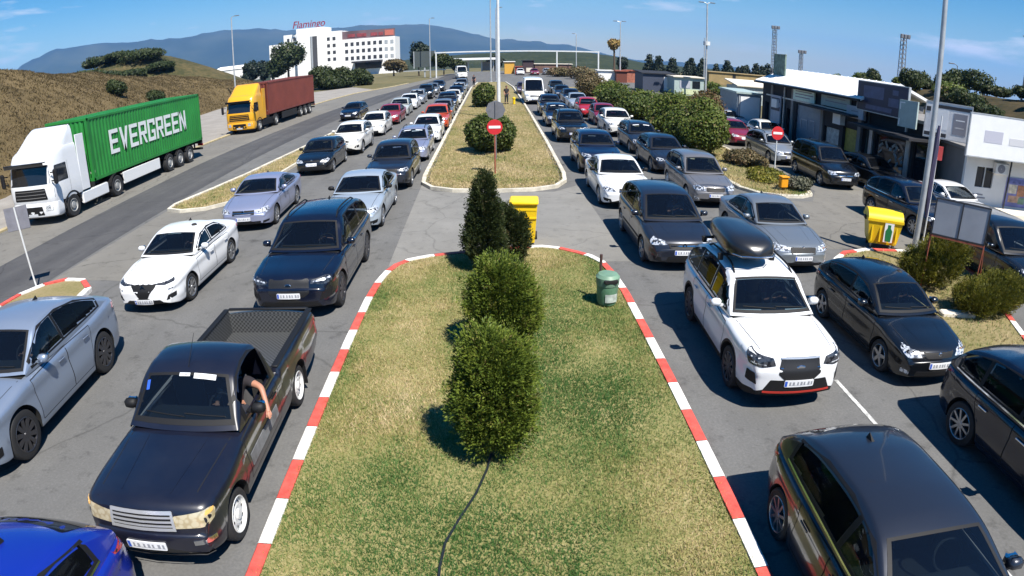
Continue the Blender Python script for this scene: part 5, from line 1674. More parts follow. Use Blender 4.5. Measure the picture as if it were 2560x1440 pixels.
# ---------------------------------------------------------------- lorries with containers
def tractor(name, pm, x, y, rz, label, trim, extra_white=True):
    """tall-cab tractor unit; origin on the ground under the front axle, facing -Y"""
    root = empty(name, (x, y, .004), rz)
    tag(root, label, 'lorry')
    prof = [(.92, -1.36, .86, 1.22), (1.0, -1.40, .86, 1.235), (1.3, -1.42, .86, 1.245), (1.62, -1.41, .86, 1.245), (1.70, -1.40, .86, 1.24), (2.1, -1.31, .86, 1.22), (2.55, -1.21, .86, 1.20), (2.62, -1.18, .86, 1.195), (2.78, -1.10, .86, 1.19), (2.95, -.98, .86, 1.18), (3.05, -.80, .86, 1.17), (3.12, -.62, .86, 1.15)]
    def loft(prof, bow=.13, n=16):
        vs, fs = [], []
        half = [(0.0, 0), (.35, 0), (.65, 0), (.86, 0), (.96, .06), (1.0, .16)]
        for (z, yf, yb, w) in prof:
            ring = []
            for (fx, dy) in half:
                ring.append((fx * w, yf + bow * fx * fx + dy, z))
            ring += [(w, (yf + yb) / 2, z), (w, yb - .06, z), (w - .06, yb, z), (0, yb, z)]
            full = ring + [(-p[0], p[1], p[2]) for p in ring[-2:0:-1]]
            m = len(full); vs += full
        k = len(prof)
        for i in range(k - 1):
            for j in range(m):
                q = (j + 1) % m
                fs.append((i*m+j, i*m+q, (i+1)*m+q, (i+1)*m+j))
        fs += [tuple(range(m-1, -1, -1)), tuple(range((k-1)*m, k*m))]
        return vs, fs
    b = MB(); vs, fs = loft(prof); b.add(vs, fs)
    cab = b.build('cab', pm, root, 40)
    bv = BVHTree.FromPolygons([Vector(v) for v in vs], fs)
    def fr(u, z):
        h = bv.ray_cast(Vector((u, -5, z)), Vector((0, 1, 0)))
        return (h[0], h[1] if h[1].y < 0 else -h[1]) if h[0] else (Vector((u, -1.2, z)), Vector((0, -1, 0)))
    def sd(sx):
        def f(yy, z):
            h = bv.ray_cast(Vector((sx * 4, yy, z)), Vector((-sx, 0, 0)))
            n = h[1] if h[0] else None
            return (h[0], n if n.x * sx > 0 else -n) if h[0] else (Vector((sx * 1.2, yy, z)), Vector((sx, 0, 0)))
        return f
    to_obj(grid_patch(rounded([(-1.12, 1.74), (1.12, 1.74), (1.06, 2.52), (-1.06, 2.52)], .08), fr, .006, .15), 'windscreen', M['glass_flat'], root)
    to_obj(grid_patch(rounded([(-.92, 1.10), (.92, 1.10), (.86, 1.58), (-.86, 1.58)], .05), fr, .006, .2), 'grille', M['black'], root)
    for z in (1.2, 1.34, 1.48):
        to_obj(grid_patch([(-.84, z), (.84, z), (.84, z + .025), (-.84, z + .025)], fr, .018, .3), 'grille_bar', trim, root)
    q = MB(); q.rbox((0, -1.40, 2.66), (2.24, .30, .05), .02); q.box((0, -1.50, 2.61), (2.2, .03, .16), rx=.3)
    q.build('sun_visor', M['glass_flat'] if extra_white else M['black'], root)
    # air deflector on the roof
    dp = [(3.10, -.66, .84, 1.14), (3.2, -.52, .84, 1.13), (3.45, -.18, .84, 1.12), (3.7, .14, .84, 1.10), (3.88, .42, .84, 1.05), (3.94, .60, .82, .95)]
    b = MB(); vs2, fs2 = loft(dp, bow=.10); b.add(vs2, fs2)
    b.build('roof_deflector', pm, root, 40)
    for sx in (1, -1):
        to_obj(grid_patch(rounded([(-1.12, 1.72), (-.10, 1.72), (-.10, 2.44), (-.92, 2.44)], .05), sd(sx), .006, .3), 'side_window', M['glass_flat'], root)
        to_obj(grid_patch([(-1.18, .95), (-1.168, .95), (-1.168, 2.5), (-1.18, 2.5)], sd(sx), .004, .3, 0), 'door_seam', M['dark'], root)
        to_obj(grid_patch([(-.02, .95), (-.008, .95), (-.008, 2.5), (-.02, 2.5)], sd(sx), .004, .3, 0), 'door_seam', M['dark'], root)
        q = MB(); q.rbox((sx * 1.50, -1.28, 2.02), (.20, .16, .62), .05); q.box((sx * 1.34, -1.24, 2.2), (.24, .05, .05)); q.box((sx * 1.34, -1.24, 1.85), (.24, .05, .05))
        q.build('mirror', M['black'], root)
        # wing collector behind the cab
        q = MB(); q.rbox((sx * 1.21, 1.12, 2.2), (.05, .62, 2.5), .02)
        q.build('side_fairing', pm, root)
        # wheel arch and steps
        q = MB()
        pts = [(sx * 1.20, .60 * math.cos(t), .52 + .60 * math.sin(t)) for t in np.linspace(0, math.pi, 13)]
        q.tube(pts, .06, 6)
        q.build('wheel_arch', M['black'], root)
    # bumper
    bp = [(.34, -1.30, -.66, 1.18), (.40, -1.40, -.66, 1.23), (.62, -1.45, -.66, 1.245), (.9, -1.45, -.66, 1.245), (.96, -1.42, -.66, 1.24)]
    b = MB(); vs3, fs3 = loft(bp, bow=.16); b.add(vs3, fs3)
    b.build('bumper', pm, root, 40)
    bv2 = BVHTree.FromPolygons([Vector(v) for v in vs3], fs3)
    def fb(u, z):
        h = bv2.ray_cast(Vector((u, -5, z)), Vector((0, 1, 0)))
        return (h[0], h[1] if h[1].y < 0 else -h[1]) if h[0] else (Vector((u, -1.3, z)), Vector((0, -1, 0)))
    for sx in (1, -1):
        to_obj(grid_patch(rounded([(sx * .74, .62), (sx * 1.10, .64), (sx * 1.14, .86), (sx * .78, .86)], .03), fb, .008, .2), 'headlight', M['lamp'], root)
    to_obj(grid_patch(rounded([(-.62, .46), (.62, .46), (.58, .84), (-.58, .84)], .04), fb, .006, .3), 'bumper_intake', M['black'], root)
    to_obj(grid_patch([(-.26, .42), (.26, .42), (.26, .54), (-.26, .54)], fb, .02, .3), 'number_plate', M['plate'], root)
    # chassis, tank, skirts, wheels
    q = MB()
    for sx in (-.42, .42): q.box((sx, 2.1, .86), (.09, 5.4, .26))
    q.box((0, 3.55, 1.04), (.9, .9, .09)); q.box((0, 2.2, .72), (1.2, .7, .3)); q.box((0, 1.25, 1.3), (1.1, .4, .8))
    q.build('chassis', M['dark'], root)
    for sx in (1, -1):
        q = MB(); q.rbox((sx * 1.13, 1.86, .62), (.16, 2.15, .52), .04)
        q.build('side_skirt', pm if extra_white else M['black'], root)
        q = MB()
        pts = [(sx * .98, 3.7 + .60 * math.cos(t), .52 + .60 * math.sin(t)) for t in np.linspace(.15, math.pi - .15, 11)]
        for a_, b_ in zip(pts, pts[1:]):
            q.add([(a_[0] - .28, a_[1], a_[2]), (a_[0] + .28, a_[1], a_[2]), (b_[0] + .28, b_[1], b_[2]), (b_[0] - .28, b_[1], b_[2])], [(0, 1, 2, 3)])
        q.build('mudguard', M['black'], root)
    truck_wheels(root, [0, 3.7], dual=[3.7])
    return root

def truck_wheels(root, ys, dual=(), r=.51):
    key = 'truckwheel'
    if key not in WHEELS:
        b = MB(); hw = .16
        b.lathe([(r*.56, -hw*.9), (r*.9, -hw), (r*.975, -hw*.85), (r, -hw*.6), (r, hw*.6), (r*.975, hw*.85), (r*.9, hw), (r*.56, hw*.9)], 28, axis='X', close=True)
        ty = b.mesh('tyre'); smooth(ty, 30); ty.materials.append(M['rubber'])
        q = MB()
        q.lathe([(r*.57, hw*.9), (r*.53, hw*.95), (r*.5, hw*.6), (r*.36, hw*.2), (r*.30, hw*.85), (r*.2, hw*.95), (0, hw*1.0)], 24, axis='X')
        for k in range(10):
            a = 2*math.pi*k/10; q.lathe([(.016, hw*.9), (.016, hw*.98), (0, hw*.98)], 6, c=(0, r*.26*math.cos(a), r*.26*math.sin(a)), axis='X')
        ri = q.mesh('rim'); smooth(ri, 30); ri.materials.append(M['truck_rim'])
        WHEELS[key] = (ty, ri)
    ty, ri = WHEELS[key]
    for y in ys:
        for sx in (1, -1):
            for k, off in enumerate((1.08, .74) if y in dual else (1.08,)):
                w = bpy.data.objects.new('wheel', ty); C.objects.link(w); w.parent = root
                w.location = (sx * off, y, r); w.rotation_euler = (0, 0, 0 if sx > 0 else math.pi)
                if k == 0:
                    o = bpy.data.objects.new('rim', ri); C.objects.link(o); o.parent = w
M['truck_rim'] = mat('grey_truck_rim', (.36, .36, .35), .5, .3)
M['frame_red'] = mat('brown_red_chassis', (.12, .025, .018), .6, var=.2)

def trailer(x, y, rz, axles, length, label, guard, fm):
    """skeletal container trailer; origin on the ground under its front end"""
    root = empty('container_trailer', (x, y, .004), rz)
    tag(root, label, 'trailer')
    q = MB()
    for sx in (-.5, .5):
        q.box((sx, length / 2, .98), (.12, length, .28))
    for t in np.linspace(.1, length - .1, 7): q.box((0, t, 1.0), (2.4 if t in (.1, length - .1) else 2.2, .12, .22))
    q.build('frame', fm, root)
    for sx in (1, -1):
        q = MB(); q.rbox((sx * 1.20, axles[0] - 3.15, .72), (.05, 3.9, .58), .015)
        q.build('side_guard', guard, root)
        q = MB(); q.box((sx * .75, 2.2, .5), (.12, .14, .85)); q.box((sx * .75, 2.2, .06), (.28, .3, .06))
        q.build('landing_leg', M['dark'], root)
        for a in axles:
            q = MB()
            pts = [(sx * 1.06, a + .585 * math.cos(t), .52 + .585 * math.sin(t)) for t in np.linspace(.5, math.pi - .5, 8)]
            for a_, b_ in zip(pts, pts[1:]):
                q.add([(a_[0] - .17, a_[1], a_[2]), (a_[0] + .17, a_[1], a_[2]), (b_[0] + .17, b_[1], b_[2]), (b_[0] - .17, b_[1], b_[2])], [(0, 1, 2, 3)])
            q.build('mudguard', M['black'], root)
    q = MB(); q.rbox((0, length - .02, .55), (2.35, .08, .14), .02)
    for sx in (-.6, .6): q.box((sx, length - .08, .78), (.08, .08, .36))
    q.build('rear_bumper', M['dark'], root)
    for sx in (1, -1):
        q = MB(); q.rbox((sx * 1.0, length + .01, .80), (.4, .05, .14), .02); q.build('taillight', M['red_lens'], root)
    truck_wheels(root, axles)
    return root

def container(name, col_m, x, y, rz, z, label, H=2.9, L=12.19, text=None):
    root = empty(name, (x, y, z), rz)
    tag(root, label, 'container')
    W = 2.44
    # corrugated long walls
    def corr_wall(length, axis, pos, h0, h1, period, depth, q, out):
        pr = []
        s_ = .18
        n = max(1, int((length - 2 * s_) / period))
        per = (length - 2 * s_) / n
        for i in range(n):
            a = s_ + i * per
            pr += [(a, 0), (a + per * .26, 0), (a + per * .5, -depth), (a + per * .76, -depth)]
        pr.append((length - s_, 0))
        vs = []
        for (t, d) in pr:
            for h in (h0, h1):
                vs.append((pos + out * d, t, h) if axis == 'y' else (t - length / 2, pos + out * d, h))
        fs = [(2*i, 2*i+2, 2*i+3, 2*i+1) for i in range(len(pr) - 1)]
        q.add(vs, fs)
    for sx in (1, -1):
        q = MB(); corr_wall(L, 'y', sx * (W / 2 - .012), .14, H - .1, .278, .036, q, sx)
        q.build('side_wall', col_m, root, 20, recalc=True)
    q = MB(); corr_wall(W, 'x', .012, .14, H - .1, .25, .04, q, -1); q.build('front_wall', col_m, root, 20)
    q = MB(); q.box((0, L / 2, H - .03), (W - .1, L - .1, .03))
    for k in range(42): q.box((0, .25 + k * (L - .5) / 41, H - .012), (W - .25, .11, .016))
    q.build('roof', col_m, root)
    q = MB()
    for sx in (1, -1):
        q.box((sx * (W / 2 - .05), L / 2, H - .05), (.1, L, .1)); q.box((sx * (W / 2 - .05), L / 2, .07), (.1, L, .14))
        for yy in (.07, L - .07): q.box((sx * (W / 2 - .068), yy, H / 2), (.142, .142, H - .02))
    for yy in (.05, L - .05):
        q.box((0, yy, H - .055), (W - .2, .1, .105)); q.box((0, yy, .07), (W - .2, .1, .139))
    q.build('corner_frame', col_m, root, 30)
    for sx in (1, -1):
        for yy in (.08, L - .08):
            for zz in (.06, H - .06):
                q = MB(); q.box((sx * (W / 2 - .082), yy, zz), (.17, .18, .124)); q.build('corner_casting', M['frame_red'] if name != 'shipping_container' else col_m, root)
    for sx in (1, -1):
        q = MB(); q.box((sx * .57, L - .03, H / 2), (1.1, .05, H - .26)); dr = q.build('door', col_m, root)
        q = MB()
        for dx in (-.25, .25): q.tube([(sx * .57 + dx, L + .02, .15), (sx * .57 + dx, L + .02, H - .15)], .02, 6)
        q.build('lock_rod', M['chrome'], dr)
    if text:
        x_ = text[0]
        for ch in text[3]:
            q = MB(); lw, lh, s_ = text[1] * .69, text[1], text[1] * .165     # block capitals, drawn as strokes
            def bx(a, b_, c, d): q.box(((a + b_) / 2, 0, (c + d) / 2), (b_ - a, .008, d - c))
            def dg(p, r_): q.add([(p[0] - s_*.55, -.004, p[1]), (p[0] + s_*.55, -.004, p[1]), (r_[0] + s_*.55, -.004, r_[1]), (r_[0] - s_*.55, -.004, r_[1])] + [(p[0] - s_*.55, .004, p[1]), (p[0] + s_*.55, .004, p[1]), (r_[0] + s_*.55, .004, r_[1]), (r_[0] - s_*.55, .004, r_[1])], [(0, 1, 2, 3), (7, 6, 5, 4), (0, 4, 5, 1), (2, 6, 7, 3), (1, 5, 6, 2), (3, 7, 4, 0)])
            if ch == 'V': dg((lw/2, 0), (s_*.55, lh)); dg((lw/2, 0), (lw - s_*.55, lh))
            else:
                bx(0, s_, 0, lh)
                if ch == 'E': bx(s_, lw, 0, s_); bx(s_, lw*.9, (lh - s_)/2, (lh + s_)/2); bx(s_, lw, lh - s_, lh)
                if ch == 'R': bx(s_, lw, lh - s_, lh); bx(lw - s_, lw, lh*.55, lh - s_); bx(s_, lw, lh*.40, lh*.40 + s_*.9); dg((lw - s_*.55, 0), (lw*.55, lh*.40))
                if ch == 'G': bx(s_, lw, lh - s_, lh); bx(s_, lw, 0, s_); bx(lw - s_, lw, s_, lh*.5); bx(lw*.5, lw - s_, lh*.5 - s_*.9, lh*.5); bx(lw - s_, lw, lh - s_*1.8, lh - s_)
                if ch == 'N': bx(lw - s_, lw, 0, lh); dg((lw - s_*.6, 0), (s_*.6, lh))
            o = q.build('letter', M['lettering'], root, 30)
            o.rotation_euler = (0, 0, R(90)); o.location = (W / 2 + .006, x_, text[2])
            x_ += lw + text[1] * .125
    return root
M['lettering'] = mat('white_lettering', (.74, .76, .74), .6, var=.08, vscale=4)
M['cont_green'] = mat('green_container_paint', (.022, .20, .036), .45, var=.18, vscale=.8)
M['cont_rust'] = mat('brown_red_container_paint', (.165, .040, .026), .55, var=.18, vscale=.7)
M['yellow_cab'] = paint('yellow_lorry_paint', (.72, .36, .010), dust=.08)

XT = -19.42
tractor('lorry_tractor', P['white'], XT + .08, 22.8, 0, 'white tall-cab lorry tractor pulling the green container on the left road', M['alloy'])
trailer(XT, 24.6, 0, [7.75, 9.07, 10.39], 12.4, 'dark container trailer with pale side guards under the green container', M['white_paint'], M['dark'])
container('shipping_container', M['cont_green'], XT, 24.75, 0, 1.13, 'green corrugated shipping container with white EVERGREEN lettering', text=(1.72, 1.16, .93, 'EVERGREEN'))
ang = R(-3)
X2, Y2 = -19.9, 49.0
def on2(d): return (X2 - math.sin(ang) * d, Y2 + math.cos(ang) * d)
tractor('lorry_tractor', M['yellow_cab'], X2, Y2, ang, 'yellow tall-cab lorry tractor with black grille pulling the brown-red container', M['yellow_cab'], False)
trailer(*on2(2.0), ang, [8.2, 9.52, 10.84], 12.5, 'dark container trailer under the brown-red container', M['dark'], M['dark'])
container('cargo_container', M['cont_rust'], *on2(2.1), ang, 1.13, 'brown-red corrugated shipping container behind the yellow lorry cab', H=2.75)
# ---------------------------------------------------------------- shops on the right, hotel, far buildings
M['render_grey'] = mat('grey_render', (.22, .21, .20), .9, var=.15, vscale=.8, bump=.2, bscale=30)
M['render_dark'] = mat('dark_shop_wall', (.020, .020, .024), .8, var=.2, vscale=.7)  # shade of the shop fronts is lowered into this colour; dark roofs share it
M['render_white'] = mat('white_render', (.76, .75, .72), .85, var=.06, vscale=.8)
M['roof_white'] = mat('white_metal_roof', (.80, .80, .79), .5, var=.05, vscale=.6)
M['shutter'] = mat('blue_grey_shutter', (.22, .27, .32), .5, .2, var=.1)
M['sign_green'] = mat('pale_green_sign', (.66, .82, .70), .5, var=.06)
M['sign_grey'] = mat('grey_green_sign', (.36, .44, .42), .5, var=.1)
M['sign_lilac'] = mat('lilac_grey_sign', (.40, .41, .46), .5, var=.1)
M['sign_navy'] = mat('navy_billboard', (.012, .018, .058), .35, var=.3, vscale=.9)
M['sign_pale'] = mat('slate_blue_panel', (.085, .10, .19), .4, var=.2)
M['sign_white'] = mat('white_billboard', (.80, .80, .80), .4, var=.03)
M['ink'] = mat('grey_print', (.24, .24, .27), .6)
M['ink_dark'] = mat('dark_print', (.03, .03, .035), .6)
M['poster_yellow'] = mat('yellow_poster', (.30, .27, .05), .5, var=.3, vscale=5)
M['poster_pale'] = mat('pale_poster', (.42, .46, .44), .5, var=.4, vscale=4)
M['cream'] = mat('cream_concrete', (.66, .60, .50), .85, var=.1, vscale=1.5)
M['rust'] = mat('rusty_red_iron', (.28, .075, .040), .7, var=.4, vscale=6)
M['galv'] = mat('galvanised_steel', (.52, .53, .53), .45, .5, var=.15, vscale=3)
M['brown_wall'] = mat('brown_fence_panels', (.30, .22, .10), .9, var=.25, vscale=.5)

def box_obj(name, c, d, m, parent, rz=0, r=0):
    q = MB()
    (q.rbox(c, d, r, rz=rz) if r else q.box(c, d, rz=rz))
    return q.build(name, m, parent, 30)

def signboard(label, name, c, size, rz, m, marks=(), frame=None, cat='sign', group=None):
    """flat board with thickness; faces local -Y; marks = (x, z, w, h, material) on its face"""
    root = empty(name, c, rz)
    tag(root, label, cat, group)
    box_obj('panel', (0, 0, 0), (size[0], .10, size[1]), m, root)
    if frame is not None:
        q = MB()
        for sx in (-1, 1): q.box((sx * (size[0] / 2 + .02), 0, 0), (.045, .13, size[1] + .08))
        for sz in (-1, 1): q.box((0, 0, sz * (size[1] / 2 + .02)), (size[0] - .005, .126, .045))
        q.build('frame', frame, root)
    for k, (x, z, w, h, mm) in enumerate(marks):
        box_obj('lettering', (x, -.052 - .002 * (k % 3), z), (w, .012, h), mm, root)
    return root

FACE_W = R(-90)          # a board that faces the road (-X)
# --- long shop block with the white roof
bN = empty('shop_building', (19.6, 29.4, 0)); tag(bN, 'long low shop block with white sloping roof and shuttered shaded front', 'building')
L_ = 13.7
def wall_with_openings(name, length, height, ops, m, parent, th=.25):
    """wall along +Y facing -X at x=0 with real openings (y0, y1, z0, z1)"""
    q = MB()
    ys = sorted({0, length} | {o[0] for o in ops} | {o[1] for o in ops})
    for a, b in zip(ys, ys[1:]):
        mid = (a + b) / 2
        op = [o for o in ops if o[0] < mid < o[1]]
        if not op: q.box((th / 2, mid, height / 2), (th, b - a, height))
        else:
            o = op[0]
            if o[2] > 0.01: q.box((th / 2, mid, o[2] / 2), (th, b - a, o[2]))
            q.box((th / 2, mid, (o[3] + height) / 2), (th, b - a, height - o[3]))
    return q.build(name, m, parent)
ops = [(.6, 2.1, .8, 2.2), (2.5, 4.3, .9, 1.95), (4.9, 8.2, .02, 2.85), (8.9, 9.6, .1, 2.4), (12.2, 13.2, .02, 2.5)]
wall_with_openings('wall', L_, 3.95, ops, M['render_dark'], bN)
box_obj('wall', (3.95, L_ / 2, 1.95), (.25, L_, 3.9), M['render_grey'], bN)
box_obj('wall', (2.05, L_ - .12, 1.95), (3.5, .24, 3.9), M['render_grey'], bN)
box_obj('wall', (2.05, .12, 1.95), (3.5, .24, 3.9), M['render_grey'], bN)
for k, o in enumerate(ops):
    y, z = (o[0] + o[1]) / 2, (o[2] + o[3]) / 2; w, h = o[1] - o[0], o[3] - o[2]
    if k in (2,):
        q = MB()
        for i in range(14): q.box((.16 - .012 * (i % 2), y, o[2] + (i + .5) * h / 14), (.04, w, h / 14 * .98))
        sh = q.build('roller_shutter', M['shutter'], bN)
        q = MB()
        for (yy, zz, ww, hh) in ((y + .6, 1.9, .9, .06), (y + .2, 1.6, .06, .6), (y - .5, 1.95, .6, .06), (y - .8, 1.5, .06, .8), (y + 1.05, 1.6, .06, .55)): q.box((.115, yy, zz), (.03, ww, hh))
        q.build('shutter_bar', M['sign_lilac'], sh)
    else:
        f = box_obj('window', (.18, y, z), (.03, w, h), {0: M['poster_yellow'], 1: M['poster_pale']}.get(k, M['glass_flat']), bN)
        q = MB()
        for yy in (o[0] + .03, o[1] - .03): q.box((.15, yy, z), (.06, .06, h))
        for zz in (o[2] + .03, o[3] - .03): q.box((.15, y, zz), (.06, w - .12, .06))
        q.build('window_frame', M['black'], f)
q = MB()          # roof: a white single slope, eave over the front
n = 2
ev, rg = 3.98, 4.98
pr = [(-.55, ev), (2.1, rg), (4.2, ev + .3), (4.2, ev + .15), (2.1, rg - .15), (-.55, ev - .14)]
vs = [(x, y, z) for y in (-.3, L_ + .3) for x, z in pr]
q.add(vs, [(i, (i + 1) % 6, 6 + (i + 1) % 6, 6 + i) for i in range(6)] + [tuple(range(5, -1, -1)), tuple(range(6, 12))])
for k in range(19):
    y = -.2 + k * (L_ + .4) / 18
    q.add([(-.55, y - .02, ev + .03), (-.55, y + .02, ev + .03), (2.1, y + .02, rg + .03), (2.1, y - .02, rg + .03), (-.55, y - .02, ev), (-.55, y + .02, ev), (2.1, y + .02, rg), (2.1, y - .02, rg)], [(0, 3, 2, 1), (0, 1, 5, 4), (1, 2, 6, 5), (3, 0, 4, 7), (2, 3, 7, 6)])
q.build('roof', M['roof_white'], bN)
box_obj('gutter', (-.60, L_ / 2, 3.86), (.10, L_ + .6, .12), M['black'], bN)
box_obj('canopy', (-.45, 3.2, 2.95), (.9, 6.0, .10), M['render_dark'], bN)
for y in (.3, 4.6, 8.7, 12.0): box_obj('pillar', (-.04, y, 1.95), (.08, .32, 3.9), M['render_grey'], bN)
box_obj('cable_duct', (-.05, 6.6, 3.02), (.08, 12.6, .09), M['galv'], bN)
for y in (2.3, 10.9): box_obj('air_conditioner', (-.22, y, 2.55), (.34, .85, .58), M['white_paint'], bN)
box_obj('downpipe', (-.08, 9.9, 1.9), (.09, .09, 3.8), M['galv'], bN)
# signs on that front
lines = lambda w, zs, m: [(dx, z, ww, .055, m) for (dx, z, ww) in zs]
signboard('pale green sign with dark lines of text above the shutter', 'shop_sign', (19.46, 36.35, 3.48), (2.9, .78), FACE_W, M['sign_green'], lines(0, [(0, .2, 2.2), (.1, .02, 2.5), (-.1, -.16, 2.0)], M['ink']))
signboard('dull grey-green shop sign right beside the pale green one', 'shop_sign', (19.46, 32.35, 3.55), (3.3, .80), FACE_W, M['sign_grey'], lines(0, [(.1, .12, 2.1), (.1, -.1, 2.4)], M['ink']))
signboard('small lilac-grey sign hung low beside the navy billboard', 'shop_sign', (19.38, 30.0, 3.15), (1.7, .66), FACE_W, M['sign_lilac'], lines(0, [(0, .06, .7), (.05, -.12, .5)], M['ink']))
signboard('upright dark blue and white banner on the shop wall behind the parked cars', 'banner', (19.45, 40.4, 2.15), (1.5, 1.9), FACE_W, M['sign_lilac'], [(0, .62, 1.3, .34, M['sign_navy']), (0, .05, 1.4, .30, M['sign_navy']), (.2, .34, .8, .08, M['ink'])])
# grey hoarding box on the far end of the roof
t = empty('roof_hoarding', (20.4, 42.1, 4.2)); tag(t, 'weathered green and grey square hoarding standing on the white roof', 'sign')
for sx in (-.75, .75): box_obj('post', (.1, sx, .9), (.08, .08, 1.9), M['galv'], t)
box_obj('panel', (0, 0, 1.05), (.1, 1.9, 1.55), mat('weathered_green_panel', (.16, .22, .18), .8, var=.5, vscale=3), t)
# --- dark middle shop with the navy billboard
bM = empty('shop_building', (19.9, 23.7, 0)); tag(bM, 'dark flat-roofed shop under the navy billboard', 'building')
opsM = [(.3, 1.5, .05, 2.35), (2.2, 4.9, .15, 2.25)]
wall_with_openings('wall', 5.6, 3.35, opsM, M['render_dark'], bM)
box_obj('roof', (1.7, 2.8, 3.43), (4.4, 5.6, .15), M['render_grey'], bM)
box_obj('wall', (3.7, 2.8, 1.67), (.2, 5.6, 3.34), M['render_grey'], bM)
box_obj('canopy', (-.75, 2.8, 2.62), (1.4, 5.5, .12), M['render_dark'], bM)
wn_ = box_obj('window', (.16, 3.55, 1.2), (.03, 2.7, 2.1), M['glass_flat'], bM)
rng = random.Random(4)
q = MB()
for i in range(26):
    q.box((.135, 2.4 + rng.random() * 2.2, .4 + rng.random() * 1.6), (.012, .08 + .35 * rng.random(), .05 + .12 * rng.random()), rx=rng.uniform(-1, 1))
q.build('window_graphic', mat('pale_window_graphic', (.40, .41, .42), .6, var=.3), wn_)
box_obj('door', (.15, .9, 1.2), (.05, 1.15, 2.3), M['glass_flat'], bM)
for y in (1.85, 5.2): box_obj('pillar', (-.05, y, 1.3), (.09, .3, 2.6), M['galv'], bM)
nb = signboard('big navy billboard with slate-blue panels standing over the dark shop front', 'billboard', (19.35, 27.5, 4.14), (4.5, 1.5), FACE_W, M['sign_navy'],
    [(-.75, .25, 1.9, .62, M['sign_pale']), (1.1, -.10, .9, .42, M['sign_pale']), (-.2, -.52, 2.4, .22, M['sign_pale']), (1.2, .40, .5, .25, M['sign_pale'])], frame=M['galv'])
for x in (-1.9, 1.9): box_obj('support', (x, .3, -.62), (.09, .09, 1.5), M['galv'], nb)
# --- white kiosk at the near end, angle set towards the sun so its front reads brighter
KA = R(-14)
bS = empty('kiosk_building', (20.3, 21.7, 0), KA); tag(bS, 'white shop kiosk with posters under the white billboards at the right frame edge', 'building')
# local +X runs along the front, -Y faces the camera side
def wl(c, d, m, name='wall'): return box_obj(name, c, d, m, bS)
wl((.3, .1, 1.3), (.6, .2, 2.6), M['render_white']); wl((1.05, .1, 2.3), (.9, .2, .6), M['render_white']); wl((1.05, .1, .55), (.9, .2, 1.1), M['render_white'])
wl((4.5, .1, 1.3), (6.0, .2, 2.6), M['render_white'])
wl((.1, 2.6, 1.3), (.2, 4.8, 2.6), M['render_grey'])
w1 = wl((1.05, .12, 1.55), (.9, .05, .9), M['glass_flat'], 'window'); box_obj('window_frame', (1.05, .06, 1.55), (.05, .06, .9), M['galv'], w1)
wl((3.7, 2.4, 2.72), (7.8, 6.2, .14), M['render_grey'], 'roof')
wl((3.7, -.75, 2.56), (7.8, .3, .08), M['render_dark'], 'eaves')
q = MB(); q.rbox((1.72, -.16, 2.05), (.66, .28, .50), .03); ac = q.build('air_conditioner', M['white_paint'], bS)
q = MB(); q.lathe([(.19, -.012), (.19, 0), (.02, -.01)], 16, axis='Y', c=(1.66, -.305, 2.05)); q.build('fan_grille', M['ink'], ac)
q = MB(); q.tube([(2.05, -.42, 0), (2.05, -.42, 2.5)], .04, 8); q.build('post', M['ink_dark'], bS)
po = wl((2.85, -.02, 1.05), (1.25, .03, 1.3), mat('printed_food_poster', (.22, .22, .46), .5, var=.35, vscale=2), 'poster')
for k, (dx, dz, w, h, cc) in enumerate([(-.25, .15, .45, .4, (.62, .55, .42)), (.22, .1, .40, .5, (.45, .20, .10)), (-.1, -.3, .6, .3, (.50, .30, .2)), (.32, -.35, .35, .3, (.2, .3, .2)), (0, .5, 1.0, .18, (.12, .14, .35))]):
    box_obj('poster_print', (2.85 + dx, -.04, 1.05 + dz), (w, .012 + .001 * k, h), mat('poster_ink', cc, .6, var=.4, vscale=6), po)
for (x, z, w) in ((.75, .78, .7), (.85, .64, .8)): box_obj('lettering', (x, -.008, z), (w, .02, .06), M['ink'], bS)
st = empty('concrete_steps', (0, 0, 0)); tag(st, 'cream concrete step and low wall in front of the white kiosk', 'steps')
st.location = (20.3, 21.7, 0); st.rotation_euler = (0, 0, KA)
for k, (dy, h) in enumerate(((-1.0, .34), (-1.75, .16))): box_obj('step', (3.6, dy, h / 2 + .004), (6.8, 1.2 - .3 * k, h), M['cream'], st)
def kpt(x, y): return (20.3 + x * math.cos(KA) - y * math.sin(KA), 21.7 + x * math.sin(KA) + y * math.cos(KA))
wx, wy = kpt(2.05, -1.0)
signboard('large white billboard with faint grey print above the kiosk at the right frame edge', 'billboard', (wx, wy, 3.42), (5.4, 1.75), KA, M['sign_white'],
    [(-1.5, .0, .9, .5, mat('pale_grey_print', (.48, .48, .55), .6)), (.1, -.1, 1.6, .3, mat('faint_grey_print', (.58, .58, .60), .6)), (1.4, -.45, 1.2, .2, M['sign_lilac'])], frame=M['galv'])
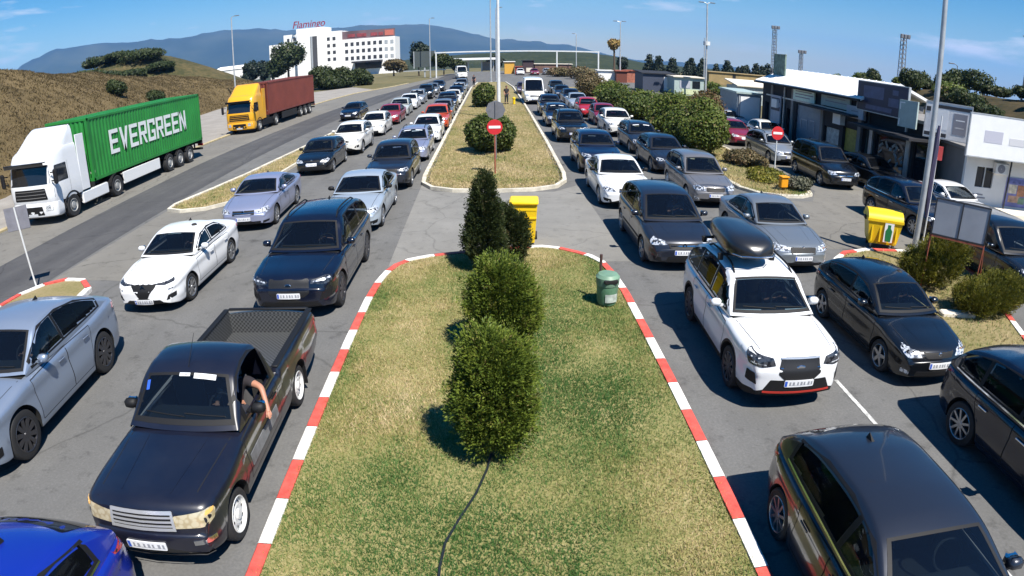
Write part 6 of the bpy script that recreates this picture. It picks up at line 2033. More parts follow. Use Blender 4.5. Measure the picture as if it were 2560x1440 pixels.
# barber style board between the two billboards
sb = signboard('grey and white board with a big phone picture left of the white billboard', 'shop_sign', (19.35, 22.25, 3.72), (2.0, 1.5), R(-46), mat('silver_board', (.68, .68, .68), .5, var=.2, vscale=2),
    [(-.3, .05, .62, .86, M['sign_white']), (.55, -.05, .6, .9, M['ink']), (.55, .12, .4, .05, M['sign_white']), (.55, -.04, .4, .05, M['sign_white']), (.55, -.2, .4, .05, M['sign_white']), (-.95, .45, .3, .2, M['ink_dark']), (.2, .6, 1.6, .14, M['ink_dark']), (-.5, -.62, 1.0, .16, M['ink_dark'])], frame=M['galv'])
signboard('small bright red square sign hanging under the canopy', 'shop_sign', (18.35, 21.6, 2.42), (.60, .58), R(-42), mat('bright_red_sign', (.62, .08, .07), .5), [(0, 0, .16, .3, mat('pale_red_print', (.75, .30, .28), .6))])
signboard('plain grey board with white brackets behind the lamp post', 'shop_sign', (18.9, 24.6, 3.7), (1.1, 1.25), R(-75), M['sign_grey'], [(-.35, .5, .3, .05, M['sign_white']), (-.47, .35, .05, .35, M['sign_white']), (-.47, -.4, .05, .3, M['sign_white'])])
# storage box beyond the shops
t = empty('storage_box', (19.2, 45.6, 0), R(-6)); tag(t, 'grey storage box with a bright white front at the far end of the shops', 'storage box')
box_obj('body', (0, 1.4, 1.42), (1.9, 5.2, 2.75), M['shutter'], t); box_obj('white_door', (.08, -1.23, 1.42), (1.55, .06, 2.35), M['sign_white'], t)
q = MB(); q.box((0, 1.4, 2.87), (2.15, 5.5, .14)); q.build('roof', M['sign_grey'], t)
for sx in (-.80, .92): box_obj('door_post', (sx, -1.25, 1.35), (.08, .08, 2.6), M['galv'], t)
# low buildings beyond the hedge
def hut(name, label, x, y, w, d, h, wm, rm, ops, rz=0, cat='building', slope=.0):
    t = empty(name, (x, y, -.03), rz); tag(t, label, cat)
    box_obj('wall', (0, 0, h / 2), (w, d, h), wm, t)
    q = MB(); q.add([(-w/2-.25, -d/2-.25, h), (w/2+.25, -d/2-.25, h), (w/2+.25, d/2+.25, h+slope), (-w/2-.25, d/2+.25, h+slope), (-w/2-.25, -d/2-.25, h+.12), (w/2+.25, -d/2-.25, h+.12), (w/2+.25, d/2+.25, h+slope+.12), (-w/2-.25, d/2+.25, h+slope+.12)],
        [(0, 3, 2, 1), (4, 5, 6, 7), (0, 1, 5, 4), (1, 2, 6, 5), (2, 3, 7, 6), (3, 0, 4, 7)])
    q.build('roof', rm, t)
    for (nm, cx, cz, ww, hh, mm) in ops: box_obj(nm, (cx, -d/2 - .012, cz), (ww, .05, hh), mm, t)
    return t
hut('site_cabin', 'dark slate cabin with a white door beyond the hedge', 23.0, 88, 4.6, 5, 2.6, mat('slate_cabin', (.045, .055, .085), .6), M['render_dark'], [('door', 1.3, 1.25, 1.2, 2.0, M['sign_white'])], slope=.2)
hut('ticket_kiosk', 'small kiosk with a flat pale roof and posters beyond the hedge', 26.3, 84, 4.2, 4, 2.45, M['sign_grey'], M['cream'], [('window', -.6, 1.5, 1.5, 1.0, M['sign_lilac']), ('window', 1.0, 1.5, 1.1, 1.0, M['glass_flat']), ('poster', .2, .5, 2.4, .7, mat('pale_lime_poster', (.55, .60, .38), .6, var=.2))])
hut('white_cabin', 'plain white cabin left of the two brown cabins', 20.2, 112, 2.9, 3, 2.0, M['render_white'], M['render_white'], [])
hut('brown_cabin', 'dark brown-red cabin right beside the thin lamp post', 22.6, 110.5, 1.9, 3, 2.05, mat('brown_red_cabin', (.13, .035, .02), .7), M['rust'], [])
hut('brick_cabin', 'lighter brick-red cabin with pale stains', 25.0, 112, 2.3, 3, 2.15, mat('brick_red_cabin', (.34, .12, .075), .8, var=.4, vscale=2), M['rust'], [])
hut('panel_fence_building', 'long ochre panelled building below the row of dark conifers', 51.0, 126, 14, 4, 2.5, M['brown_wall'], M['brown_wall'], [('door', -1.4, 1.2, .7, 2.3, M['dark'])])
hut('low_house', 'low grey shed with a mottled wall right of the ticket kiosk', 31.5, 74, 4.2, 4, 2.2, M['poster_pale'], M['cream'], [('window', 0, 1.2, 1.6, 1.0, M['ink'])], slope=.6)
hut('low_house', 'white-walled low house far left below the mountains', -109, 262, 20, 9, 5.5, M['render_white'], M['render_white'], [], slope=1.5)
# plaza buildings
cp = empty('toll_canopy', (-4.2, 168, 0)); tag(cp, 'wide white canopy roof spanning the road far ahead', 'canopy')
box_obj('canopy_roof', (0, 0, 3.35), (11.5, 6, .5), M['roof_white'], cp)
for x in (-5, -1.5, 2, 5): box_obj('column', (x, 0, 1.5), (.4, .4, 3.2), M['galv'], cp)
box_obj('booth', (3.2, 1, 1.3), (2.0, 3, 2.4), M['render_grey'], cp); box_obj('booth', (-3.2, 1.4, 1.3), (2.6, 3, 2.4), M['render_grey'], cp)
hut('orange_kiosk', 'small orange-yellow kiosk in the plaza far ahead', 4.3, 146, 2.2, 3, 2.8, mat('orange_kiosk', (.62, .34, .05), .6), M['render_white'], [])
hut('red_kiosk', 'small bright red kiosk beside the orange one', 6.3, 144, 1.4, 2, 1.7, mat('bright_red_kiosk', (.50, .02, .03), .5), M['rust'], [])
hut('dark_kiosk', 'dark brown kiosk with a pale lower front in the plaza', 8.8, 150, 2.6, 3, 3.0, mat('dark_brown_kiosk', (.05, .03, .035), .7), M['render_dark'], [('poster', .2, .8, 1.4, 1.0, M['cream'])])
hut('long_shelter', 'long low shelter with a cream roof edge at the far end of the plaza', 14.6, 150, 8.6, 3, 2.2, mat('brown_shelter', (.16, .09, .065), .8, var=.3, vscale=1), M['cream'], [('counter', 1, .7, 6, .5, M['ink'])])
# --- hotel
H = empty('hotel', (0, 300, -4.2)); tag(H, 'white multi-storey hotel with red roof lettering and rows of dark windows', 'hotel')
HW = mat('white_hotel_render', (.82, .81, .78), .8)
def hb_(nm, x0, x1, z1, y0, d, m): return box_obj(nm, ((x0 + x1) / 2, y0 + d / 2, z1 / 2), (x1 - x0, d, z1), m, H)
O = 4.2
hb_('main_wing', -70.0, -44.4, 14.6 + O, 0, 16, HW)
hb_('middle_block', -78.4, -70.0, 19.2 + O, -.6, 16, HW)
hb_('tower', -92.2, -78.4, 21.8 + O, -2.0, 15, HW)
hb_('left_wing', -108.2, -92.2, 15.4 + O, 3, 14, HW)
hb_('left_wing', -100.2, -92.2, 19.6 + O, 2.4, 14, HW)
box_obj('sign_parapet', (-57.2, 1.0, 16.6 + O), (25.4, .8, 3.9), mat('grey_red_parapet', (.13, .085, .095), .7, var=.5, vscale=.12), H)
for k, (x, w) in enumerate([(-65.5, 3.6), (-60.5, 4.6), (-54.5, 3.2), (-51.2, 2.2)]):
    box_obj('roof_letters', (x, .55, 16.3 + O), (w, .3, 1.6), mat('dull_red_letters', (.26, .05, .055), .6, var=.4, vscale=.8), H)
box_obj('roof_letters', (-47.2, .55, 16.6 + O), (4.2, .3, 2.6), mat('orange_red_letters', (.50, .14, .10), .6, var=.2), H)
box_obj('stair_recess', (-83.6, -2.02, 10.8 + O - 1), (3.4, .2, 15.5), mat('dark_recess', (.06, .06, .065), .7), H)
box_obj('stair_fin', (-84.6, -2.2, 10.8 + O - 1), (.9, .3, 15.5), M['galv'], H)
wm = mat('hotel_window', (.05, .05, .055), .25)
for r_ in range(3):
    for c_ in range(9):
        x = -67.9 + c_ * 2.75; z = 12.1 + O - r_ * 3.45
        box_obj('window', (x, -.03, z), (1.5, .14, 1.75), wm if c_ < 7 else M['galv'], H)
for r_ in range(4):
    for x in (-76.6, -73.8): box_obj('window', (x, -.63, 15.6 + O - r_ * 3.35), (1.45, .14, 1.6), wm, H)
for (x, z) in ((-97.8, 17.0), (-94.6, 17.2), (-105.4, 12.9), (-102.2, 13.1), (-98.8, 13.3), (-95.4, 13.5)): box_obj('window', (x, 2.3 if x > -100.2 else 2.93, z + O), (1.2, .2, 1.5), wm, H)
box_obj('entrance_canopy', (-57.5, -3.0, 3.2 + O), (14, 6, .8), M['render_dark'], H)
box_obj('entrance', (-57.5, -.08, 1.2 + O), (13, .2, 3.2), M['glass_flat'], H)
cu = bpy.data.curves.new('roof_sign', 'FONT'); cu.body = 'Flamingo'; cu.size = 5.0; cu.extrude = .12; cu.shear = .25; cu.offset = .02
to_ = bpy.data.objects.new('tmp', cu); C.objects.link(to_)
dg = bpy.context.evaluated_depsgraph_get()
me = bpy.data.meshes.new_from_object(to_.evaluated_get(dg)); bpy.data.objects.remove(to_); me.materials.clear(); me.name = 'roof_sign'
o = link('roof_sign', me, H, [mat('dark_red_neon_letters', (.24, .02, .05), .5)]); o.location = (-94.5, -1.0, 22.3 + O); o.rotation_euler = (R(90), 0, 0); o.scale = (.92, 1, 1)
for x in np.linspace(-93, -79.5, 8): box_obj('sign_support', (x, -.7, 23.4 + O), (.12, .12, 3.2), M['galv'], H)
# ---------------------------------------------------------------- plants
def leaf_mat(name, stops, trans=.25, rough=.55):
    m, nt, b = new_mat(name)
    at = N(nt, 'ShaderNodeAttribute', attribute_name='tone')
    col = ramp(nt, at.outputs['Fac'], stops)
    nt.links.new(col, b.inputs['Base Color'])
    b.inputs['Roughness'].default_value = rough
    b.inputs['Specular IOR Level'].default_value = .25
    out = nt.nodes['Material Output']
    tr = N(nt, 'ShaderNodeBsdfTranslucent')
    nt.links.new(col, tr.inputs['Color'])
    mx = N(nt, 'ShaderNodeMixShader'); mx.inputs[0].default_value = trans
    nt.links.new(b.outputs[0], mx.inputs[1]); nt.links.new(tr.outputs[0], mx.inputs[2])
    nt.links.new(mx.outputs[0], out.inputs['Surface'])
    return m
M['thuja'] = leaf_mat('thuja_sprays', [(0, (.042, .066, .009)), (.4, (.098, .142, .019)), (.8, (.175, .215, .030)), (1, (.22, .18, .06))], .2)
M['thuja_dark'] = leaf_mat('dark_cypress_sprays', [(0, (.016, .028, .009)), (.6, (.042, .058, .017)), (.93, (.085, .092, .035)), (1, (.11, .085, .04))], .15)
M['bush'] = leaf_mat('dark_bush_leaves', [(0, (.022, .040, .007)), (.55, (.055, .082, .015)), (.9, (.11, .13, .03)), (1, (.12, .11, .05))], .2)
M['hedge'] = leaf_mat('hedge_leaves', [(0, (.030, .055, .008)), (.5, (.080, .115, .017)), (.85, (.145, .17, .035)), (1, (.17, .13, .06))], .25)
M['hedge_red'] = leaf_mat('reddish_hedge_leaves', [(0, (.045, .050, .012)), (.5, (.10, .085, .028)), (.85, (.18, .095, .05)), (1, (.21, .09, .055))], .25)
M['tree'] = leaf_mat('tree_leaves', [(0, (.016, .027, .008)), (.5, (.035, .052, .016)), (.9, (.07, .088, .032)), (1, (.10, .10, .05))], .25)
M['conifer'] = leaf_mat('conifer_needles', [(0, (.008, .014, .009)), (.6, (.018, .030, .018)), (1, (.035, .048, .03))], .1)
M['dry_bush'] = leaf_mat('dry_shrub_leaves', [(0, (.05, .045, .018)), (.5, (.12, .10, .045)), (.85, (.20, .15, .075)), (1, (.26, .17, .10))], .25)
M['grey_bush'] = leaf_mat('grey_green_leaves', [(0, (.05, .055, .035)), (.6, (.11, .115, .075)), (1, (.19, .18, .13))], .2)
M['juniper'] = leaf_mat('golden_juniper_sprays', [(0, (.045, .052, .008)), (.45, (.115, .120, .016)), (.85, (.22, .20, .026)), (1, (.26, .20, .05))], .2)
M['bark'] = mat('bark', (.09, .065, .045), .9, var=.3, vscale=8, bump=.6, bscale=20)

def leaf_mesh(name, blobs, n, size, seed, asp=1.0, up=.25, fill=.55, droop=0.0):
    """small leaf-sized quads through the volume of several blobs; blobs = (centre, radii)"""
    g = np.random.default_rng(seed)
    vol = np.array([b[1][0] * b[1][1] + b[1][1] * b[1][2] + b[1][0] * b[1][2] for b in blobs]); vol = vol / vol.sum()
    pick = g.choice(len(blobs), n, p=vol)
    cen = np.array([b[0] for b in blobs], float)[pick]; rad = np.array([b[1] for b in blobs], float)[pick]
    d = g.normal(size=(n, 3)); d /= np.linalg.norm(d, axis=1)[:, None]
    rr = fill + (1 - fill) * g.random(n) ** .6
    # knobbly outline: push some directions out, others in
    k = g.normal(size=(10, 3)); k /= np.linalg.norm(k, axis=1)[:, None]
    lump = np.zeros(n)
    for i in range(10): lump += np.exp(-((d - k[i]) ** 2).sum(1) / .25) * g.uniform(-.22, .26)
    rr = rr * (1 + lump) * (1 + .07 * g.normal(size=n))
    p = cen + d * rr[:, None] * rad
    p[:, 2] = np.maximum(p[:, 2], .02)
    nrm = d * .8 + g.normal(size=(n, 3)) * .55; nrm[:, 2] += up
    nrm /= np.linalg.norm(nrm, axis=1)[:, None]
    a = np.cross(nrm, np.tile([0, 0, 1.0], (n, 1)) + g.normal(size=(n, 3)) * .35); a /= np.linalg.norm(a, axis=1)[:, None] + 1e-9
    b = np.cross(nrm, a)
    s = size * g.uniform(.55, 1.35, n)[:, None]
    a = a * s * .5; b = b * s * .5 * asp
    v = np.stack([p - a * .35 - b, p + a - b * .1, p + a * .25 + b, p - a + b * .1], 1).reshape(-1, 3)
    me = bpy.data.meshes.new(name)
    me.vertices.add(4 * n); me.vertices.foreach_set('co', v.astype(np.float32).ravel())
    me.loops.add(4 * n); me.loops.foreach_set('vertex_index', np.arange(4 * n, dtype=np.int32))
    me.polygons.add(n); me.polygons.foreach_set('loop_start', np.arange(0, 4 * n, 4, dtype=np.int32)); me.polygons.foreach_set('loop_total', np.full(n, 4, np.int32))
    me.update(calc_edges=True)
    at = me.attributes.new('tone', 'FLOAT', 'FACE')
    cl = np.array([mn.noise(Vector(q) * (1.1 / max(size * 6, .25))) for q in p[:: max(1, n // 4000)]])
    tone = g.random(n) ** 1.25
    step = max(1, n // 4000)
    tone = np.clip(tone * .62 + .30 + .38 * np.repeat(cl, step)[:n], 0, 1)
    at.data.foreach_set('value', tone.astype(np.float32))
    return me

def spray_mesh(name, blobs, n, seed, length=.2, per=34, leaf=.03):
    """scale-leaf conifer: fan-shaped sprays growing up and outward, each a fan of small leaflets"""
    g = np.random.default_rng(seed)
    vol = np.array([b[1][0] * b[1][2] + b[1][1] * b[1][2] for b in blobs]); vol = vol / vol.sum()
    pick = g.choice(len(blobs), n, p=vol)
    cen = np.array([b[0] for b in blobs], float)[pick]; rad = np.array([b[1] for b in blobs], float)[pick]
    d = g.normal(size=(n, 3)); d[:, 2] *= .9; d /= np.linalg.norm(d, axis=1)[:, None]
    base = cen + d * rad * (.62 + .34 * g.random(n))[:, None]
    out = d * np.array([1, 1, .45]); out += np.array([0, 0, .75]) + g.normal(size=(n, 3)) * .30
    out /= np.linalg.norm(out, axis=1)[:, None]
    side = np.cross(out, g.normal(size=(n, 3))); side /= np.linalg.norm(side, axis=1)[:, None]
    ln = length * g.uniform(.55, 1.5, n)
    t = g.random((n, per)) ** .8; s = g.uniform(-1, 1, (n, per)) * (.16 + .30 * np.sin(np.pi * np.minimum(t * .85 + .1, 1)))
    p = base[:, None] + out[:, None] * (t * ln[:, None])[..., None] + side[:, None] * (s * ln[:, None])[..., None] + g.normal(size=(n, per, 3)) * .007
    p = p.reshape(-1, 3); p[:, 2] = np.maximum(p[:, 2], .02); m = len(p)
    ax = np.repeat(out, per, 0) + np.repeat(side, per, 0) * (s.reshape(-1)[:, None] * 1.6) + g.normal(size=(m, 3)) * .2
    ax /= np.linalg.norm(ax, axis=1)[:, None]
    wd = np.repeat(side, per, 0) + g.normal(size=(m, 3)) * .5
    wd -= ax * (wd * ax).sum(1)[:, None]; wd /= np.linalg.norm(wd, axis=1)[:, None]
    L = (leaf * g.uniform(.7, 1.5, m))[:, None]
    v = np.stack([p - ax * L * .5, p + wd * L * .26, p + ax * L * .75, p - wd * L * .26], 1).reshape(-1, 3)
    me = bpy.data.meshes.new(name)
    me.vertices.add(4 * m); me.vertices.foreach_set('co', v.astype(np.float32).ravel())
    me.loops.add(4 * m); me.loops.foreach_set('vertex_index', np.arange(4 * m, dtype=np.int32))
    me.polygons.add(m); me.polygons.foreach_set('loop_start', np.arange(0, 4 * m, 4, dtype=np.int32)); me.polygons.foreach_set('loop_total', np.full(m, 4, np.int32))
    me.update(calc_edges=True)
    tone = np.repeat(np.clip(g.normal(.48, .20, n), 0, 1), per) + .10 * g.normal(size=m)
    at = me.attributes.new('tone', 'FLOAT', 'FACE'); at.data.foreach_set('value', np.clip(tone, 0, 1).astype(np.float32))
    return me

def conifer_shrub(name, label, x, y, z, blobs, n, m, seed, length=.2, leaf=.03):
    root = empty(name, (x, y, z)); tag(root, label, 'shrub')
    link('foliage', spray_mesh('sprays', blobs, n, seed, length, 34, leaf), root, [m])
    h = max(b[0][2] + b[1][2] for b in blobs)
    q = MB(); q.tube([(0, 0, -.05), (.02, .01, h * .45), (0, 0, h * .8)], [.05, .035, .012], 7); q.build('trunk', M['bark'], root)
    return root

def plant(name, label, x, y, z, blobs, n, size, m, seed, cat, group=None, trunk=None, asp=1.0, up=.25, fill=.55):
    root = empty(name, (x, y, z)); tag(root, label, cat, group)
    link('crown' if trunk else 'foliage', leaf_mesh('leaves', blobs, n, size, seed, asp, up, fill), root, [m])
    q = MB()
    g = random.Random(seed)
    if trunk:
        h, r0 = trunk
        q.tube([(0, 0, -.1), (.03, 0, h * .5), (0, .04, h)], [r0, r0 * .75, r0 * .5], 8)
        for k in range(6):
            a = g.uniform(0, 6.28); c, rad = blobs[k % len(blobs)]
            q.tube([(0, 0, h * g.uniform(.55, .95)), ((c[0] * .5 + rad[0] * .3 * math.cos(a)), c[1] * .5 + rad[1] * .3 * math.sin(a), (h + c[2]) / 2), (c[0] + rad[0] * .6 * math.cos(a), c[1] + rad[1] * .6 * math.sin(a), c[2] + rad[2] * .2)], [r0 * .4, r0 * .25, r0 * .08], 5)
        q.build('trunk', M['bark'], root)
    else:
        for k in range(7):
            a = g.uniform(0, 6.28); c, rad = blobs[k % len(blobs)]
            q.tube([(.04 * math.cos(a), .04 * math.sin(a), 0), (c[0] * .7 + rad[0] * .35 * math.cos(a), c[1] * .7 + rad[1] * .35 * math.sin(a), c[2] * .9)], [max(.012, rad[0] * .03), .006], 5)
        q.build('stems', M['bark'], root)
    return root

# conifers down the middle of the near island
conifer_shrub('thuja_shrub', 'nearest oval thuja on the lawn, with the black cable running from its foot', -.05, 6.95, .08,
      [((0, 0, .58), (.43, .40, .52)), ((.02, .0, 1.05), (.42, .38, .46)), ((-.12, .02, .80), (.36, .34, .46)), ((.18, -.04, .78), (.32, .30, .50)), ((.03, 0, 1.40), (.38, .36, .34)), ((-.06, 0, 1.62), (.24, .22, .24)), ((.2, 0, 1.25), (.26, .26, .4))], 2500, M['thuja'], 11)
conifer_shrub('thuja_shrub', 'roundest bright green thuja in the middle of the row on the lawn', .13, 10.15, .08,
      [((0, 0, .60), (.50, .46, .56)), ((.05, 0, 1.05), (.48, .44, .50)), ((-.16, 0, .88), (.42, .4, .54)), ((.26, 0, .72), (.36, .36, .50)), ((-.03, 0, 1.40), (.33, .30, .30)), ((0, 0, .32), (.48, .44, .32))], 2700, M['thuja'], 12, .2, .032)
conifer_shrub('cypress_shrub', 'tall dark pointed cypress at the back of the row, left of the yellow bin', -.20, 14.35, .08,
      [((0, 0, .72), (.42, .40, .66)), ((.02, 0, 1.25), (.34, .32, .58)), ((.02, 0, 1.75), (.20, .20, .42)), ((.04, 0, 2.1), (.09, .09, .24))], 2100, M['thuja_dark'], 13, .18, .034)
conifer_shrub('cypress_shrub', 'smaller dark cypress pressed against the foot of the yellow bin', .50, 14.8, .08,
      [((0, 0, .50), (.33, .31, .48)), ((.05, 0, .85), (.26, .25, .38)), ((-.2, 0, 1.0), (.2, .2, .44))], 1000, M['thuja_dark'], 14, .17, .034)
# bushes on the second island
plant('laurel_bush', 'big round dark bush right behind the nearest no-entry sign', -.03, 31.9, .08, [((0, 0, 1.0), (1.18, 1.1, .95)), ((-.55, .1, .95), (.72, .7, .85)), ((.6, .1, .9), (.66, .66, .85)), ((.1, 0, 1.5), (.8, .8, .5))], 22000, .11, M['bush'], 21, 'bush')
plant('laurel_bush', 'clipped dark bush at the foot of the tall white lamp post', -.55, 57.8, .08, [((0, 0, 1.15), (1.05, 1.0, 1.1)), ((.1, 0, 1.6), (.9, .9, .65)), ((-.3, 0, .9), (.8, .8, .8))], 7000, .19, M['bush'], 22, 'bush')
# hedge bushes on the right island
rg = random.Random(7)
hb_spec = [(11.4, 31.8, 2.6, 1.5, 'hedge', 'leafy green bush at the near end of the right-hand hedge'), (11.2, 33.4, 3.0, 1.7, 'hedge', 'bushy green hedge plant beside the white SUV, casting dark shade'), (12.7, 35.8, 3.1, 1.6, 'hedge_red', 'rust-tinted bush showing behind the near green hedge bushes'),
           (11.2, 38.6, 2.8, 1.7, 'hedge', 'green hedge bush just behind the shading one'), (12.6, 42, 2.7, 1.8, 'hedge', 'broad green hedge bush in the middle of the hedge'), (11.2, 47, 2.2, 1.8, 'bush', 'dark green hedge bush opposite the red cars'),
           (12.4, 51.5, 2.2, 1.9, 'hedge', 'green hedge bush beyond the red cars'), (11.4, 57, 2.1, 2.0, 'bush', 'dark hedge bush opposite the ice-blue saloon'), (12.3, 63, 2.3, 2.1, 'hedge', 'hedge bush far along, opposite the white van'), (11.6, 72, 3.0, 1.9, 'dry_bush', 'tall olive-brown bush at the far end of the hedge')]
for i, (x, y, h, r_, mm, lab) in enumerate(hb_spec):
    bl = [((rg.uniform(-.6, .6) * r_ * .6, rg.uniform(-.6, .6) * r_, h * rg.uniform(.42, .62)), (r_ * rg.uniform(.5, .8), r_ * rg.uniform(.6, .9), h * rg.uniform(.34, .44))) for _ in range(6)]
    plant('hedge_bush', lab, x, y, .08, bl, 18000 if y < 45 else 8000, .12 if y < 45 else .17, M[mm], 30 + i, 'bush', 'bushes of the right-hand hedge')
plant('low_shrub', 'low grey-green shrub at the rounded tip of the right-hand island', 12.75, 23.6, .08, [((0, 0, .28), (.62, .55, .30)), ((.3, .2, .25), (.4, .4, .26)), ((-.35, .3, .3), (.45, .4, .28))], 3500, .085, M['grey_bush'], 51, 'shrub')
plant('low_shrub', 'dry brownish shrub by the hedge end, left of the right no-entry sign', 12.4, 28.9, .08, [((0, 0, .42), (.8, .9, .42)), ((-.5, .5, .35), (.5, .6, .35)), ((.5, -.6, .3), (.5, .6, .32))], 4000, .10, M['dry_bush'], 52, 'shrub')
plant('low_shrub', 'yellow-green tufted shrub between the dry shrub and the orange litter box', 12.3, 26.0, .08, [((0, 0, .22), (.8, 1.1, .24)), ((-.6, -.8, .16), (.6, .7, .18))], 3500, .09, M['juniper'], 53, 'shrub')
# junipers under the notice board
conifer_shrub('juniper_shrub', 'rear golden-green juniper in front of the notice board panel', 11.3, 12.6, .08, [((0, 0, .6), (.85, .65, .56)), ((.45, .1, .95), (.65, .55, .44)), ((-.5, 0, .5), (.55, .5, .45))], 2000, M['juniper'], 54, .19)
conifer_shrub('juniper_shrub', 'nearer spreading juniper beside the leg of the notice board', 11.75, 10.85, .08, [((0, 0, .40), (1.0, .6, .40)), ((.65, .2, .48), (.7, .55, .42)), ((-.5, -.1, .34), (.55, .5, .32))], 2200, M['juniper'], 55, .19)
# shrubs on the embankment and hills
for i, (D_, u, h, r_, lab) in enumerate([((-39.6, 60.0), 0, 2.0, 1.5, 'dark shrub half way up the brown bank, nearer of two'), ((-39.0, 67.5), 0, 1.9, 1.5, 'dark shrub half way up the brown bank, farther of two'), ((-57, 47), 0, 2.2, 2.2, 'dark round shrub on the crest at the left')]):
    x, y = D_
    plant('bank_shrub', lab, x, y, f_emb(x, y) - .1, [((0, 0, h * .45), (r_ * .7, r_ * .7, h * .42)), ((r_ * .3, .2, h * .4), (r_ * .5, r_ * .5, h * .36)), ((-r_ * .3, 0, h * .6), (r_ * .45, r_ * .45, h * .32))], 2600, .2, M['tree'], 60 + i, 'shrub')
g2 = random.Random(12)
spots = [(-99, 131), (-92, 127), (-85, 124), (-79, 126), (-74, 131), (-95, 138), (-87, 134), (-80, 134)]
for i, (x, y) in enumerate(spots):
    r_ = g2.uniform(3.4, 5.4)
    plant('hill_scrub', 'dark green scrub thicket on the hill behind the bank', x, y, f_hill(x, y) - .3, [((0, 0, r_ * .35), (r_, r_, r_ * .26)), ((r_ * .5, .3, r_ * .3), (r_ * .6, r_ * .6, r_ * .26)), ((-r_ * .6, -.6, r_ * .2), (r_ * .6, r_ * .7, r_ * .22))], 3600, .42, M['tree'], 70 + i, 'shrub', 'scrub thickets on the left hill')
for i in range(54):
    y = 13 + i * 1.15 + g2.uniform(-1, 1); x = 43 + .05 * max(0, y - 30) + g2.uniform(-5.5, 6)
    h = g2.uniform(.9, 2.5); r_ = g2.uniform(1.0, 2.3)
    plant('slope_tree', 'small dark tree on the crest of the slope behind the shops', x, y, f_right(x, y) - .1, [((0, 0, h * .6), (r_ * .7, r_ * .8, h * .42)), ((r_ * .4, .3, h * .5), (r_ * .5, r_ * .5, h * .36)), ((-r_ * .4, 0, h * .75), (r_ * .4, r_ * .4, h * .3))], 1700, .22, M['tree'] if i % 3 else M['hedge'], 90 + i, 'tree', 'small trees on the slope behind the shops', trunk=(h * .5, .07))
# trees round the hotel and the plaza
def tree(label, x, y, h, r_, m, seed, n=4000, z=0, size=.5, group=None, name='broadleaf_tree'):
    gg = random.Random(seed)
    bl = [((0, 0, h * .66), (r_ * .75, r_ * .75, h * .30))] + [((gg.uniform(-.6, .6) * r_, gg.uniform(-.6, .6) * r_, h * gg.uniform(.38, .8)), (r_ * gg.uniform(.35, .55), r_ * gg.uniform(.35, .55), h * gg.uniform(.14, .24))) for _ in range(6)]
    return plant(name, label, x, y, z, bl, n, size, m, seed, 'tree', group, trunk=(h * .5, r_ * .07))
tree('bushy green tree in front of the hotel tower', -64.5, 198, 14.0, 7.0, M['tree'], 201, 7000, -1.2, .75)
tree('dark narrow tree left of the bushy one by the hotel', -76, 205, 9.0, 3.4, M['conifer'], 202, 3000, -1.4, .7)
tree('dark tree at the far left of the hotel', -86, 220, 9.5, 4.0, M['conifer'], 203, 3000, -1.6, .8)
tree('dense dark round tree right of the hotel', -18.2, 163, 9.2, 3.0, M['conifer'], 204, 4000, -.6, .5)
tree('brownish tree between the hotel and the dark billboard', -28, 185, 5.5, 4.0, M['dry_bush'], 205, 2500, -1.0, .6)
tree('green tree right of the dark billboard', -10.2, 141, 5.6, 2.4, M['tree'], 206, 3500, -.1, .42)
tree('lower green tree beside the far canopy', -7.6, 147, 4.2, 2.2, M['tree'], 207, 2500, -.3, .42)
tree('dark tree at the end of the middle island', 1.2, 178, 5.2, 3.2, M['conifer'], 208, 2500, -.9, .5)
for i, (x, y, h, r_) in enumerate([(-29.5, 111, 4.6, 3.0), (-25.8, 110.5, 4.0, 2.4), (-23.6, 116, 3.4, 2.2), (-31.5, 116, 4.2, 2.6), (-27.3, 109, 2.6, 2.4)]):
    plant('roadside_bush', ['tallest dark bush in the clump right of the red container', 'dark bush at the road end of the clump below the hotel', 'small bush at the right of the clump below the hotel', 'bush at the back of the clump below the hotel', 'low bush at the front of the clump below the hotel'][i], x, y, -.1,
          [((0, 0, h * .5), (r_ * .8, r_ * .8, h * .46)), ((r_ * .4, 0, h * .4), (r_ * .6, r_ * .6, h * .36)), ((-r_ * .4, .3, h * .6), (r_ * .5, r_ * .5, h * .34))], 4000, .34, M['tree'], 220 + i, 'bush', 'dark bushes below the hotel')
for i in range(24):
    y = 172 + g2.uniform(-8, 8); x = 45 + i * 1.7 + g2.uniform(-.7, .7); h = g2.uniform(4.6, 7.0); r_ = h * .34
    bl = [((0, 0, h * k), (r_ * (1.25 - k), r_ * (1.25 - k), h * .14)) for k in (.2, .36, .52, .68, .84)]
    plant('conifer_tree', 'dark pointed conifer in the row beyond the ochre building', x, y, -1.2, bl, 1600, .45, M['conifer'], 240 + i, 'tree', 'conifers in the far row on the right', trunk=(h * .8, .16), fill=.3)
tree('lone dark conifer left of the far row', 34.5, 165, 5.4, 1.9, M['conifer'], 260, 2000, -.8, .4, name='conifer_tree')
for i, (x, y, h) in enumerate([(16.5, 118, 2.6), (13.8, 128, 2.2), (28, 96, 2.2), (31, 88, 2.0)]):
    plant('plaza_bush', ['olive bush near the thin lamp posts in the plaza', 'olive bush by the gantry leg', 'green bush behind the brick cabin', 'green bush behind the ticket kiosk'][i], x, y, -.05, [((0, 0, h * .5), (2.4, 1.6, h * .45)), ((1.2, 0, h * .4), (1.4, 1.2, h * .36))], 2500, .3, M['dry_bush' if i < 2 else 'hedge'], 270 + i, 'bush')
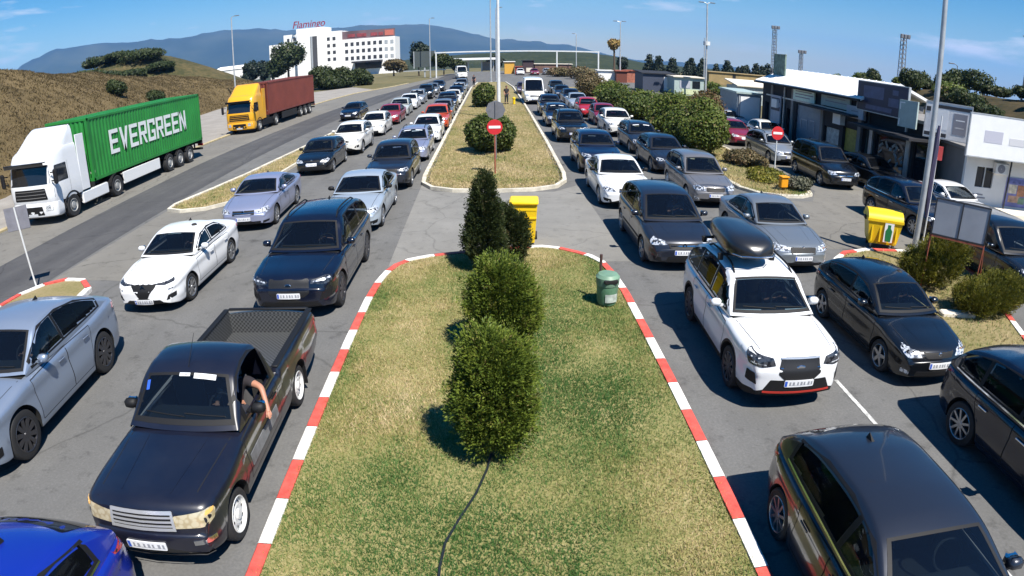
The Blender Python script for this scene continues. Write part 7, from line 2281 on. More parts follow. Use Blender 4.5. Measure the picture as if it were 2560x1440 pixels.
# palm by the plaza
pr = empty('palm_tree', (21.6, 111, 0)); tag(pr, 'tall palm with a yellowish round head and dark trunk beside thin lamp posts', 'palm')
q = MB(); q.tube([(0, 0, -.1), (.05, 0, 3.4), (0, 0, 6.3)], [.24, .18, .16], 8); q.build('trunk', M['bark'], pr)
link('crown', leaf_mesh('fronds', [((0, 0, 7.0), (1.1, 1.1, .75)), ((0, 0, 6.35), (.7, .7, .4))], 1600, .34, 300, 2.2, .3, .2), pr, [leaf_mat('yellow_palm_fronds', [(0, (.10, .09, .03)), (.5, (.30, .22, .07)), (.8, (.42, .24, .10)), (1, (.6, .5, .36))], .2)])

# mown grass on the near island and tufts elsewhere: uncountable
def in_poly(px, py, poly):
    ins = np.zeros(len(px), bool); j = len(poly) - 1
    for i in range(len(poly)):
        xi, yi = poly[i]; xj, yj = poly[j]
        c = ((yi > py) != (yj > py)) & (px < (xj - xi) * (py - yi) / (yj - yi + 1e-12) + xi)
        ins ^= c; j = i
    return ins
def grass(name, px, py, pz, h, w, m, seed):
    g = np.random.default_rng(seed); n = len(px)
    a = g.random(n) * 6.283; l = h * g.uniform(.5, 1.3, n); t = g.normal(size=(n, 2)) * .55
    dx, dy = np.cos(a) * w / 2, np.sin(a) * w / 2
    v = np.zeros((n, 3, 3), np.float32)
    v[:, 0] = np.stack([px - dx, py - dy, pz], 1); v[:, 1] = np.stack([px + dx, py + dy, pz], 1)
    v[:, 2] = np.stack([px + t[:, 0] * l, py + t[:, 1] * l, pz + l], 1)
    me = bpy.data.meshes.new(name)
    me.vertices.add(3 * n); me.vertices.foreach_set('co', v.ravel())
    me.loops.add(3 * n); me.loops.foreach_set('vertex_index', np.arange(3 * n, dtype=np.int32))
    me.polygons.add(n); me.polygons.foreach_set('loop_start', np.arange(0, 3 * n, 3, dtype=np.int32)); me.polygons.foreach_set('loop_total', np.full(n, 3, np.int32))
    me.update(calc_edges=True)
    return me, g
def grass_obj(name, px, py, pz, h, w, m, seed, tone):
    me, g = grass(name, px, py, pz, h, w, m, seed)
    at = me.attributes.new('tone', 'FLOAT', 'FACE'); at.data.foreach_set('value', np.clip(tone, 0, 1).astype(np.float32))
    o = link(name, me, None, [m]); o['kind'] = 'stuff'
    return o
M['grass'] = leaf_mat('grass_blades', [(0, (.050, .125, .028)), (.35, (.115, .20, .052)), (.55, (.28, .27, .09)), (.78, (.47, .37, .18)), (1, (.60, .48, .29))], .25, .7)
g = np.random.default_rng(5)
n = 230000
px = g.uniform(-2.75, 2.9, n); py = 2.2 + 13.7 * g.random(n) ** 1.25
k = in_poly(px, py, isl1_in); px, py = px[k], py[k]
def tone_at(px, py, dry):
    s = np.array([mn.fractal(Vector((x * .55, y * .42, 2.0)), 1.0, 2.0, 4) for x, y in zip(px[::8], py[::8])])
    s = np.repeat(s, 8)[:len(px)]
    s2 = np.array([mn.noise(Vector((x * 3.2, y * 3.2, 7.0))) for x, y in zip(px[::4], py[::4])]); s2 = np.repeat(s2, 4)[:len(px)]
    return dry + .42 * s + .22 * s2 + .16 * g.normal(size=len(px))
# sort so that the sampled noise follows position
o_ = np.lexsort((px, np.round(py * 6))); px, py = px[o_], py[o_]
dry = .44 - .10 * np.clip((8.5 - py) / 3, 0, 1) - .34 * np.exp(-((px - 1.35) / 1.0) ** 2 - ((py - 9.3) / 3.2) ** 2) + .34 * np.exp(-((px + 1.9) / .85) ** 2 - ((py - 11) / 4.5) ** 2) + .36 * np.exp(-((px - 2.2) / .75) ** 2 - ((py - 4.9) / 1.7) ** 2) - .30 * np.exp(-((px + .5) / 1.5) ** 2 - ((py - 5.2) / 1.2) ** 2) - .26 * np.exp(-((px - .7) / .8) ** 2 - ((py - 4.2) / .8) ** 2) + .22 * np.clip((py - 12.5) / 3, 0, 1) + .15 * np.exp(-((px - .6) / .9) ** 2 - ((py - 6.2) / .5) ** 2)
grass_obj('grass', px, py, np.full(len(px), .095), .05, .014, M['grass'], 6, tone_at(px, py, dry))
for nm, poly, n, h, w, dr in (('dry_grass', isl2, 60000, .07, .03, .78), ('dry_grass', isl4, 26000, .08, .02, .62), ('dry_grass', isl3, 26000, .09, .03, .62), ('dry_grass', med, 30000, .07, .03, .80)):
    xs = [p[0] for p in poly]; ys = [p[1] for p in poly]
    px = g.uniform(min(xs), max(xs), n); py = min(ys) + (min(max(ys), 60) - min(ys)) * g.random(n) ** 1.5 if nm else 0
    k = in_poly(px, py, [(x * 1.0, y) for x, y in poly]); px, py = px[k], py[k]
    o_ = np.lexsort((px, np.round(py * 6))); px, py = px[o_], py[o_]
    grass_obj(nm, px, py, np.full(len(px), .09), h, w, M['grass'], 8, tone_at(px, py, np.full(len(px), dr)))
# dry tufts over the brown bank
n = 130000
px = g.uniform(-52, -27, n); py = g.uniform(12, 112, n)
pz = np.array([f_emb(x, y) for x, y in zip(px, py)])
k = pz > .05; px, py, pz = px[k], py[k], pz[k]
M['bank_grass'] = leaf_mat('brown_bank_grass', [(0, (.060, .048, .018)), (.5, (.115, .084, .040)), (1, (.18, .14, .075))], .2, .8)
grass_obj('bank_grass', px, py, pz - .02, .17, .10, M['bank_grass'], 9, .45 + .28 * g.normal(size=len(px)))
# ---------------------------------------------------------------- posts, signs, bins, people
M['post_white'] = mat('pale_painted_post', (.66, .67, .66), .5, .1, var=.1, vscale=2)
M['sign_red'] = mat('red_sign_face', (.55, .025, .03), .4)
M['sign_back'] = mat('grey_sign_back', (.20, .20, .215), .5, .4, var=.15)
M['bin_yellow'] = mat('yellow_bin_plastic', (.78, .52, .012), .4, var=.08, vscale=2)
M['bin_green'] = mat('green_litter_bin', (.10, .22, .13), .5, var=.25, vscale=4)

def lathe_obj(name, prof, m, parent, n=20, c=(0, 0, 0), axis='Z', ang=35):
    q = MB(); q.lathe(prof, n, c, axis); return q.build(name, m, parent, ang)
def pole_obj(name, h, r0, r1, m, parent, n=12):
    return lathe_obj(name, [(0, 0), (r0, 0), (r1, h), (0, h)], m, parent, n)

def street_lamp(label, x, y, z, h, r0, r1, heads, m='galv', name='street_lamp', group=None, rz=0, collar=None):
    t = empty(name, (x, y, z), rz); tag(t, label, 'street lamp', group)
    pole_obj('pole', h, r0, r1, M[m], t)
    lathe_obj('base_plate', [(0, 0), (r0 * 2.1, 0), (r0 * 2.1, .05), (r0 * 1.2, .08), (0, .08)], M[m], t)
    if collar: lathe_obj('collar', [(r0 * 1.05, collar), (r0 * 3.0, collar), (r0 * 3.0, collar + .5), (r0 * 1.05, collar + .5)], M['post_white'], t)
    for (dx, dy, L_) in heads:
        q = MB(); q.tube([(0, 0, h - .05), (dx * L_ * .5, dy * L_ * .5, h + .12), (dx * L_, dy * L_, h + .16)], r1 * .6, 6); a = q.build('arm', M[m], t)
        q = MB(); q.rbox((0, 0, 0), (.75, .28, .12), .04, rz=math.atan2(dy, dx)); q.v = [(v[0] + dx * (L_ + .3), v[1] + dy * (L_ + .3), v[2] + h + .17) for v in q.v]
        hd = q.build('lamp_head', M['sign_back'], t)
    return t
street_lamp('tall pale lamp post on the right island beside the notice board', 12.05, 14.45, .1, 11.5, .095, .06, [(-1, 0, 1.2)])
street_lamp('tall thick white lamp post in the middle of the second island', .60, 47.3, .1, 11.6, .15, .085, [(1, .3, 1.0), (-1, .3, 1.0)], 'post_white')
street_lamp('slim double-headed lamp post at the far end of the middle island, left of two', .10, 106, .05, 14.2, .15, .08, [(1, 0, .5), (-1, 0, .3)], 'galv')
street_lamp('slim bare lamp post at the far end of the middle island, right of two', 1.0, 108, .0, 12.8, .13, .07, [(1, 0, .4)], 'galv')
street_lamp('tall lamp post with two heads and white collar rising from the hedge', 27.6, 79, -.03, 12.5, .15, .09, [(-1, 0, .5), (1, 0, .4)], 'galv', collar=7.0)
street_lamp('lamp post right beside the palm with a double head', 22.6, 110.5, -.03, 10.9, .15, .08, [(-1, 0, .6), (1, 0, .3)], 'galv')
street_lamp('thin lamp post standing between the gantry leg and the palm', 19.6, 146, -.2, 9.6, .15, .08, [(-1, 0, .3)], 'galv')
street_lamp('thin lamp post in front of the dark billboard', -12.8, 137, -.1, 13.0, .14, .08, [(1, 0, .4)], 'galv')
street_lamp('tall thin lamp post on the bank behind the yellow lorry', -38.0, 90, f_emb(-38.0, 90) - .1, 13.6, .13, .08, [(1, 0, .6)], 'galv')
street_lamp('thin lamp post right of the slate cabin', 33.2, 96, -.03, 8.5, .12, .07, [], 'galv')
street_lamp('lamp post with a slanted head on the slope at the right edge', 44.5, 41.8, f_right(44.5, 41.8) - .1, 5.2, .10, .06, [(-1, -.4, .5)], 'sign_back')
street_lamp('short lamp post among the trees on the right slope', 50.5, 57.5, f_right(50.5, 57.5) - .1, 3.2, .09, .05, [(-1, 0, .6)], 'sign_back')
def mast(label, x, y, z, h, w):
    t = empty('floodlight_mast', (x, y, z)); tag(t, label, 'mast')
    q = MB()
    for sx in (-1, 1):
        for sy in (-1, 1): q.tube([(sx * w, sy * w, 0), (sx * w * .7, sy * w * .7, h)], .05, 5)
    k = 12
    for i in range(k):
        a, b = h * i / k, h * (i + 1) / k
        for s_ in ((1, -1), (-1, 1)):
            q.tube([(s_[0] * w * .9, -w * .9, a), (s_[1] * w * .9, -w * .9, b)], .03, 4); q.tube([(s_[0] * w * .9, w * .9, a), (s_[1] * w * .9, w * .9, b)], .03, 4)
    q.build('lattice', M['sign_back'], t)
    q = MB()
    for dx in (-.5, 0, .5): q.rbox((dx, -.3, h + .2), (.42, .25, .5), .05)
    q.build('floodlight', M['sign_back'], t)
mast('lattice floodlight mast behind the roof hoarding', 43.0, 91, .0, 10.8, .34)
mast('thick lattice floodlight mast above the trees right of the white roof', 47.5, 64.0, f_right(47.5, 64.0) - .2, 6.4, .34)
mast('short floodlight mast over the white roof', 46.5, 88.5, .0, 7.4, .28)
# gantry over the plaza
t = empty('road_gantry', (0, 131, -.03)); tag(t, 'long pale gantry beam on posts across the far plaza', 'gantry')
box_obj('beam', (5.6, 0, 5.35), (33.6, .3, .26), M['post_white'], t)
for x in (-11, 13.6, 22.2): box_obj('leg', (x, 0, 2.6), (.26, .26, 5.24), M['post_white'], t)
bb = empty('dark_billboard', (-14.4, 141, -.1)); tag(bb, 'big dark grey billboard on a cross frame right of the hotel', 'billboard')
box_obj('panel', (0, 0, 4.1), (4.4, .2, 3.6), mat('dark_grey_panel', (.06, .075, .075), .6), bb)
box_obj('frame', (0, -.13, 1.55), (9.5, .1, .22), M['galv'], bb); box_obj('post', (0, .1, 1.1), (.3, .2, 2.3), M['galv'], bb)
for sx in (-2.35, 2.35): box_obj('side_post', (sx, 0, 4.0), (.2, .25, 3.9), M['galv'], bb)

# no-entry signs
def no_entry(label, x, y, h, dia, pole_m, rz=0):
    t = empty('no_entry_sign', (x, y, .1), rz); tag(t, label, 'road sign')
    pole_obj('pole', h + dia * .2, .032, .03, pole_m, t)
    r_ = dia / 2
    lathe_obj('sign_disc', [(0, -.02), (r_, -.02), (r_, .0), (0, .0)], M['sign_red'], t, 32, (0, -.04, h), 'Y')
    box_obj('white_bar', (0, -.066, h), (dia * .74, .008, dia * .17), M['sign_white'], t)
    for zz in (-.12, .12): box_obj('clamp', (0, -.015, h + zz), (.12, .05, .03), M['galv'], t)
    return t
no_entry('round red no-entry sign on a rusty pole in front of the big round bush', .15, 25.98, 1.98, .64, M['rust'])
no_entry('round red no-entry sign on a pale pole on the right-hand hedge island', 13.15, 27.0, 1.95, .64, M['post_white'])
t = empty('road_sign', (.22, 29.6, .1)); tag(t, 'grey eight-sided sign back on a dark post above the nearest no-entry sign', 'road sign')
pole_obj('pole', 2.75, .035, .03, M['sign_back'], t)
lathe_obj('sign_plate', [(0, 0), (.46, 0), (.46, .02), (0, .02)], M['sign_back'], t, 8, (0, .03, 2.35), 'Y')
t = empty('road_sign', (-13.12, 13.9, .1), R(38)); tag(t, 'grey rounded sign back on a thin leaning post in front of the white lorry', 'road sign')
q = MB(); q.tube([(0, 0, 0), (-.1, 0, 2.35)], .026, 8); q.build('pole', M['post_white'], t)
q = MB(); q.rbox((-.08, .045, 2.02), (.66, .02, .66), .009); q.build('sign_plate', mat('dull_sign_back', (.20, .20, .23), .6, .2, var=.2), t)

# notice board on raking red legs
t = empty('notice_board', (11.2, 11.8, .1), R(-43)); tag(t, 'grey two-panel notice board on thin rusty red legs at the right', 'notice board')
for sx in (-1, 1): box_obj('panel', (sx * .34, 0, 2.0), (.65, .05, .86), mat('faded_grey_panel', (.30, .32, .36), .6, var=.12, vscale=1.2), t)
q = MB()
for x in (-.685, 0, .685): q.box((x, 0, 2.0), (.03, .08, .92))
for z in (1.55, 2.45): q.box((0, 0, z), (1.34, .075, .03))
q.build('frame', M['ink_dark'], t)
box_obj('bottom_rail', (0, 0, 1.51), (1.34, .07, .05), M['rust'], t)
for sx in (-.685, .685):
    for dy in (.0, .50):
        q = MB(); q.tube([(sx * (1 if dy == 0 else 1.25), dy, 0), (sx, 0, 1.56)], .019, 6); q.build('leg', M['rust'], t)

# yellow wheeled bins
def big_bin(label, x, y, rz, w=1.12, d=.92, h=1.02):
    t = empty('recycling_bin', (x, y, .008), rz); tag(t, label, 'bin')
    q = MB()
    def ring(z, k): return [(-w/2*k, -d/2*k, z), (w/2*k, -d/2*k, z), (w/2*k, d/2*k, z), (-w/2*k, d/2*k, z)]
    vs = ring(.18, .80) + ring(.30, .86) + ring(h - .12, 1.0) + ring(h - .12, 1.06) + ring(h - .04, 1.06) + ring(h - .04, .98)
    fs = []
    for k in range(5):
        for i in range(4): fs.append((k*4+i, k*4+(i+1) % 4, (k+1)*4+(i+1) % 4, (k+1)*4+i))
    fs += [(3, 2, 1, 0)]
    q.add(vs, fs)
    for x_ in (-.36, -.12, .12, .36): q.box((x_ * w, -d/2*.95, .58), (.05, .05, .62), rx=R(-5))
    q.build('tub', M['bin_yellow'], t, 30)
    q = MB()
    n = 9
    vs = []
    for i in range(n):
        a = math.pi * i / (n - 1)
        vs += [(-w/2*1.03, -d/2*1.02*math.cos(a), h - .04 + .24*math.sin(a)), (w/2*1.03, -d/2*1.02*math.cos(a), h - .04 + .24*math.sin(a))]
    fs = [(2*i, 2*i+1, 2*i+3, 2*i+2) for i in range(n-1)] + [tuple(2*i for i in range(n))[::-1], tuple(2*i+1 for i in range(n))]
    q.add(vs, fs); q.build('lid', M['bin_yellow'], t, 40)
    for sx in (-1, 1):
        q = MB(); q.rbox((sx * w/2*1.08, 0, h - .12), (.07, .26, .12), .02); q.build('handle', M['black'], t)
        for sy in (-1, 1): lathe_obj('wheel', [(0, -.03), (.09, -.03), (.09, .03), (0, .03)], M['rubber'], t, 14, (sx * w * .34, sy * d * .34, .09), 'X')
    # bottle emblem on the front
    em = box_obj('emblem_panel', (.12 * w, -d/2*.96 - .035, .60), (.30, .012, .62), M['sign_white'], t)
    q = MB()
    prof = [(-.09, -.28), (.09, -.28), (.11, .05), (.05, .14), (.05, .24), (-.05, .24), (-.05, .14), (-.11, .05)]
    q.add([(.12*w + a, -d/2*.96 - .048, .60 + b) for a, b in prof] + [(.12*w + a, -d/2*.96 - .040, .60 + b) for a, b in prof], [tuple(range(8))] + [(i, (i+1) % 8, 8 + (i+1) % 8, 8 + i) for i in range(8)])
    bt = q.build('bottle_emblem', mat('green_bottle_print', (.01, .16, .05), .5), t)
    return t
big_bin('big yellow recycling bin with a green bottle emblem beside the right lamp post', 12.05, 16.25, R(-24))
t = empty('wheelie_bin', (.86, 16.75, .008), R(-4)); tag(t, 'yellow wheelie bin half hidden behind the dark cypress', 'bin')
q = MB(); w, d, h = .72, .70, 1.12
vs = [(-w*.40, -d*.38, .05), (w*.40, -d*.38, .05), (w*.40, d*.40, .05), (-w*.40, d*.40, .05), (-w/2, -d/2, h), (w/2, -d/2, h), (w/2, d/2, h), (-w/2, d/2, h)]
q.add(vs, [(3, 2, 1, 0), (0, 1, 5, 4), (1, 2, 6, 5), (2, 3, 7, 6), (3, 0, 4, 7), (4, 5, 6, 7)])
for zz in (.75, .98): q.box((0, -d*.46, zz), (w * .94, .05, .04))
q.build('tub', M['bin_yellow'], t, 30)
q = MB(); q.rbox((0, -.02, h + .045), (w * 1.08, d * 1.1, .09), .03); q.tube([(-w*.45, d*.6, h + .02), (w*.45, d*.6, h + .02)], .02, 6); q.build('lid', M['bin_yellow'], t)
for sx in (-1, 1): lathe_obj('wheel', [(0, -.03), (.11, -.03), (.11, .03), (0, .03)], M['rubber'], t, 14, (sx * w * .45, d * .38, .11), 'X')
# green litter bin on a post
t = empty('litter_bin', (2.33, 12.05, .1)); tag(t, 'green litter bin with a pale hood on a dark post at the striped kerb', 'bin')
q = MB(); q.tube([(-.12, .2, 0), (-.12, .2, 1.02)], .03, 8); q.build('post', mat('brown_post', (.07, .035, .03), .6), t)
lathe_obj('body', [(0, .04), (.19, .04), (.215, .12), (.225, .46), (.0, .46)], M['bin_green'], t, 24)
q = MB(); q.lathe([(.235, .45), (.245, .50), (.25, .62), (.20, .68), (0, .69)], 24); q.build('hood', mat('pale_green_hood', (.15, .26, .18), .5, var=.2, vscale=4), t)
q = MB(); q.rbox((.03, -.225, .575), (.30, .07, .09), .02, rz=.1); q.build('opening', M['dark'], t)
q = MB()
for i in range(7):
    a0, a1 = -1.9 + i * .17, -1.9 + (i + 1) * .17
    q.add([(.232 * math.cos(a0), .232 * math.sin(a0), .12), (.232 * math.cos(a1), .232 * math.sin(a1), .12), (.236 * math.cos(a1), .236 * math.sin(a1), .30), (.236 * math.cos(a0), .236 * math.sin(a0), .30)], [(0, 1, 2, 3)])
q.build('sticker', mat('worn_pale_sticker', (.40, .45, .41), .7, var=.3, vscale=8), t)
# small orange litter box
t = empty('litter_box', (11.9, 23.45, .1), R(8)); tag(t, 'small orange litter box on a short post at the hedge island tip', 'bin')
om = mat('orange_plastic', (.72, .30, .01), .45, var=.1)
q = MB(); q.rbox((0, 0, .34), (.36, .26, .42), .03); q.build('box', om, t)
q = MB(); q.rbox((0, -.02, .58), (.40, .32, .06), .015); q.build('lid', om, t); pole_obj('post', .14, .03, .03, M['rust'], t)
# furled flag by the lamp post
t = empty('flag_pole', (13.1, 15.35, .05)); tag(t, 'thin pole with a furled navy-violet flag beside the right lamp post', 'flag')
pole_obj('pole', 4.3, .028, .02, M['post_white'], t)
q = MB(); q.tube([(-.06, 0, 4.0), (-.12, -.03, 3.3), (-.16, 0, 2.6), (-.11, .02, 1.9), (-.05, 0, 1.2)], [.04, .10, .13, .11, .04], 9); q.build('flag_cloth', mat('navy_violet_cloth', (.045, .040, .085), .8, var=.25, vscale=4), t)
# black cable over the lawn
q = MB(); q.tube([(-.08, 6.95, .13), (-.14, 6.6, .12), (-.28, 6.1, .115), (-.48, 5.6, .115), (-.62, 5.2, .115), (-.66, 4.8, .115), (-.67, 4.3, .115), (-.67, 3.2, .115)], .017, 6)
tag(q.build('cable', mat('black_cable', (.012, .016, .022), .5), None), 'black cable lying across the lawn from the nearest thuja', 'cable')
q = MB(); q.rbox((10.75, 10.75, .14), (.95, .26, .13), .03, rz=R(-12))
tag(q.build('kerb_stone', M['cream'], None), 'loose pale kerb stone lying on the dry grass by the juniper', 'stone')
t = empty('hydrant', (2.2, 60.3, .1)); tag(t, 'small yellow post at the island edge near the white van', 'post')
lathe_obj('body', [(0, 0), (.12, 0), (.12, .5), (.16, .52), (.16, .62), (0, .72)], M['bin_yellow'], t)

# ---------------------------------------------------------------- people
M['skin'] = mat('skin', (.42, .20, .13), .55, var=.06, vscale=20)
M['hair'] = mat('dark_hair', (.012, .009, .007), .7)
M['shirt'] = mat('dark_shirt', (.020, .016, .020), .9)
M['trousers'] = mat('dark_trousers', (.016, .018, .028), .9)
def skin_mesh(name, pts, edges, m, parent, sub=2, root=0):
    """pts: name -> (xyz, radius)"""
    ks = list(pts)
    me = bpy.data.meshes.new(name)
    me.from_pydata([pts[k][0] for k in ks], [(ks.index(a), ks.index(b)) for a, b in edges], [])
    o = bpy.data.objects.new(name, me); C.objects.link(o)
    sk = o.modifiers.new('skin', 'SKIN'); sk.use_smooth_shade = True
    for i, k in enumerate(ks):
        r_ = pts[k][1]
        me.skin_vertices[0].data[i].radius = (r_, r_) if not isinstance(r_, tuple) else r_
        me.skin_vertices[0].data[i].use_root = (i == root)
    ss = o.modifiers.new('sub', 'SUBSURF'); ss.levels = sub; ss.render_levels = sub
    dg = bpy.context.evaluated_depsgraph_get()
    m2 = bpy.data.meshes.new_from_object(o.evaluated_get(dg))
    bpy.data.objects.remove(o)
    m2.materials.clear(); m2.name = name
    for p in m2.polygons: p.use_smooth = True
    return link(name, m2, parent, [m])
def hand_pts(pts, edges, w, direc, side, tag_, curl=.35):
    """palm, four unequal fingers and a thumb from the wrist joint w along direc"""
    d = Vector(direc).normalized(); s_ = Vector(side).normalized(); n = d.cross(s_).normalized()
    wp = Vector(pts[w][0])
    pts[tag_ + 'palm'] = (tuple(wp + d * .05), (.030, .018)); edges.append((w, tag_ + 'palm'))
    for i, (off, L_) in enumerate(((-.030, .068), (-.010, .078), (.010, .073), (.029, .058))):
        b = wp + d * .095 + s_ * off
        k1, k2, k3 = (tag_ + 'f%d%s' % (i, c) for c in 'abc')
        pts[k1] = (tuple(b), .0095); pts[k2] = (tuple(b + d * L_ * .55 + n * curl * .02), .0085); pts[k3] = (tuple(b + d * L_ * .95 + n * curl * .06), .007)
        edges += [(tag_ + 'palm', k1), (k1, k2), (k2, k3)]
    b = wp + d * .045 - s_ * .034
    pts[tag_ + 't1'] = (tuple(b), .011); pts[tag_ + 't2'] = (tuple(b - s_ * .024 + d * .034), .0095); pts[tag_ + 't3'] = (tuple(b - s_ * .034 + d * .062 + n * .012), .008)
    edges += [(tag_ + 'palm', tag_ + 't1'), (tag_ + 't1', tag_ + 't2'), (tag_ + 't2', tag_ + 't3')]
def head(parent, c, m_skin, turn=0.0):
    """hair over a skull already grown by the skin surface"""
    q = MB()
    q.lathe([(.0, .125), (.055, .118), (.088, .085), (.098, .04), (.092, .0), (.075, -.02)], 16, c)
    o = q.build('hair', M['hair'], parent, 60)
    return o
def make_person(name, label, loc, rz, J, shirt, trousers, cat='person', hands=True, hair=True):
    """J: joint -> position; facing -Y"""
    root = empty(name, loc, rz); tag(root, label, cat)
    pts = {'pelvis': (J['pelvis'], .13), 'waist': (J['waist'], .125), 'chest': (J['chest'], .145), 'neck0': (J['neck'], .055)}
    edges = [('pelvis', 'waist'), ('waist', 'chest'), ('chest', 'neck0')]
    nk = Vector(J['neck']); hd = Vector(J['head'])
    pts['jaw'] = (tuple(hd + Vector((0, -.02, -.07))), .066); pts['skull'] = (tuple(hd + Vector((0, .0, .03))), .088); pts['crown'] = (tuple(hd + Vector((0, .01, .085))), .060)
    edges += [('neck0', 'jaw'), ('jaw', 'skull'), ('skull', 'crown')]
    pts['nose'] = (tuple(hd + Vector((0, -.112, -.015))), .012); edges += [('skull', 'nose')]
    pts['chin'] = (tuple(hd + Vector((0, -.075, -.105))), .026); edges += [('jaw', 'chin')]
    for s_, nm in ((1, 'l'), (-1, 'r')):
        pts['ear' + nm] = (tuple(hd + Vector((s_ * .094, .012, -.01))), .014); edges.append(('skull', 'ear' + nm))
        for a, b, ra in (('shoulder', 'chest', .068), ('elbow', 'shoulder', .046), ('wrist', 'elbow', .031)):
            pts[a + nm] = (J[a + nm], ra); edges.append((b if b == 'chest' else b + nm, a + nm))
        fm_ = (Vector(J['elbow' + nm]) + Vector(J['wrist' + nm])) / 2
        if hands:
            dd = (Vector(J['wrist' + nm]) - Vector(J['elbow' + nm]))
            sd_ = J.get('handside' + nm, (0, 1, 0))
            hand_pts(pts, edges, 'wrist' + nm, dd, sd_, nm)
        for a, b, ra in (('hip', 'pelvis', .098), ('knee', 'hip', .062), ('ankle', 'knee', .040), ('toe', 'ankle', .036)):
            pts[a + nm] = (J[a + nm], ra); edges.append((b if b == 'pelvis' else b + nm, a + nm))
    body = skin_mesh('body', pts, edges, M['skin'], root)
    # clothes follow the same joints, a little larger
    sp = {k: (pts[k][0], pts[k][1] + .018) for k in ('pelvis', 'waist', 'chest')}
    sp['collar'] = (tuple(Vector(J['neck']) - Vector((0, 0, .05))), .075)
    se = [('pelvis', 'waist'), ('waist', 'chest'), ('chest', 'collar')]
    for nm in 'lr':
        mid = tuple(Vector(J['shoulder' + nm]).lerp(Vector(J['elbow' + nm]), .6))
        sp['s' + nm] = (J['shoulder' + nm], .085); sp['m' + nm] = (mid, .066)
        se += [('chest', 's' + nm), ('s' + nm, 'm' + nm)]
    skin_mesh('shirt', sp, se, shirt, root)
    tp = {'pelvis': (J['pelvis'], .15)}; te = []
    for nm in 'lr':
        tp['h' + nm] = (J['hip' + nm], .112); tp['k' + nm] = (J['knee' + nm], .078); tp['a' + nm] = (tuple(Vector(J['ankle' + nm]) + Vector((0, 0, .03))), .060)
        te += [('pelvis', 'h' + nm), ('h' + nm, 'k' + nm), ('k' + nm, 'a' + nm)]
    skin_mesh('trousers', tp, te, trousers, root)
    if hair: head(root, tuple(hd + Vector((0, .018, .02))), M['skin'])
    for s_ in (-1, 1):
        q = MB(); q.lathe([(.0, -.004), (.010, -.002), (.012, .006)], 10, c=tuple(hd + Vector((s_ * .033, -.088, .012))), axis='Y'); q.build('eye', M['dark'], root)
    q = MB(); q.rbox(tuple(hd + Vector((0, -.093, -.062))), (.045, .012, .010), .004); q.build('lips', mat('lips', (.30, .11, .09), .5), root)
    for nm in 'lr':
        a, t_ = Vector(J['ankle' + nm]), Vector(J['toe' + nm])
        q = MB(); q.rbox(tuple((a + t_) / 2 + Vector((0, 0, -.02))), (.10, .28, .09), .025); q.build('shoe', M['black'], root)
    return root
# driver leaning his bare arm out of the pickup window
drv = make_person('person', 'driver in a dark T-shirt hanging a bare arm out of the pickup window', pickup.location, pickup.rotation_euler.z, {
    'pelvis': (.40, .20, .74), 'waist': (.40, .24, .92), 'chest': (.41, .24, 1.10), 'neck': (.41, .20, 1.26), 'head': (.42, .15, 1.40),
    'shoulderl': (.59, .18, 1.20), 'elbowl': (.86, .02, 1.19), 'wristl': (.965, -.16, 1.00), 'handsidel': (.3, .6, .3),
    'shoulderr': (.22, .20, 1.19), 'elbowr': (.17, -.02, 1.02), 'wristr': (.25, -.20, 1.06), 'handsider': (1, 0, 0),
    'hipl': (.48, .12, .74), 'kneel': (.50, -.30, .80), 'anklel': (.50, -.55, .76), 'toel': (.50, -.68, .76), 'hipr': (.32, .12, .74), 'kneer': (.28, -.30, .80), 'ankler': (.28, -.55, .76), 'toer': (.28, -.68, .76)}, M['shirt'], M['trousers'])
def standing(lean=0.0): return {
    'pelvis': (0, 0, .94), 'waist': (0, 0, 1.10), 'chest': (0, 0, 1.30), 'neck': (0, 0, 1.50), 'head': (0, -.02, 1.64),
    'shoulderl': (.19, 0, 1.42), 'elbowl': (.26, .03, 1.14), 'wristl': (.27, -.05, .90), 'shoulderr': (-.19, 0, 1.42), 'elbowr': (-.25, .02, 1.14), 'wristr': (-.22, -.14, .94),
    'hipl': (.09, 0, .90), 'kneel': (.11, -.02, .50), 'anklel': (.11, .02, .09), 'toel': (.12, -.12, .05), 'hipr': (-.09, 0, .90), 'kneer': (-.11, -.02, .50), 'ankler': (-.12, .03, .09), 'toer': (-.13, -.11, .05)}
make_person('person', 'person in dark clothes standing right of the tall white lamp post', (1.5, 60.8, .1), R(20), standing(), M['shirt'], M['trousers'])
make_person('person', 'person in dark clothes standing at the left kerb far ahead', (-2.35, 91.5, .1), R(-30), standing(), M['trousers'], M['trousers'])

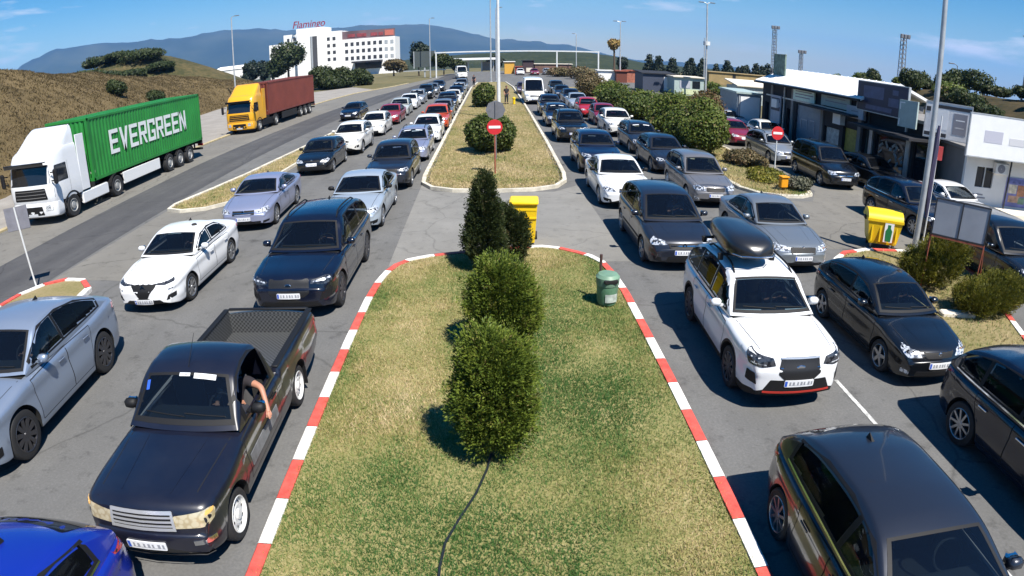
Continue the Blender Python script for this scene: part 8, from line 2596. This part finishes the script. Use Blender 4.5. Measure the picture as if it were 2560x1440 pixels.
# drivers waiting behind the wheel of the nearest cars
def seated(sy, bz): return {
    'pelvis': (.37, sy - .10, bz - .30), 'waist': (.37, sy - .08, bz - .14), 'chest': (.37, sy - .09, bz + .04), 'neck': (.37, sy - .11, bz + .21), 'head': (.37, sy - .15, bz + .35),
    'shoulderl': (.56, sy - .10, bz + .15), 'elbowl': (.60, sy - .32, bz - .06), 'wristl': (.50, sy - .47, bz + .04), 'handsidel': (-1, 0, .2),
    'shoulderr': (.18, sy - .10, bz + .15), 'elbowr': (.14, sy - .32, bz - .06), 'wristr': (.25, sy - .47, bz + .04), 'handsider': (1, 0, .2),
    'hipl': (.46, sy - .18, bz - .30), 'kneel': (.48, sy - .58, bz - .22), 'anklel': (.48, sy - .80, bz - .30), 'toel': (.48, sy - .92, bz - .28), 'hipr': (.28, sy - .18, bz - .30), 'kneer': (.27, sy - .58, bz - .22), 'ankler': (.27, sy - .80, bz - .30), 'toer': (.27, sy - .92, bz - .28)}
base_p = None
for (cx, cy, rz, dsy, bz, sh, lab) in [(-4.21, 14.02, -.3, .25, 1.08, (.10, .11, .16), 'driver in a grey-blue shirt at the wheel of the large black SUV'), (-8.34, 7.86, 4.2, .31, 1.10, (.30, .30, .28), 'driver in a pale shirt at the wheel of the silver-blue coupe SUV'),
        (-8.13, 14.35, .5, .40, .96, (.05, .05, .06), 'driver in a black shirt at the wheel of the white saloon with the diamond badge'), (4.76, 10.0, -2.0, .18, 1.08, (.22, .05, .05), 'driver in a dark red shirt at the wheel of the white roof-box SUV'),
        (7.86, 10.02, -.5, .34, .95, (.12, .13, .12), 'driver in a grey shirt at the wheel of the black hatchback with clear headlamps'), (4.63, 16.4, 0, .17, 1.02, (.26, .26, .30), 'driver in a light grey shirt at the wheel of the dark grey people carrier')]:
    if base_p is None:
        p_ = base_p = make_person('person', lab, (cx, cy, .004), R(rz), seated(dsy, bz), M['shirt'], M['trousers']); b_sy, b_bz = dsy, bz
    else:
        p_ = copy_tree(base_p); tag(p_, lab, 'person')
    p_.rotation_euler = (0, 0, R(rz))
    oy, oz = dsy - b_sy, bz - b_bz
    p_.location = (cx - math.sin(R(rz)) * oy, cy + math.cos(R(rz)) * oy, .004 + oz)
    for ch in p_.children:
        if ch.name.startswith('shirt'):
            ch.material_slots[0].link = 'OBJECT'; ch.material_slots[0].material = mat('shirt_cloth', sh, .9)
